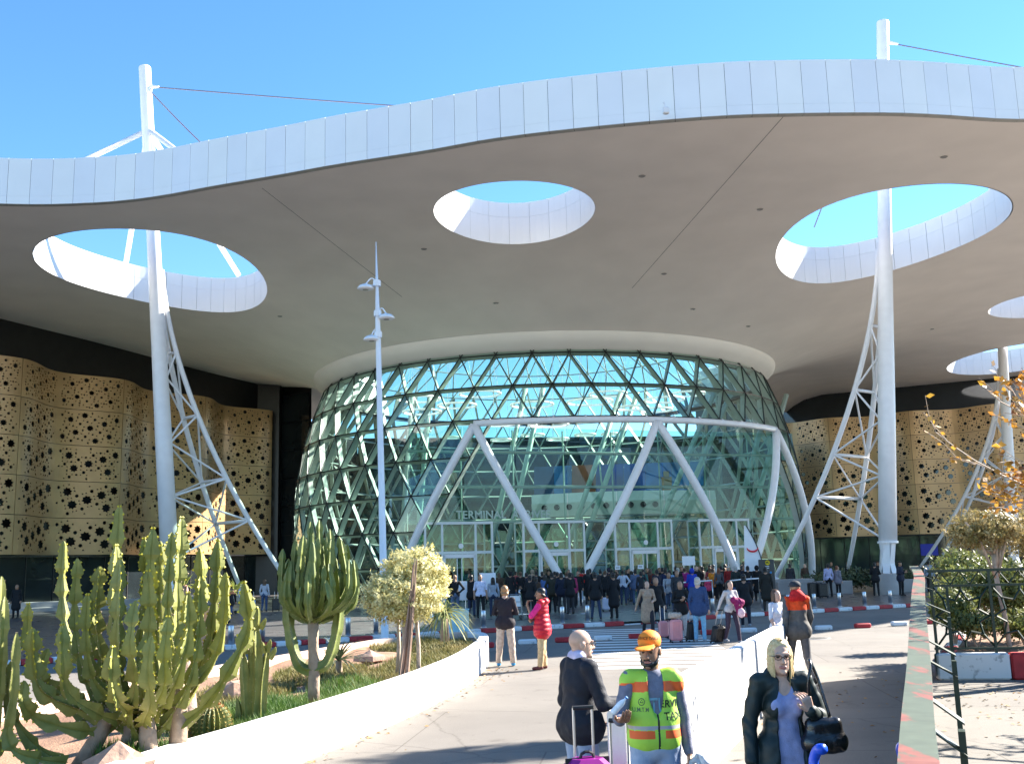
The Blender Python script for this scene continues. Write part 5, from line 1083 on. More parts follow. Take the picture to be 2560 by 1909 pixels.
def np_mesh(name, V, F, mi, mats):
    me = bpy.data.meshes.new(name); me.vertices.add(len(V)); me.vertices.foreach_set('co', V.astype(np.float32).ravel()); me.loops.add(F.size); me.loops.foreach_set('vertex_index', F.astype(np.int32).ravel())
    me.polygons.add(len(F)); me.polygons.foreach_set('loop_start', (np.arange(len(F)) * 4).astype(np.int32)); me.polygons.foreach_set('material_index', mi.astype(np.int32)); me.polygons.foreach_set('use_smooth', np.ones(len(F), bool))
    for m in mats: me.materials.append(m)
    me.update(calc_edges=True); me.validate(); return me
J0 = dict(hL=(.095, 0, .93), hR=(-.095, 0, .93), kL=(.105, -.015, .5), kR=(-.105, -.015, .5), aL=(.115, .02, .09), aR=(-.115, .02, .09), sL=(.182, 0, 1.43), sR=(-.182, 0, 1.43), eL=(.235, .035, 1.14), eR=(-.235, .035, 1.14), wL=(.245, -.05, .89), wR=(-.245, -.05, .89))
POSES = {
 'stand': {}, 'wide': dict(aL=(.17, .02, .09), aR=(-.17, .02, .09), kL=(.13, -.02, .5), kR=(-.13, -.02, .5)),
 'folded': dict(eL=(.255, -.03, 1.15), eR=(-.255, -.03, 1.15), wL=(-.03, -.2, 1.17), wR=(.04, -.21, 1.12)),
 'pocket': dict(eL=(.29, .06, 1.16), eR=(-.29, .06, 1.16), wL=(.17, -.06, .95), wR=(-.17, -.06, .95)),
 'phone': dict(eL=(.24, -.02, 1.13), wL=(.08, -.28, 1.24), eR=(-.24, .0, 1.13), wR=(-.03, -.27, 1.18)),
 'walk': dict(kL=(.1, -.17, .52), aL=(.1, -.26, .10), kR=(-.1, .06, .5), aR=(-.1, .3, .16), eL=(.24, .1, 1.16), wL=(.26, .06, .9), eR=(-.24, -.05, 1.15), wR=(-.24, -.17, .93)),
 'pull': dict(kL=(.1, -.14, .52), aL=(.1, -.2, .10), kR=(-.1, .04, .5), aR=(-.1, .22, .14), eR=(-.26, .12, 1.16), wR=(-.32, .2, .92), eL=(.24, -.03, 1.14), wL=(.12, -.24, 1.1)),
 'raise': dict(eR=(-.26, -.06, 1.32), wR=(-.2, -.16, 1.58), wL=(.24, -.06, .9)),
 'back': dict(eL=(.27, .1, 1.16), wL=(.06, .16, 1.0), eR=(-.27, .1, 1.16), wR=(-.06, .16, .98)),
 'hips': dict(eL=(.36, .07, 1.18), eR=(-.36, .07, 1.18), wL=(.19, -.03, 1.03), wR=(-.19, -.03, 1.03)),
}
def headframe(J, yaw=0, pitch=0):
    R = np.array(Matrix.Rotation(yaw, 3, 'Z') @ Matrix.Rotation(pitch, 3, 'X')); c = np.array(J.get('head', (0, -.02, 1.625)))
    return R, c
def skin_prims(J, yaw=0, pitch=0, fingers=True, sm=0, em=1, lm=2, legs=True, curl=.45, face=True, hands=None, inner=True):
    R, c = headframe(J, yaw, pitch); T = lambda p: c + R @ np.array(p); P = []
    P += [ell(T((0, .012, .03)), (.076, .096, .088), sm, .02, R=R), ell(T((0, -.02, -.03)), (.066, .076, .095), sm, .02, R=R), ell(T((0, -.035, -.08)), (.048, .055, .042), sm, .02, R=R)]
    P += [cap(T((0, .025, -.06)), (0, .025, 1.45), .054, .062, sm, .03)]
    if face:
        P += [ell(T((s * .033, -.099, .006)), (.021, .016, .012), sm, .012, 's', R) for s in (-1, 1)]
        P += [cap(T((0, -.094, .012)), T((0, -.113, -.03)), .009, .0155, sm, .012), cap(T((-.013, -.1, -.036)), T((.013, -.1, -.036)), .009, .009, sm, .01), cap(T((-.045, -.088, .024)), T((.045, -.088, .024)), .010, .010, sm, .012)]
        P += [ell(T((s * .078, .012, -.012)), (.011, .026, .034), sm, .008, R=R) for s in (-1, 1)]
        P += [cap(T((-.021, -.096, -.066)), T((.021, -.096, -.066)), .0075, .0075, lm, .008), ell(T((0, -.088, -.102)), (.024, .018, .018), sm, .015, R=R)]
        P += [ell(T((s * .033, -.085, .006)), (.0125, .0115, .009), em, .004, R=R) for s in (-1, 1)]
    if inner:
        P += [ell((0, .01, 1.28), (.15, .095, .19), sm, .04), ell((0, .005, 1.05), (.135, .09, .2), sm, .04), cap(J['sL'], J['sR'], .045, .045, sm, .03)]
        for q in 'LR':
            P += [cap(J['s' + q], J['e' + q], .042, .036, sm, .02), cap(J['e' + q], J['w' + q], .036, .026, sm, .02)]
            if legs: P += [cap(J['h' + q], J['k' + q], .07, .05, sm, .03), cap(J['k' + q], J['a' + q], .048, .032, sm, .02), ell(np.array(J['a' + q]) + (0, -.06, -.05), (.035, .1, .03), sm, .02)]
    for q in 'LR':
        s = 1 if q == 'L' else -1; e, w = np.array(J['e' + q]), np.array(J['w' + q]); d = (w - e) / np.linalg.norm(w - e); hd = (hands or {}).get(q, {}); d = np.array(hd.get('d', d), float); d /= np.linalg.norm(d)
        nrm = np.array(hd.get('n', (-s * .9, -.1, 0)), float); nrm -= d * (nrm @ d); nrm /= np.linalg.norm(nrm) + 1e-9; lat = np.cross(d, nrm) * hd.get('flip', 1); cu = hd.get('curl', curl)
        th = lat if lat @ np.array(hd.get('thumb', (0, -1, .2))) > 0 else -lat
        if not fingers: P += [cap(w, w + d * .09, .032, .036, sm, .02, (1, 1, 1)), cap(w + d * .08, w + d * .15, .034, .02, sm, .02), cap(w + d * .03 + th * .02, w + d * .09 + th * .05, .015, .012, sm, .01)]; continue
        for i, (o, ln) in enumerate(((.031, .9), (.0105, 1.0), (-.0105, .95), (-.031, .76))):
            kn = w + d * .088 + th * o; P.append(cap(w + d * .012 + th * o * .6, kn, .017, .0125, sm, .012)); dd = d.copy(); p0 = kn
            for L, r in ((.044, .0095), (.028, .0088), (.022, .008)):
                a = cu * (1 + .12 * i); dd = dd * cos(a) + nrm * sin(a); nn = dd; p1 = p0 + dd * L * ln; P.append(cap(p0, p1, r, r * .94, sm, .004)); p0 = p1; nrm2 = nrm
                nrm_ = nrm - dd * (nrm @ dd); nl = np.linalg.norm(nrm_); 
                if nl < .15: nrm_ = -d
                else: nrm_ = nrm_ / nl
            nrm = nrm
        t0 = w + d * .025 + th * .022; t1 = t0 + (d * .62 + th * .75 + nrm * .25) * .042; t2 = t1 + (d * .85 + th * .3 + nrm * .35) * .034; P += [cap(t0, t1, .0155, .0125, sm, .01), cap(t1, t2, .0115, .0095, sm, .004)]
    return P
def hair_prims(J, style, m, yaw=0, pitch=0):
    R, c = headframe(J, yaw, pitch); T = lambda p: c + R @ np.array(p); P = []
    if style == 'bald': return []
    P = [ell(T((0, .022, .043)), (.083, .1, .089), m, .01, R=R)]
    if style in ('long', 'bun', 'blond'):
        P += [ell(T((0, .035, -.02)), (.083, .08, .11), m, .02, R=R)]
    if style in ('long', 'blond'):
        L = .24 if style == 'long' else .2
        for s in (-1, 1): P += [cap(T((s * .07, .0, .04)), T((s * .085, .012, -L)), .022, .02, m, .02)]
        P += [cap(T((0, .06, -.02)), T((0, .075, -L - .03)), .075, .06, m, .03, (1.25, .7, 1))]
    if style == 'bun': P += [ell(T((0, .12, .06)), (.04, .035, .04), m, .01, R=R)]
    if style == 'short': P += [cap(T((-.07, .03, -.02)), T((.07, .03, -.02)), .028, .028, m, .03), cap(T((-.05, .075, -.06)), T((.05, .075, -.06)), .035, .035, m, .03)]
    P += [ell(T((0, -.105, -.03 if style == 'blond' else -.045)), (.068 if style not in ('long', 'blond') else .062, .08, .118), m, .012, 's', R)]
    return P
def torso_prims(J, m, t=.0, length=0.0, sleeves=1.0, female=False, loose=0.0, arm_t=0.0):
    w = -.02 if female else 0; P = [ell((0, .008, 1.29), (.162 + t + w, .112 + t, .195), m, .03), ell((0, .0, 1.1), (.142 + t + loose + w * 1.2, .104 + t + loose, .19), m, .04), cap(np.array(J['sL']) * (.93, 1, 1), np.array(J['sR']) * (.93, 1, 1), .052 + t, .052 + t, m, .035), ell((0, .015, 1.44), (.12, .07, .05), m, .03)]
    if female: P += [ell((s * .075, -.085, 1.27), (.07, .06, .07), m, .05) for s in (-1, 1)]
    P += [cap((-.06, .005, 1.0), (.06, .005, 1.0), .096 + t + loose, .096 + t + loose, m, .035, (1, 1, 1))]
    if length > 0: P += [cap((-.07, .005, .97 - length * .3), (.07, .005, .97 - length * .3), .11 + t + loose, .11 + t + loose, m, .05), cap((-.07, .005, .97 - length), (.07, .005, .97 - length), .115 + t + loose * 1.4, .115 + t + loose * 1.4, m, .06)] + [cap((x, .005, .98), (x * 1.15, .005, .97 - length), .10 + t + loose, .112 + t + loose * 1.4, m, .03) for x in (-.075, 0, .075)]
    for q in 'LR':
        P.append(cap(np.array(J['s' + q]) * (.96, 1, 1), J['e' + q], .055 + t * .4 + arm_t, .046 + t * .4 + arm_t, m, .022))
        if sleeves >= 1: e, w_ = np.array(J['e' + q]), np.array(J['w' + q]); P.append(cap(e, e + (w_ - e) * .97, .047 + t * .4 + arm_t, .036 + t * .4 + arm_t, m, .02))
    return P
def leg_prims(J, m, t=0.0, flare=0.0):
    P = [ell((0, .008, .94), (.165 + t, .118 + t, .115), m, .05), ell((0, .05, .9), (.14, .08, .1), m, .04)]
    for q in 'LR':
        a, k = np.array(J['a' + q]), np.array(J['k' + q]); P += [cap(J['h' + q], k, .09 + t, .066 + t, m, .03), cap(k, k + (a - k) * .95, .064 + t, .052 + t + flare, m, .02)]
    return P
def shoe_prims(J, m):
    P = []
    for q in 'LR':
        a = np.array(J['a' + q]); o = 1 if q == 'L' else -1; f = np.array((o * .03, -1, 0)); f /= np.linalg.norm(f); P += [cap(a + (0, .02, -.035), a + f * .15 + (0, 0, -.05), .042, .036, m, .02, (1, 1, .95)), cap(a, a + (0, 0, -.03), .045, .045, m, .02)]
    return P
def joints(pose, **kw):
    J = {k: np.array(v, float) for k, v in J0.items()}
    for k, v in {**POSES.get(pose, {}), **kw}.items(): J[k] = np.array(v, float)
    return J
CL = {}
def cloth(c, rough=.8, sheen=True, tag_=''):
    key = tuple(round(x, 3) for x in c) + (rough,)
    if key not in CL: CL[key] = mat('cloth_%d%s' % (len(CL), tag_), c, rough, var=.18, scale=18, bump=.25, bscale=120, spec=.3)
    return CL[key]
SK = [mat('skin_light', (.56, .34, .245), .55, var=.1, scale=30, bump=.12, bscale=300), mat('skin_tan', (.36, .19, .115), .5, var=.08, scale=25), mat('skin_brown', (.29, .15, .09), .5, var=.1, scale=25)]
M_EYE = mat('eye_dark', (.03, .02, .018), .25); M_LIP = mat('lip', (.42, .17, .14), .5)
HR = {'black': mat('hair_black', (.012, .010, .009), .45, var=.3, scale=60), 'brown': mat('hair_brown', (.09, .045, .022), .45, var=.3, scale=60), 'blond': mat('hair_blond', (.52, .36, .16), .45, scale=55, col2=(.72, .56, .3)), 'grey': mat('hair_grey', (.4, .38, .35), .5, var=.2, scale=60), 'red': mat('hair_red', (.2, .06, .02), .45, var=.3, scale=60), 'sandy': mat('hair_sandy', (.3, .16, .07), .5, var=.25, scale=60)}
def wrinkle(amp, f=22, zr=0.0, zamp=0.0):
    def w(X):
        x, y, z = X[..., 0], X[..., 1], X[..., 2]; d = amp * np.sin(f * z + 7 * x + 3 * np.sin(f * .7 * x + 5)) * np.sin(f * .6 * x - f * .5 * y + 4 * np.sin(f * .4 * z))
        if zamp: d = d + zamp * np.abs(np.sin(pi * z / zr)) * -1 + zamp * .5
        return d
    return w
def detailed(name_label, group, loc, rz, skin, layers, scale=1.0, h=.008, hs=None):
    """person: the body is the top-level mesh, clothing and hair are its children. layers: (name, prims, mats, warp, matfun)"""
    sp, sm = skin; V, F, mi = polygonise(sp, hs or h); me = np_mesh('person', V * scale, F, mi, sm); o = bpy.data.objects.new('person', me); COL.objects.link(o); o.location = loc; o.rotation_euler = (0, 0, rz); tag(o, name_label, 'person', group); out = {}
    for nm, pr, ms, wp, mf in layers:
        if not pr: continue
        V, F, mi = polygonise(pr, h, wp, mf); me = np_mesh(nm, V * scale, F, mi, ms); c = bpy.data.objects.new(nm, me); link(c, o); out[nm] = c
    return o, out
CROWD = {}
def crowd_mesh(pose, style, top, female):
    key = (pose, style, top, female)
    if key in CROWD: return CROWD[key]
    J = joints(pose); P = skin_prims(J, fingers=False, face=False, inner=False, sm=0) + hair_prims(J, style if style in ('short', 'long', 'bun', 'bald') else 'short', 1)
    sl = 0 if top == 'tee' else 1
    P = [p for p in P if p['op'] == 'u']
    if style == 'bald': P = [p for p in P if p['m'] != 1]
    else:
        # keep the face free of hair
        R, c = headframe(J); P = [p for p in P if p['m'] != 1] + [dict(p, c=p['c'] + np.array((0, .02, .005))) if p['t'] == 'e' else p for p in P if p['m'] == 1]
    P += torso_prims(J, 2, .012 if top in ('jacket', 'coat') else 0, .12 if top == 'jacket' else (.42 if top == 'coat' else (.72 if top == 'dress' else .02)), sl, female, .015 if top in ('jacket', 'coat', 'dress') else 0)
    if top == 'tee':
        for q in 'LR': P.append(cap(J['e' + q], J['w' + q], .042, .03, 0, .02))
    if style in ('hat', 'cap'): P += [ell((0, .0, 1.70), (.095, .105, .06), 5, .01), ell((0, -.09, 1.685), (.085, .09, .012), 5, .01)]
    if style == 'hood': P += [ell((0, .03, 1.64), (.11, .11, .135), 2, .03)]
    P += leg_prims(J, 3) + shoe_prims(J, 4)
    V, F, mi = polygonise(P, .02); CROWD[key] = np_mesh('person', V, F, mi, [SK[0]] * 6); return CROWD[key]
def person(label, x, y, z, H, face, pose='stand', style='short', top='jacket', female=False, cols=((.02, .02, .025), (.03, .035, .06)), skin=1, hair='black', shoes=(.02, .02, .02), hat=(.5, .48, .44), group='people waiting outside the arrivals doors'):
    me = crowd_mesh(pose, style, top, female); o = bpy.data.objects.new('person', me); COL.objects.link(o); s = H / 1.74; o.scale = (s * random.uniform(.96, 1.06), s, s); o.location = (x, y, z); o.rotation_euler = (0, 0, radians(face))
    for i, m in enumerate((SK[skin], HR[hair], cloth(cols[0]), cloth(cols[1]), cloth(shoes, .5), cloth(hat))): o.material_slots[i].link = 'OBJECT'; o.material_slots[i].material = m
    return tag(o, label, 'person', group)
# ---------------------------------------------------------------- luggage
def suitcase(label, loc, rz, size, col, handle=.35, tilt=0.0, rough=.35, group='suitcases'):
    w, d, h = size; t = thing('suitcase', label, 'suitcase', loc, rz, group); t.rotation_euler = (tilt, 0, rz); m = mat('case_%.2f_%.2f_%.2f' % col, col, rough, var=.08); mb = MB(); mb.bbox((0, 0, h / 2 + .06), (w, d, h), min(.05, d * .25)); mb.go('shell', m, t)
    for k in range(-2, 3):
        for s in (-1, 1): mb = MB(); mb.bbox((k * w / 6, s * d / 2, h / 2 + .06), (w / 14, .016, h * .86), .005); mb.go('rib', m, t)
    mb = MB(); mb.box((0, 0, h / 2 + .06), (w + .006, .014, h + .006)); mb.go('zip_band', M_BLACK, t)
    for x in (-1, 1):
        for y in (-1, 1): mb = MB(); mb.tube([(x * w * .4 - .015, y * d * .32, .03), (x * w * .4 + .015, y * d * .32, .03)], .03, 10); mb.go('wheel', M_BLACK, t)
    if handle:
        mb = MB()
        for x in (-1, 1): mb.tube([(x * w * .22, d * .3, h + .04), (x * w * .22, d * .3, h + .06 + handle)], .011, 6)
        mb.go('telescopic_handle', M_STEEL, t); mb = MB(); mb.tube([(-w * .24, d * .3, h + .06 + handle), (w * .24, d * .3, h + .06 + handle)], .018, 8); mb.go('grip', M_BLACK, t)
    mb = MB(); mb.tube(smooth_line([(-w * .16, 0, h + .06), (-w * .1, 0, h + .1), (w * .1, 0, h + .1), (w * .16, 0, h + .06)], .03), .012, 6); mb.go('carry_handle', M_BLACK, t); return t
def trolley(label, loc, rz, grips, panel=True):
    t = thing('luggage_trolley', label, 'luggage trolley', loc, rz, 'airport luggage trolleys')
    mb = MB(); mb.bbox((0, -.45, .2), (.56, .9, .04), .01); mb.go('deck', M_STEEL, t)
    for s in (-1, 1):
        mb = MB(); mb.tube(smooth_line([(s * .27, -.05, .2), (s * .27, .02, .6), (s * .27, .1, 1.0)], .1), .018, 8); mb.go('upright', M_STEEL, t, True)
        for y in (-.8, -.1): mb = MB(); mb.tube([(s * .24 - .02, y, .09), (s * .24 + .02, y, .09)], .09, 14); w_ = mb.go('wheel', M_BLACK, t); mb = MB(); mb.tube([(s * .24, y, .09), (s * .24, y, .2)], .02, 6); mb.go('caster_fork', M_STEEL, w_)
        mb = MB(); mb.tube(smooth_line([(s * .27, .1, .98), (s * .27, .13, 1.06), (s * .25, .1, 1.13), (s * .24, .02, 1.15)], .03), .032, 10); mb.go('grip', grips, t, True)
    for z in (.45, .7, .98): mb = MB(); mb.tube([(-.27, .02 + (z - .45) * .15, z), (.27, .02 + (z - .45) * .15, z)], .013, 6); mb.go('cross_bar', M_STEEL, t)
    if panel: mb = MB(); mb.bbox((0, -.01, .72), (.5, .02, .42), .006); mb.go('advert_panel', M_BOARD, t)
    return t

# ---------------------------------------------------------------- the three nearest people
def hang(q): return None
NAVY = cloth((.012, .014, .024), .7); LIMEC = mat('lime_vest', (.40, .70, .07), .65, var=.06, scale=6, bump=.15, bscale=60); ORNG = mat('orange_band', (.85, .13, .02), .6, var=.05); GREYB = mat('reflective_band', (.4, .4, .42), .4, var=.06); DENIM = mat('washed_denim', (.2, .27, .42), .8, scale=5, col2=(.42, .5, .62), bump=.25, bscale=120); SHIRT = cloth((.17, .18, .24)); LILAC = cloth((.55, .5, .68))
# bald man in the quilted jacket
J = joints('stand', eR=(-.27, -.06, 1.15), wR=(-.2, -.32, 1.13), eL=(.25, .0, 1.13), wL=(.2, -.2, .98), head=(0, -.03, 1.62))
yw = radians(-12)
sp = skin_prims(J, yw, .05, hands={'R': dict(d=(.1, -1, .05), n=(.2, 0, 1), thumb=(1, 0, .3), curl=.35)})
def jk(J, t=.012, L=.12): return torso_prims(J, 0, t, L, 1, False, .02, .008) + [cap((-.05, .02, 1.47), (.05, .02, 1.47), .07, .07, 0, .03)]
R_, c_ = headframe(J, yw, .05)
o, ch = detailed('bald man in dark quilted jacket and jeans seen from behind', None, (.50, 9.05, 0), radians(118), (sp, [SK[0], M_EYE, M_LIP]), [
    ('jacket', jk(J, .018, .02), [NAVY], wrinkle(.004, 26), None), ('shirt_collar', [cap((-.045, .02, 1.515), (.045, .015, 1.515), .06, .06, 0, .02), cap((-.06, .0, .93), (.06, .0, .93), .108, .108, 0, .04)], [LILAC], None, None),
    ('jeans', leg_prims(J, 0, .008), [DENIM], wrinkle(.004, 20), None), ('shoes', shoe_prims(J, 0), [cloth((.03, .02, .015), .4)], None, None)], .985, .009, .0065)
def glasses(parent, J, yaw, pitch, col, sc=1.0, lens=True):
    R, c = headframe(J, yaw, pitch); T = lambda p: Vector((c + R @ np.array(p)) * sc); mb = MB()
    for s in (-1, 1):
        pts = [T((s * .034 + .026 * cos(a), -.112, .004 + .017 * sin(a))) for a in [2 * pi * k / 14 for k in range(15)]]; mb.tube(pts, .0028, 5); mb.tube([T((s * .06, -.11, .01)), T((s * .083, -.03, .008)), T((s * .082, .02, -.002))], .0025, 4)
    mb.tube([T((-.009, -.114, .006)), T((.009, -.114, .006))], .0028, 4); return mb.go('glasses', mat('glasses_%s' % str(col[0]), col, .3), parent)
glasses(o, J, yw, .05, (.03, .03, .03), .985)
# taxi porter
J = joints('stand', eR=(-.27, -.03, 1.15), wR=(-.30, -.26, 1.17), eL=(.24, .05, 1.14), wL=(.26, -.01, .90), head=(-.01, -.03, 1.625))
yw, pt = radians(-26), radians(9)
sp = skin_prims(J, yw, pt, hands={'R': dict(d=(.15, -1, .1), n=(.1, .1, 1), thumb=(-1, -.3, .2), curl=.4), 'L': dict(d=(.02, -.1, -1), n=(-1, 0, 0), thumb=(0, -1, 0), curl=1.05)})
R_, c_ = headframe(J, yw, pt); T = lambda p: c_ + R_ @ np.array(p)
beard = [ell(T((0, -.045, -.085)), (.053, .062, .046), 1, .01, R=R_), cap(T((-.025, -.104, -.05)), T((.025, -.104, -.05)), .008, .008, 1, .006)] + [cap(T((s * .064, .0, -.02)), T((s * .05, -.05, -.08)), .014, .02, 1, .01) for s in (-1, 1)] + [ell(T((0, -.12, -.066)), (.026, .03, .011), 1, .004, 's', R_)]
hairp = [ell(T((0, .03, .02)), (.082, .095, .075), 0, .01, R=R_), ell(T((0, -.11, -.03)), (.075, .085, .11), 0, .01, 's', R_)]
capp = [ell(T((0, .012, .066)), (.09, .106, .078), 0, .01, R=R_), ell(T((0, -.135, .05)), (.08, .1, .011), 0, .01, R=R_), ell(T((0, -.0, -.05)), (.15, .2, .088), 0, .01, 's', R_)]
vest_p = [ell((0, .008, 1.29), (.19, .142, .2), 0, .03), cap((-.06, 0, 1.12), (.06, 0, 1.12), .142, .142, 0, .04), cap((-.062, 0, 1.02), (.062, 0, 1.02), .145, .145, 0, .03), cap((-.165, .0, 1.428), (.165, .0, 1.428), .066, .066, 0, .02), cap((-.19, 0, 1.41), (-.195, 0, 1.37), .06, .056, 0, .015), cap((.19, 0, 1.41), (.195, 0, 1.37), .06, .056, 0, .015),
          ell((.012, -.17, 1.50), (.078, .15, .36), 0, .008, 's'), ell((0, .0, 1.54), (.08, .085, .075), 0, .015, 's')]
def vest_mat(C_, mi):
    x, y, z = C_.T; m = np.zeros(len(C_), int); f = y < .04
    m[(z > 1.345 - .08 * np.abs(x)) & (z < 1.415 - .08 * np.abs(x))] = 1
    m[(z > 1.075) & (z < 1.105)] = 2
    m[f & (z > 1.015) & (z < 1.07) & (np.abs(x + .11) < .09)] = 1; m[f & (z > 1.015) & (z < 1.07) & (np.abs(x - .14) < .08)] = 1
    m[f & (np.abs(x - .012) < .006) & (z < 1.2)] = 3; return m
tx, ch = detailed('porter in lime and orange vest and orange cap holding a bottle', None, (.97, 7.92, 0), radians(4), (sp, [SK[2], M_EYE, M_LIP]), [
    ('beard', beard, [HR['black'], HR['black']], None, None), ('hair', hairp, [HR['black']], None, None), ('cap', capp, [mat('cap_orange', (.9, .24, .01), .7, var=.06, scale=20)], None, None),
    ('sweatshirt', torso_prims(J, 0, .0, .0, 1, False, .0, .004), [SHIRT], wrinkle(.004, 24), None), ('vest', vest_p, [LIMEC, ORNG, GREYB, M_BLACK], wrinkle(.006, 13), vest_mat),
    ('jeans', leg_prims(J, 0, .012), [DENIM], wrinkle(.005, 18), None), ('shoes', shoe_prims(J, 0), [cloth((.05, .05, .05), .5)], None, None)], 1.0, .008, .006)
tx.scale = (.95, .95, 1)
def project_text(body, size, target, cx, cz, col, parent, name='print', sx=1.0, yaw=0.0, centre=None):
    me = text_mesh(name, body, size); bm = bmesh.new(); bm.from_mesh(me); bmesh.ops.triangulate(bm, faces=bm.faces); bmesh.ops.subdivide_edges(bm, edges=[e for e in bm.edges if e.calc_length() > size * .25], cuts=2); bm.to_mesh(me); bm.free()
    from mathutils.bvhtree import BVHTree
    tm = target.data; T = BVHTree.FromPolygons([v.co for v in tm.vertices], [tuple(p.vertices) for p in tm.polygons]); Rz = Matrix.Rotation(yaw, 3, 'Z'); ct = Vector(centre or (0, 0, 0))
    for v in me.vertices:
        o = ct + Rz @ Vector((cx + v.co.x * sx, -1.0, 0)); o.z = cz + v.co.y; d = Rz @ Vector((0, 1, 0)); hit = T.ray_cast(o, d)
        ok = hit[0] is not None and (hit[0] - o).dot(d) < 1.02
        v.co = hit[0] - d * .0045 if ok else Vector((9, 9, 9))
    bm = bmesh.new(); bm.from_mesh(me); bmesh.ops.delete(bm, geom=[v for v in bm.verts if v.co.x > 8], context='VERTS'); bm.to_mesh(me); bm.free()
    me.materials.clear(); me.materials.append(col); ob = bpy.data.objects.new(name, me); link(ob, parent); return ob
M_INK = mat('black_print', (.01, .015, .01), .6)
project_text('SERVICE', .075, ch['vest'], .13, 1.25, M_INK, ch['vest']); project_text('TAXI', .075, ch['vest'], .14, 1.165, M_INK, ch['vest']); project_text('U.M.T.M', .042, ch['vest'], -.115, 1.215, mat('grey_print', (.1, .16, .06), .6), ch['vest'], sx=.8)
mb = MB()
for a in range(13): mb.tube([(.024 * cos(a * .52), 0, .024 * sin(a * .52)), (.024 * cos(a * .52 + .52), 0, .024 * sin(a * .52 + .52))], .003, 4)
mb.tube([(-.012, 0, -.005), (0, 0, .014), (.012, 0, -.005), (-.012, 0, -.005)], .003, 4); em = mb.go('emblem', MATS['grey_print'], ch['vest']); em.location = (-.115, -.150, 1.275)
project_text('STU', .15, ch['sweatshirt'], .0, 1.235, mat('print_teal', (.16, .34, .45), .7), ch['sweatshirt'], sx=.7)
project_text('SERVICE TAXI', .03, ch['cap'], 0, c_[2] + .09, mat('cap_print', (.12, .03, .0), .7), ch['cap'], yaw=yw, centre=(c_[0], c_[1], 0), sx=.9)
bt = thing('water_bottle', 'clear plastic water bottle resting in the porter hand', 'bottle', (.97 - .33, 7.92 - .38, 1.235), 0); bt.rotation_euler = (.25, .75, 0); bt.scale = (.72, .72, .72); mb = MB(); mb.lathe([(.0, 0), (.03, 0), (.032, .02), (.032, .12), (.026, .15), (.012, .18), (.012, .2), (.0, .2)], 16); mb.go('body', mat('bottle_plastic', (.75, .82, .9), .15, var=.1, scale=20), bt, True); mb = MB(); mb.lathe([(.014, .198), (.014, .215), (.0, .215)], 12); mb.go('screw_cap', mat('blue_cap', (.05, .2, .55), .4), bt)
bgt = thing('plastic_bags', 'pair of crumpled printed plastic bags hanging from the porter hand', 'bag', (.97 + .28, 7.86, .46), 0)
for i, (dx, c) in enumerate(((0, (.5, .5, .52)), (.13, (.7, .72, .76)))):
    V, F, mi = polygonise([ell((dx, -.02, .16), (.13, .07, .19), 0, .05), cap((dx - .05, 0, .3), (dx * .2, 0, .42), .03, .015, 0, .04), cap((dx + .05, 0, .3), (dx * .2 + .02, 0, .42), .03, .015, 0, .04)], .012, wrinkle(.012, 40)); ob = bpy.data.objects.new('bag', np_mesh('bag', V, F, mi, [mat('bag_plastic_%d' % i, c, .3, scale=9, var=.3)])); link(ob, bgt)
# blonde woman
J = joints('stand', eR=(-.255, .02, 1.15), wR=(-.275, -.06, .90), eL=(.31, .02, 1.16), wL=(.15, -.185, 1.25), head=(0, -.025, 1.61))
yw, pt = radians(-6), radians(2)
sp = skin_prims(J, yw, pt, hands={'L': dict(d=(-.35, -.25, .9), n=(-.3, .9, .2), thumb=(-.8, 0, .4), curl=.95), 'R': dict(d=(.1, -.15, -1), n=(.9, .3, 0), thumb=(0, -1, 0), curl=.4)}, lm=2)
R_, c_ = headframe(J, yw, pt)
top_in = torso_prims(J, 0, -.006, .2, 0, True, .016); top_in = [p for p in top_in if not (p['t'] == 'c' and abs(p['a'][0]) > .15 and abs(p['b'][0]) > .2)] + [ell((0, -.13, 1.5), (.085, .14, .17), 0, .02, 's')]
jac = torso_prims(J, 0, .014, .12, 1, True, .022, .004) + [cap((-.055, .03, 1.475), (.055, .03, 1.475), .065, .065, 0, .02), ell((.012, -.2, 1.08), (.098, .2, .62), 0, .008, 's'), ell((0, -.06, 1.54), (.065, .1, .1), 0, .01, 's')]
BOMB = mat('bomber_satin', (.012, .022, .021), .5, var=.3, scale=8, spec=.4, bump=.1, bscale=60)
wm, ch = detailed('blonde woman with glasses in dark bomber jacket and blue top', None, (1.84, 7.6, 0), radians(3), (sp, [SK[0], M_EYE, M_LIP]), [
    ('hair', hair_prims(J, 'blond', 0, yw, pt), [HR['blond']], wrinkle(.004, 60), None), ('top', top_in, [cloth((.36, .37, .58))], wrinkle(.003, 26), None), ('jacket', jac, [BOMB], wrinkle(.005, 28), None),
    ('trousers', leg_prims(J, 0), [cloth((.012, .012, .02))], wrinkle(.003, 20), None), ('shoes', shoe_prims(J, 0), [cloth((.02, .02, .02), .4)], None, None)], .985, .008, .006)
wm.scale = (.95, .95, 1)
glasses(wm, J, yw, pt, (.06, .025, .02), .985)
R_, c_ = headframe(J, yw, pt); rn = random.Random(4); mb = MB()
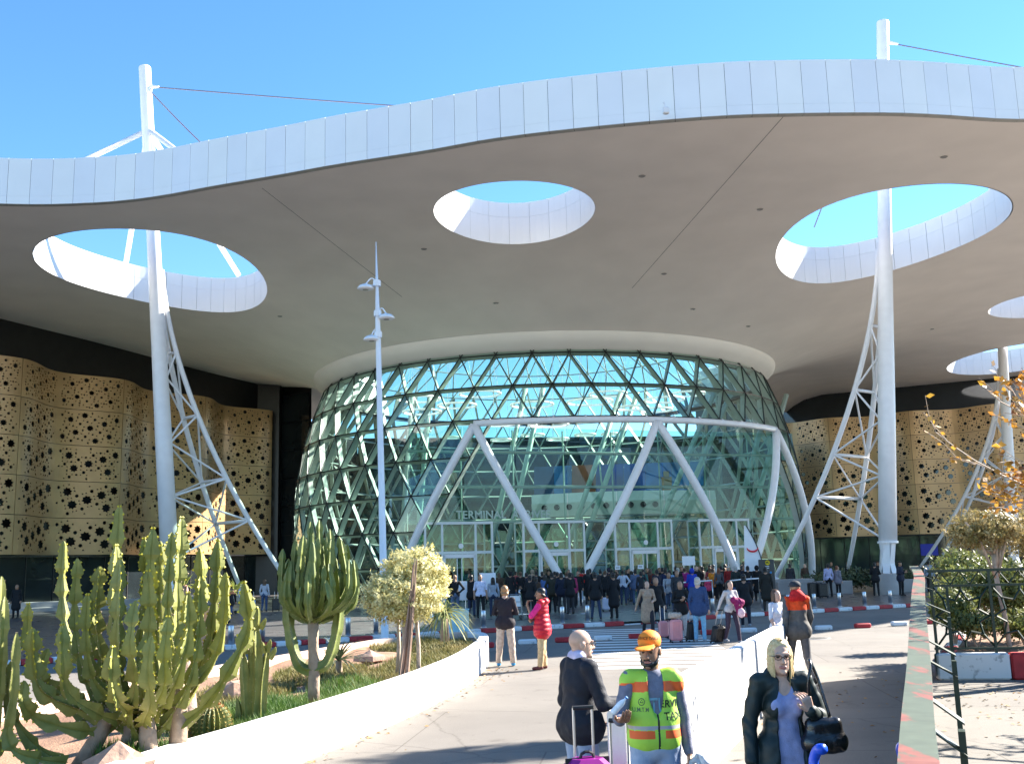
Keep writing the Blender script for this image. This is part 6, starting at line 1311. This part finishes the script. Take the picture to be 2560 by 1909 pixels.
for i in range(520):
    sd = rn.choice((-1, 1)); a = rn.uniform(.62, pi) * sd; k = rn.uniform(.96, 1.08); L = rn.uniform(.15, .25); sx, cy = sin(a), -cos(a); part = rn.uniform(-.07, .09)
    P = [(.008 * sd, part, .121), (.05 * sx * k, .03 + .055 * cy, .108), (.083 * sx * k, .015 + .092 * cy * k, .03), (.09 * sx * k, .02 + .09 * cy * k, -.08), (.088 * sx * k + rn.uniform(-.012, .012), .03 + .07 * cy * k, -L)]
    P = smooth_line([Vector(c_ + R_ @ np.array(p)) * .985 for p in P], .03); o_ = len(mb.v); w_ = rn.uniform(.002, .0045)
    for q, p in enumerate(P): t_ = Vector((cos(a), sin(a), 0)) * w_ * (1 if q < len(P) - 2 else .5); mb.v += [p - t_, p + t_]
    for q in range(len(P) - 1): z_ = o_ + 2 * q; mb.f.append((z_, z_ + 1, z_ + 3, z_ + 2)); mb.m.append(0)
tag(mb.go('hair_strands', HR['blond'], wm), kind='stuff')
hb = thing('handbag', 'shiny black leather handbag on the blonde woman shoulder', 'handbag', (1.84 + .25, 7.5, .93), 0); V, F, mi = polygonise([cap((-.09, 0, .08), (.09, 0, .08), .075, .075, 0, .05), cap((-.075, 0, .2), (.075, 0, .2), .05, .05, 0, .07)], .01, wrinkle(.004, 22)); ob = bpy.data.objects.new('bag_body', np_mesh('bag_body', V, F, mi, [mat('black_leather', (.012, .011, .012), .22, spec=.7, bump=.2, bscale=40)])); link(ob, hb)
mb = MB(); mb.tube(smooth_line([(-.05, 0, .23), (-.11, -.09, .45), (-.08, -.08, .6), (-.06, .02, .63), (.0, .06, .5), (.05, 0, .24)], .04), .012, 6); mb.go('strap', MATS['black_leather'], hb, True)
suitcase('purple hard shell suitcase in front of the bald man', (.50, 8.35, 0), radians(12), (.34, .26, .74), (.22, .008, .19), .36)
suitcase('navy soft case beside the purple suitcase at the wall end', (.70, 8.05, 0), radians(-25), (.3, .22, .62), (.012, .02, .05), .42, 0, .7)
trolley('luggage trolley with bright blue grips in front of the blonde woman', (2.02, 6.42, 0), radians(0), mat('blue_grip', (.02, .1, .7), .3))

# ---------------------------------------------------------------- men by the planter tip
J = joints('folded', aL=(.16, .02, .09), aR=(-.16, .02, .09), kL=(.13, 0, .5), kR=(-.13, 0, .5)); sp = skin_prims(J, radians(8), 0, curl=.9)
detailed('man in black sweater and beige trousers standing with arms folded, back turned', None, (-.30, 24.4, 0), radians(176), (sp, [SK[0], M_EYE, M_LIP]), [('hair', hair_prims(J, 'short', 0, radians(8)), [HR['sandy']], None, None), ('sweater', torso_prims(J, 0, .01, .05, 1, False, .012), [cloth((.022, .018, .024))], wrinkle(.005, 22), None), ('trousers', leg_prims(J, 0, .014), [cloth((.50, .40, .32))], wrinkle(.006, 20), None), ('shoes', shoe_prims(J, 0), [cloth((.04, .3, .6), .5)], None, None)], 1.03, .012, .01)
J = joints('stand', eL=(.24, -.2, 1.16), wL=(.15, -.3, 1.40), eR=(-.24, -.08, 1.13), wR=(.06, -.22, 1.06), aL=(.11, -.05, .09)); sp = skin_prims(J, radians(10), .08, hands={'L': dict(d=(-.1, .25, 1), n=(0, 1, .2), curl=1.0, thumb=(-1, 0, 0))})
puff = [p for p in torso_prims(J, 0, .03, .14, 0, False, .03) if not (p['t'] == 'c' and abs(p['a'][0]) > .15 and abs(p['b'][0]) > .2)] + [cap((-.09, .1, 1.46), (.09, .1, 1.46), .07, .07, 0, .04)]
detailed('man in red puffer vest over pink shirt holding keys', None, (.52, 23.4, 0), radians(-98), (sp, [SK[2], M_EYE, M_LIP]), [('hair', hair_prims(J, 'short', 0, radians(10), .08), [HR['black']], None, None), ('shirt', torso_prims(J, 0, .008, .0, 0, False, .0, .012), [cloth((.72, .03, .22))], wrinkle(.004), None), ('puffer_vest', puff, [cloth((.50, .012, .03), .45)], wrinkle(.003, 20, .1, .011), None), ('trousers', leg_prims(J, 0, .012), [cloth((.55, .40, .22))], wrinkle(.006), None), ('shoes', shoe_prims(J, 0), [cloth((.12, .03, .03), .4)], None, None)], 1.0, .012, .01)
# orange jacketed person and companion by the ramp wall
J = joints('walk'); sp = skin_prims(J, 0, 0, fingers=True)
def or_mat(C_, mi): m = np.ones(len(C_), int); m[C_[:, 2] > 1.27] = 0; m[np.abs(C_[:, 0]) > .21] = 1; return m
R_, c_ = headframe(J)
detailed('person in orange and grey jacket, red hood and dark cap walking away', None, (5.0, 19.1, 0), radians(186), (sp, [SK[1], M_EYE, M_LIP]), [('cap', [ell(c_ + (0, .01, .055), (.095, .11, .075), 0, .01), ell(c_ + (0, -.12, .035), (.08, .09, .012), 0, .01), ell(c_ + (0, 0, -.06), (.16, .25, .085), 0, .01, 's')], [cloth((.03, .035, .045))], None, None), ('hood', [ell(c_ + (0, .05, -.1), (.115, .1, .09), 0, .03), cap((-.08, .06, 1.47), (.08, .06, 1.47), .07, .07, 0, .03)], [cloth((.6, .02, .02))], wrinkle(.004), None), ('jacket', torso_prims(J, 0, .012, .06, 1, False, .01, .006), [cloth((.85, .08, .015)), cloth((.12, .115, .11))], wrinkle(.005), or_mat), ('trousers', leg_prims(J, 0), [cloth((.12, .12, .13))], None, None), ('shoes', shoe_prims(J, 0), [cloth((.03, .03, .03))], None, None)], 1.06, .012, .011)
PG = 'people crossing the road'
def on(u, v, z=0.0): return G(u, v, z)
person('woman in white t shirt looking aside behind the ramp wall', 5.25, 21.6, 0, 1.62, 30, 'walk', 'long', 'tee', True, ((.75, .75, .8), (.05, .06, .1)), 0, 'brown', group=PG)
def at_px(u, y, z=.0): p = DP(u, 1500, y); return p.x, y, z
for lab, u, y, H, fc, pose, sty, top, fem, cols, sk, hr in (
    ('woman in tan coat and long scarf pulling a case over the crossing', 1618, 33.0, 1.66, 8, 'pull', 'long', 'coat', True, ((.42, .28, .19), (.03, .025, .03)), 0, 'black'),
    ('man in black jacket and sunglasses beside the woman in tan coat', 1641, 33.3, 1.76, 5, 'walk', 'short', 'jacket', False, ((.012, .012, .014), (.03, .05, .09)), 1, 'black'),
    ('woman in black leather jacket behind the big pink suitcase', 1701, 31.3, 1.66, 0, 'phone', 'long', 'jacket', True, ((.012, .012, .013), (.5, .45, .42)), 1, 'black'),
    ('man in blue denim jacket and pale jeans on the crossing', 1746, 29.9, 1.78, 160, 'stand', 'short', 'jacket', False, ((.03, .06, .15), (.2, .42, .6)), 0, 'grey'),
    ('woman in grey cardigan carrying a maroon coat and pulling a trolley case', 1826, 29.0, 1.68, 22, 'pull', 'bun', 'sweater', True, ((.48, .46, .46), (.045, .03, .05)), 0, 'black'),
    ('man in black walking behind the woman in grey cardigan', 1862, 35.2, 1.76, 170, 'walk', 'short', 'jacket', False, ((.012, .013, .016), (.015, .018, .03)), 1, 'black')):
    x, y, z = at_px(u, y); person(lab, x, y, z, H, fc, pose, sty, top, fem, cols, sk, hr, group=PG, shoes=(.3, .3, .32) if 'jeans' in lab or 'cardigan' in lab else (.03, .03, .03))
mc = thing('maroon_coat', 'maroon coat with a pink bag slung over the arm of the woman in grey', 'coat', (DP(1843, 1500, 28.8).x, 28.8, .75), 0); V, F, mi = polygonise([cap((-.1, -.02, .42), (.1, .02, .36), .09, .1, 0, .05), cap((.02, 0, .3), (.05, .02, .05), .11, .07, 0, .06)], .015, wrinkle(.01, 30)); ob = bpy.data.objects.new('cloth', np_mesh('cloth', V, F, mi, [cloth((.22, .012, .09))])); link(ob, mc); V, F, mi = polygonise([ell((.08, -.08, .08), (.1, .06, .13), 0, .02)], .015, wrinkle(.01)); ob = bpy.data.objects.new('pink_bag', np_mesh('pink_bag', V, F, mi, [cloth((.75, .5, .55))])); link(ob, mc)
PK = (.78, .30, .30)
suitcase('big pink suitcase upright on the zebra crossing', G(1691, 1606), radians(10), (.36, .25, .58), PK, .0); suitcase('small pink suitcase left of the big one', G(1660, 1596), radians(5), (.3, .2, .46), PK, .45); suitcase('second small pink suitcase close behind the first', G(1676, 1594), radians(15), (.28, .2, .46), PK, 0)
suitcase('black case leaning behind the man in denim jacket', G(1729, 1603), radians(30), (.34, .2, .5), (.015, .016, .018), .2, .2); suitcase('black trolley case pulled by the woman in grey cardigan', G(1791, 1608), radians(25), (.36, .22, .46), (.014, .013, .014), .42, .35)
bgp = thing('beige_bag', 'beige travel bag lying on top of the big pink suitcase', 'bag', G(1691, 1606) + Vector((0, 0, .66)), .2); V, F, mi = polygonise([cap((-.12, 0, .09), (.12, 0, .09), .085, .085, 0, .03)], .014, wrinkle(.01)); ob = bpy.data.objects.new('bag_body', np_mesh('bag_body', V, F, mi, [cloth((.5, .4, .32))])); link(ob, bgp); mb = MB(); mb.tube(smooth_line([(-.08, 0, .16), (0, 0, .28), (.08, 0, .16)], .03), .012, 6); mb.go('strap', M_BLACK, bgp)
rt_ = thing('red_luggage_stack', 'stack of red luggage on a cart behind the denim jacketed man', 'luggage', G(1728, 1578), .1)
for k, (w, c) in enumerate(((.7, (.25, .01, .015)), (.62, (.5, .5, .52)), (.66, (.3, .015, .02)))): mb = MB(); mb.bbox((0, 0, .2 + k * .3), (w, .4, .28), .05); mb.go('case', cloth(c, .6), rt_)

# ---------------------------------------------------------------- waiting crowd
BLK, NVY, CHR, DKB, OLV, JNS, GRY, BRN = (.012, .012, .014), (.015, .018, .035), (.035, .035, .04), (.03, .045, .09), (.035, .032, .022), (.06, .09, .16), (.14, .14, .15), (.07, .04, .025)
P_ = person
crowd = [ # u, depth, H, face, pose, style, top, female, top colour, leg colour, skin, hair, label
 (1487, 40.6, 1.76, 172, 'wide', 'short', 'jacket', 0, BLK, DKB, 1, 'black', 'man in dark jacket and blue jeans standing near the kerb, back turned'),
 (1532, 41.0, 1.74, 185, 'stand', 'short', 'coat', 0, BLK, BLK, 1, 'black', 'person in long black coat standing near the kerb beside the crossing'),
 (1424, 45.5, 1.74, 190, 'phone', 'short', 'jacket', 0, BLK, CHR, 1, 'black', 'man in black jacket and grey trousers reading white papers'),
 (1403, 46.4, 1.73, 170, 'stand', 'short', 'jacket', 0, NVY, CHR, 1, 'black', 'man in navy jacket left of the man reading papers'),
 (1379, 47.0, 1.75, 175, 'pocket', 'short', 'jacket', 0, OLV, BLK, 1, 'black', 'man in olive jacket right of the red puffer vest'),
 (1325, 43.5, 1.68, 150, 'phone', 'short', 'jacket', 0, BLK, BLK, 1, 'black', 'person in black behind the raised hand of the man in red vest'),
 (1339, 45.0, 1.62, 170, 'stand', 'long', 'jacket', 1, BRN, BLK, 1, 'black', 'dark haired person in brown jacket behind the man in red vest'),
 (1459, 60.5, 1.78, 178, 'stand', 'short', 'jacket', 0, (.45, .02, .02), (.3, .4, .52), 1, 'black', 'person in bright red jacket and pale jeans by the central white V'),
 (1475, 60.0, 1.8, 182, 'stand', 'short', 'jacket', 0, BLK, BLK, 1, 'black', 'person in black right of the bright red jacket'),
 (1276, 54, 1.8, 160, 'stand', 'hood', 'coat', 1, BLK, BLK, 1, 'black', 'tall person in black hooded coat left of the central white V'),
 (1301, 55, 1.76, 175, 'back', 'short', 'jacket', 0, BLK, BLK, 1, 'brown', 'brown haired man in black right of the black hooded coat'),
 (1316, 56, 1.7, 165, 'stand', 'short', 'jacket', 0, NVY, BLK, 1, 'black', 'shorter man in navy between the brown haired man and the door post'),
 (1248, 58, 1.7, 150, 'stand', 'long', 'coat', 1, BRN, BRN, 1, 'brown', 'woman in brown coat right of the tall white board'),
 (1341, 60, 1.72, 170, 'stand', 'short', 'jacket', 0, BLK, BLK, 1, 'black', 'man in black just left of the white door post'),
 (1372, 63, 1.7, 20, 'folded', 'short', 'jacket', 0, BLK, BLK, 1, 'black', 'man in black facing out beside the left arm of the white V'),
 (1387, 62, 1.68, 160, 'stand', 'short', 'jacket', 0, CHR, BLK, 1, 'black', 'person in charcoal under the left arm of the white V'),
 (1422, 66, 1.74, 0, 'stand', 'short', 'jacket', 0, BLK, BLK, 1, 'black', 'man inside the doorway between the arms of the white V'),
 (1416, 52, 1.72, 180, 'pocket', 'short', 'jacket', 0, BLK, BLK, 0, 'brown', 'man in black at the very foot of the white V'),
 (1430, 51.5, 1.66, 170, 'stand', 'long', 'jacket', 1, (.35, .03, .1), BLK, 1, 'black', 'woman in crimson beside the foot of the white V'),
 (1501, 56, 1.76, 175, 'stand', 'short', 'jacket', 0, CHR, BLK, 1, 'black', 'man in charcoal jacket left of the raised name sign'),
 (1513, 53, 1.72, 160, 'stand', 'short', 'jacket', 0, BLK, BLK, 0, 'brown', 'brown haired person in black carrying a pale bag'),
 (1530, 54, 1.78, 178, 'raise', 'short', 'jacket', 0, BRN, BLK, 1, 'black', 'man in brown jacket raising the first name sign'),
 (1557, 53.5, 1.72, 165, 'hips', 'short', 'sweater', 0, (.5, .52, .6), DKB, 1, 'black', 'man in pale grey shirt and dark jeans in the middle of the crowd'),
 (1573, 60, 1.74, 0, 'stand', 'short', 'jacket', 0, BLK, JNS, 1, 'black', 'man in black facing out behind the pale grey shirt'),
 (1588, 53.5, 1.74, 185, 'stand', 'short', 'jacket', 0, (.09, .12, .2), JNS, 1, 'black', 'man in washed blue jacket right of the pale grey shirt'),
 (1602, 50.5, 1.66, 180, 'raise', 'short', 'dress', 1, (.03, .03, .035), BLK, 1, 'black', 'woman in long dark dress raising the second name sign'),
 (1626, 57, 1.72, 150, 'stand', 'long', 'coat', 1, (.12, .03, .02), BLK, 1, 'brown', 'long haired woman in rust coat before the open door'),
 (1642, 49.5, 1.74, 200, 'folded', 'short', 'jacket', 0, NVY, JNS, 1, 'black', 'broad man in navy jacket in front of the open door'),
 (1664, 50.5, 1.76, 175, 'stand', 'short', 'jacket', 0, (.012, .02, .06), DKB, 1, 'black', 'man in dark blue jacket right of the broad man in navy'),
 (1657, 58, 1.76, 160, 'stand', 'short', 'jacket', 0, BLK, BLK, 1, 'black', 'man in black turning his head behind the two navy jackets'),
 (1675, 54, 1.66, 180, 'stand', 'short', 'sweater', 0, (.2, .32, .5), CHR, 1, 'black', 'man in light blue shirt by the end of the crowd rail'),
 (1695, 56, 1.74, 170, 'stand', 'short', 'jacket', 0, BLK, BLK, 0, 'grey', 'grey haired man in black suit under the white notice board'),
 (1713, 57, 1.72, 150, 'phone', 'short', 'jacket', 1, (.32, .02, .16), BLK, 0, 'brown', 'woman in magenta jacket below the white notice board'),
 (1742, 57, 1.8, 10, 'stand', 'short', 'jacket', 0, BLK, BLK, 0, 'black', 'dark haired man in black jacket right of the white notice board'),
 (1671, 43, 1.66, 5, 'walk', 'short', 'sweater', 1, (.35, .34, .36), JNS, 1, 'black', 'woman in striped cardigan with backpack walking out'),
 (1692, 42.5, 1.74, 0, 'walk', 'short', 'jacket', 0, CHR, CHR, 1, 'black', 'man in dark clothes walking beside the striped cardigan'),
 (1730, 49.5, 1.74, 190, 'phone', 'hood', 'jacket', 0, (.02, .05, .38), (.28, .24, .2), 1, 'black', 'person in royal blue hooded jacket at the crowd rail'),
 (1769, 56, 1.25, 10, 'stand', 'short', 'jacket', 1, (.6, .06, .14), BLK, 1, 'black', 'child in pink jacket among the crowd'),
 (1797, 56, 1.68, 178, 'stand', 'long', 'sweater', 1, (.10, .10, .11), BLK, 0, 'red', 'red haired woman in grey sweater and black trousers, back turned'),
 (1782, 57, 1.66, 175, 'stand', 'short', 'jacket', 0, (.7, .22, .02), BLK, 0, 'brown', 'person with an orange backpack beside the red haired woman'),
 (1749, 64, 1.78, 175, 'stand', 'short', 'jacket', 0, BLK, BLK, 1, 'black', None), (1769, 65, 1.8, 180, 'stand', 'short', 'jacket', 0, BLK, BLK, 1, 'black', None), (1784, 63, 1.82, 175, 'stand', 'short', 'jacket', 0, BLK, BLK, 1, 'black', None), (1807, 62, 1.84, 170, 'stand', 'short', 'jacket', 0, BLK, BLK, 1, 'black', None), (1672, 63, 1.76, 180, 'stand', 'short', 'jacket', 0, BLK, BLK, 1, 'black', None), (1683, 64, 1.78, 180, 'stand', 'short', 'jacket', 0, BLK, BLK, 1, 'black', None), (1759, 61, 1.74, 180, 'stand', 'short', 'jacket', 0, BLK, BLK, 1, 'black', None), (1727, 62, 1.78, 175, 'stand', 'short', 'jacket', 0, BLK, BLK, 1, 'black', None), (1355, 57, 1.72, 175, 'stand', 'short', 'jacket', 0, BLK, BLK, 1, 'black', None), (1442, 55, 1.72, 175, 'stand', 'short', 'jacket', 0, BLK, BLK, 1, 'black', None), (1545, 58, 1.74, 175, 'stand', 'short', 'jacket', 0, BLK, BLK, 1, 'black', None), (1617, 61, 1.74, 175, 'stand', 'short', 'jacket', 0, BLK, BLK, 1, 'black', None), (1797, 60, 1.76, 175, 'stand', 'short', 'jacket', 0, BLK, BLK, 1, 'black', None), (1848, 60, 1.8, 175, 'stand', 'short', 'jacket', 0, BLK, BLK, 1, 'black', None), (1230, 60, 1.74, 175, 'stand', 'short', 'jacket', 0, BLK, BLK, 1, 'black', None), (1219, 59, 1.72, 175, 'stand', 'short', 'jacket', 0, BLK, BLK, 1, 'black', None), (1178, 56, 1.74, 175, 'stand', 'short', 'jacket', 0, BLK, BLK, 1, 'black', None), (1394, 54, 1.7, 175, 'stand', 'short', 'jacket', 0, BLK, BLK, 1, 'black', None),
 (1289, 63, 1.74, 120, 'back', 'short', 'jacket', 0, (.30, .05, .06), JNS, 1, 'black', 'person in burgundy standing behind the black hooded coat'),
 (1331, 64, 1.80, 176, 'back', 'hood', 'jacket', 1, (.32, .26, .2), JNS, 0, 'black', 'person in beige standing left of the white door post'),
 (1362, 52, 1.60, 150, 'phone', 'long', 'jacket', 0, (.06, .12, .3), JNS, 1, 'black', 'person in mid blue standing right of the white door post'),
 (1448, 63, 1.63, 340, 'phone', 'short', 'jacket', 1, (.4, .4, .42), BLK, 0, 'black', 'person in pale grey standing right of the white V foot'),
 (1466, 56.5, 1.77, 150, 'pocket', 'long', 'coat', 0, BLK, CHR, 1, 'black', None),
 (1522, 60, 1.81, 120, 'pocket', 'hood', 'coat', 1, NVY, BLK, 1, 'grey', None),
 (1563, 63, 1.64, 150, 'back', 'short', 'coat', 0, CHR, DKB, 0, 'brown', None),
 (1580, 57.5, 1.61, 210, 'back', 'hood', 'sweater', 1, OLV, DKB, 1, 'grey', None),
 (1610, 56.5, 1.70, 150, 'stand', 'long', 'jacket', 0, (.05, .14, .12), DKB, 2, 'black', 'person in teal standing right of the second name sign'),
 (1650, 62, 1.72, 20, 'back', 'hood', 'sweater', 1, (.22, .12, .05), BLK, 2, 'black', 'person in rust brown standing behind the broad man in navy'),
 (1702, 60.5, 1.76, 340, 'pocket', 'short', 'jacket', 0, BLK, JNS, 1, 'brown', None),
 (1735, 60.5, 1.80, 210, 'phone', 'short', 'sweater', 1, CHR, DKB, 1, 'black', None),
 (1775, 60.5, 1.70, 176, 'pocket', 'long', 'sweater', 0, (.30, .05, .06), DKB, 1, 'brown', 'person in burgundy standing behind the child in pink'),
 (1812, 59.5, 1.66, 120, 'folded', 'short', 'coat', 1, (.32, .26, .2), DKB, 1, 'black', 'person in beige standing left of the white hat'),
 (1862, 62, 1.78, 120, 'pocket', 'long', 'coat', 0, (.06, .12, .3), CHR, 0, 'black', 'person in mid blue standing behind the open suit'),
 (1880, 58.5, 1.82, 340, 'phone', 'short', 'jacket', 1, (.4, .4, .42), DKB, 1, 'grey', 'person in pale grey standing right of the feather flag'),
 (1822, 57, 1.76, 10, 'stand', 'hat', 'jacket', 0, (.3, .02, .02), BLK, 0, 'grey', 'man in white hat and red waistcoat beside the crowd rail'),
 (1839, 54, 1.76, 180, 'stand', 'short', 'jacket', 0, (.02, .03, .028), (.05, .1, .25), 0, 'grey', 'grey haired man in black jacket and blue jeans at the bent rail'),
 (1857, 56, 1.76, 60, 'stand', 'short', 'jacket', 0, NVY, BLK, 2, 'black', 'man in open suit and white shirt beside the feather flag'),
 (1870, 53.5, 1.76, 175, 'stand', 'short', 'dress', 1, BLK, (.01, .03, .3), 1, 'black', 'person in long black garment before the feather flag'),
 (1893, 54, 1.76, 160, 'stand', 'hood', 'coat', 0, BLK, BLK, 1, 'black', 'person in black hooded coat left of the totem sign'),
 (1914, 43.5, 1.78, 175, 'stand', 'short', 'coat', 0, (.022, .02, .016), (.04, .03, .025), 1, 'black', 'person in dark brown coat standing by the bollard before the totem sign'),
 (2071, 57, 1.76, 190, 'stand', 'short', 'sweater', 0, (.42, .42, .62), BLK, 1, 'black', 'man in lilac shirt and black trousers behind black luggage'),
 (2094, 57, 1.62, 120, 'stand', 'short', 'jacket', 1, (.22, .2, .24), BLK, 0, 'red', 'woman in patterned grey jacket beside the man in lilac shirt'),
 (1976, 62, 1.78, 160, 'stand', 'short', 'coat', 0, CHR, BLK, 1, 'black', 'person in charcoal coat behind the right mast leg'),
 (2013, 67, 1.7, 10, 'stand', 'short', 'jacket', 0, BRN, BLK, 0, 'grey', 'person in brown seen behind the mast planter'),
 (2080, 71, 1.75, 0, 'stand', 'short', 'jacket', 0, BLK, BLK, 1, 'black', 'person in black suit left of the rear mast leg'),
 (2121, 69, 1.75, 20, 'stand', 'short', 'jacket', 0, BLK, BLK, 1, 'black', 'person in black suit right of the rear mast leg'),
 (2188, 56.3, 1.76, 150, 'folded', 'cap', 'jacket', 0, BLK, BLK, 1, 'black', 'guard in black uniform and cap leaning by the mast drum'),
 (2251, 56.0, 1.78, 35, 'phone', 'cap', 'jacket', 0, NVY, BLK, 1, 'black', 'guard in dark uniform and cap right of the mast drum'),
 (2197, 63, 1.78, 10, 'stand', 'cap', 'jacket', 0, BLK, BLK, 1, 'black', 'guard in peaked cap standing behind the mast drum'),
 (2324, 60, 1.76, 150, 'stand', 'short', 'sweater', 0, (.3, .34, .42), BLK, 1, 'black', 'man in pale blue shirt beyond the end of the green barrier'),
 (2356, 60, 1.74, 170, 'stand', 'short', 'jacket', 0, NVY, BLK, 1, 'black', 'man in dark jacket right of the pale blue shirt beyond the barrier'),
 (574, 44.5, 1.72, 180, 'walk', 'short', 'jacket', 0, BLK, (.03, .06, .16), 1, 'black', 'person in dark top and blue jeans walking over the sunlit plaza'),
 (607, 58, 1.5, 20, 'phone', 'short', 'sweater', 0, (.45, .5, .75), (.45, .45, .52), 1, 'black', 'person in pale blue shirt beside the white suitcase'),
 (662, 57, 1.7, 170, 'stand', 'long', 'sweater', 1, (.45, .45, .5), (.05, .08, .16), 0, 'brown', 'woman in white top and jeans beside the luggage at left'),
 (884, 63, 1.76, 170, 'stand', 'short', 'coat', 0, BLK, BLK, 1, 'black', 'person in black left of the lamp post'), (893, 62.5, 1.76, 20, 'phone', 'short', 'coat', 0, BLK, BLK, 1, 'black', 'second person in black close to the lamp post'),
 (44, 57, 1.76, 0, 'stand', 'short', 'coat', 0, BLK, BLK, 1, 'brown', 'person in black coat at the far left before the dark glass'),
 (1137, 44.5, 1.78, 178, 'hips', 'bald', 'sweater', 0, BLK, (.1, .13, .2), 1, 'black', 'balding man in black with hands on hips near the planter tip'),
 (1178, 45.5, 1.74, 170, 'stand', 'short', 'jacket', 0, BLK, DKB, 1, 'black', 'man in black beside the man in white shirt'),
 (1200, 44, 1.76, 12, 'stand', 'short', 'tee', 0, (.6, .6, .75), BLK, 1, 'black', 'man in white t shirt standing before the tall white board'),
 (1232, 45, 1.62, 175, 'stand', 'long', 'sweater', 1, (.35, .37, .42), DKB, 1, 'black', 'long haired girl in grey beside the man in white shirt'),
]
for u, y, H, fc, pose, sty, top, fem, ct_, cb, sk, hr, lab in crowd:
    x = DP(u, 1440, y).x; kw = {}
    if lab is None: fc += random.choice((0, 0, -40, 40, 170, 90)); y += random.uniform(-1.2, 1.2); lab = 'waiting person in dark clothes in the back rows of the dense crowd'; kw['group'] = 'dark figures in the back rows of the crowd'
    if sty == 'cap': kw['hat'] = (.01, .01, .013)
    person(lab, x, y, .13, H, fc + random.uniform(-8, 8), pose, sty, top, bool(fem), (ct_, cb), sk, hr, **kw)
suitcase('white suitcase with extended handle at the left', (DP(629, 1500, 56).x, 56, .13), .1, (.42, .26, .62), (.55, .6, .68), .42); suitcase('black suitcase right of the woman in white top', (DP(690, 1500, 57).x, 57, .13), .1, (.4, .26, .6), (.012, .012, .014), .4)
suitcase('large black suitcase before the man in lilac shirt', (DP(2040, 1500, 56).x, 56, .13), .1, (.75, .35, .75), (.01, .01, .012), 0); suitcase('black suitcase between the lilac shirt couple', (DP(2060, 1500, 55.7).x, 55.7, .13), -.1, (.5, .3, .7), (.012, .011, .012), 0)
suitcase('pale suitcase carried in the middle of the crowd', (DP(1515, 1500, 47).x, 47, .13), .1, (.36, .22, .55), (.5, .5, .6), 0)
trolley('luggage trolley with white panel behind the man in black sweater', (DP(1288, 1500, 42).x, 42, .13), radians(150), M_STEEL)
tr = trolley('empty blue luggage trolley near the left bollards', (DP(548, 1500, 55).x, 55, .13), radians(80), mat('blue_grip', (.02, .1, .7), .3), False)
fb = thing('orange_backpack', 'orange backpack worn in the crowd beside the red haired woman', 'backpack', (DP(1781, 1440, 56.7).x, 56.68, 1.0), 0); V, F, mi = polygonise([cap((0, 0, .05), (0, 0, .32), .14, .12, 0, .03, (1, .6, 1))], .02); ob = bpy.data.objects.new('pack', np_mesh('pack', V, F, mi, [cloth((.75, .25, .02))])); link(ob, fb)
mb = MB(); mb.bbox((0, -.1, .14), (.18, .05, .16), .02); mb.go('front_pocket', cloth((.6, .18, .02)), fb)
# ================================================================ small things on the ground
rn = random.Random(21); v, f = [], []
for _ in range(900):
    if rn.random() < .6: x, y = rn.gauss(8.2, 2.2), rn.gauss(16.5, 2.2)
    else: t = rn.random(); x, y = -2.9 + 2.2 * t + abs(rn.gauss(.15, .35)), 13 + 11 * t
    if inpoly(x, y, ring) or y > 19.2 and x > 7.4: continue
    a = rn.uniform(0, 2 * pi); s = rn.uniform(.02, .05); dx, dy = cos(a) * s, sin(a) * s; o = len(v); z = .006
    v += [(x - dx, y - dy, z), (x + dy * .5, y - dx * .5, z + rn.uniform(0, .02)), (x + dx, y + dy, z + rn.uniform(0, .015)), (x - dy * .5, y + dx * .5, z)]; f.append((o, o + 1, o + 2, o + 3))
tag(mk('fallen_leaves', v, f, mat('dry_leaf', (.2, .1, .04), .8, scale=3, col2=(.4, .26, .1))), 'dry fallen leaves scattered on the paving beside planter and fence', 'leaves', kind='stuff')
mh = thing('manhole_cover', 'round iron manhole cover in the road right of the ramp wall', 'manhole cover', (8.4, 30.2, .004)); mb = MB(); mb.lathe([(.0, .006), (.31, .006), (.32, .0)], 28); mb.go('cover', mat('cast_iron', (.06, .055, .05), .6, var=.3, scale=12, bump=.4, bscale=40), mh); mb = MB(); mb.lathe([(.33, .0), (.33, .008), (.39, .008), (.4, .0)], 28); mb.go('rim', M_CONC, mh)
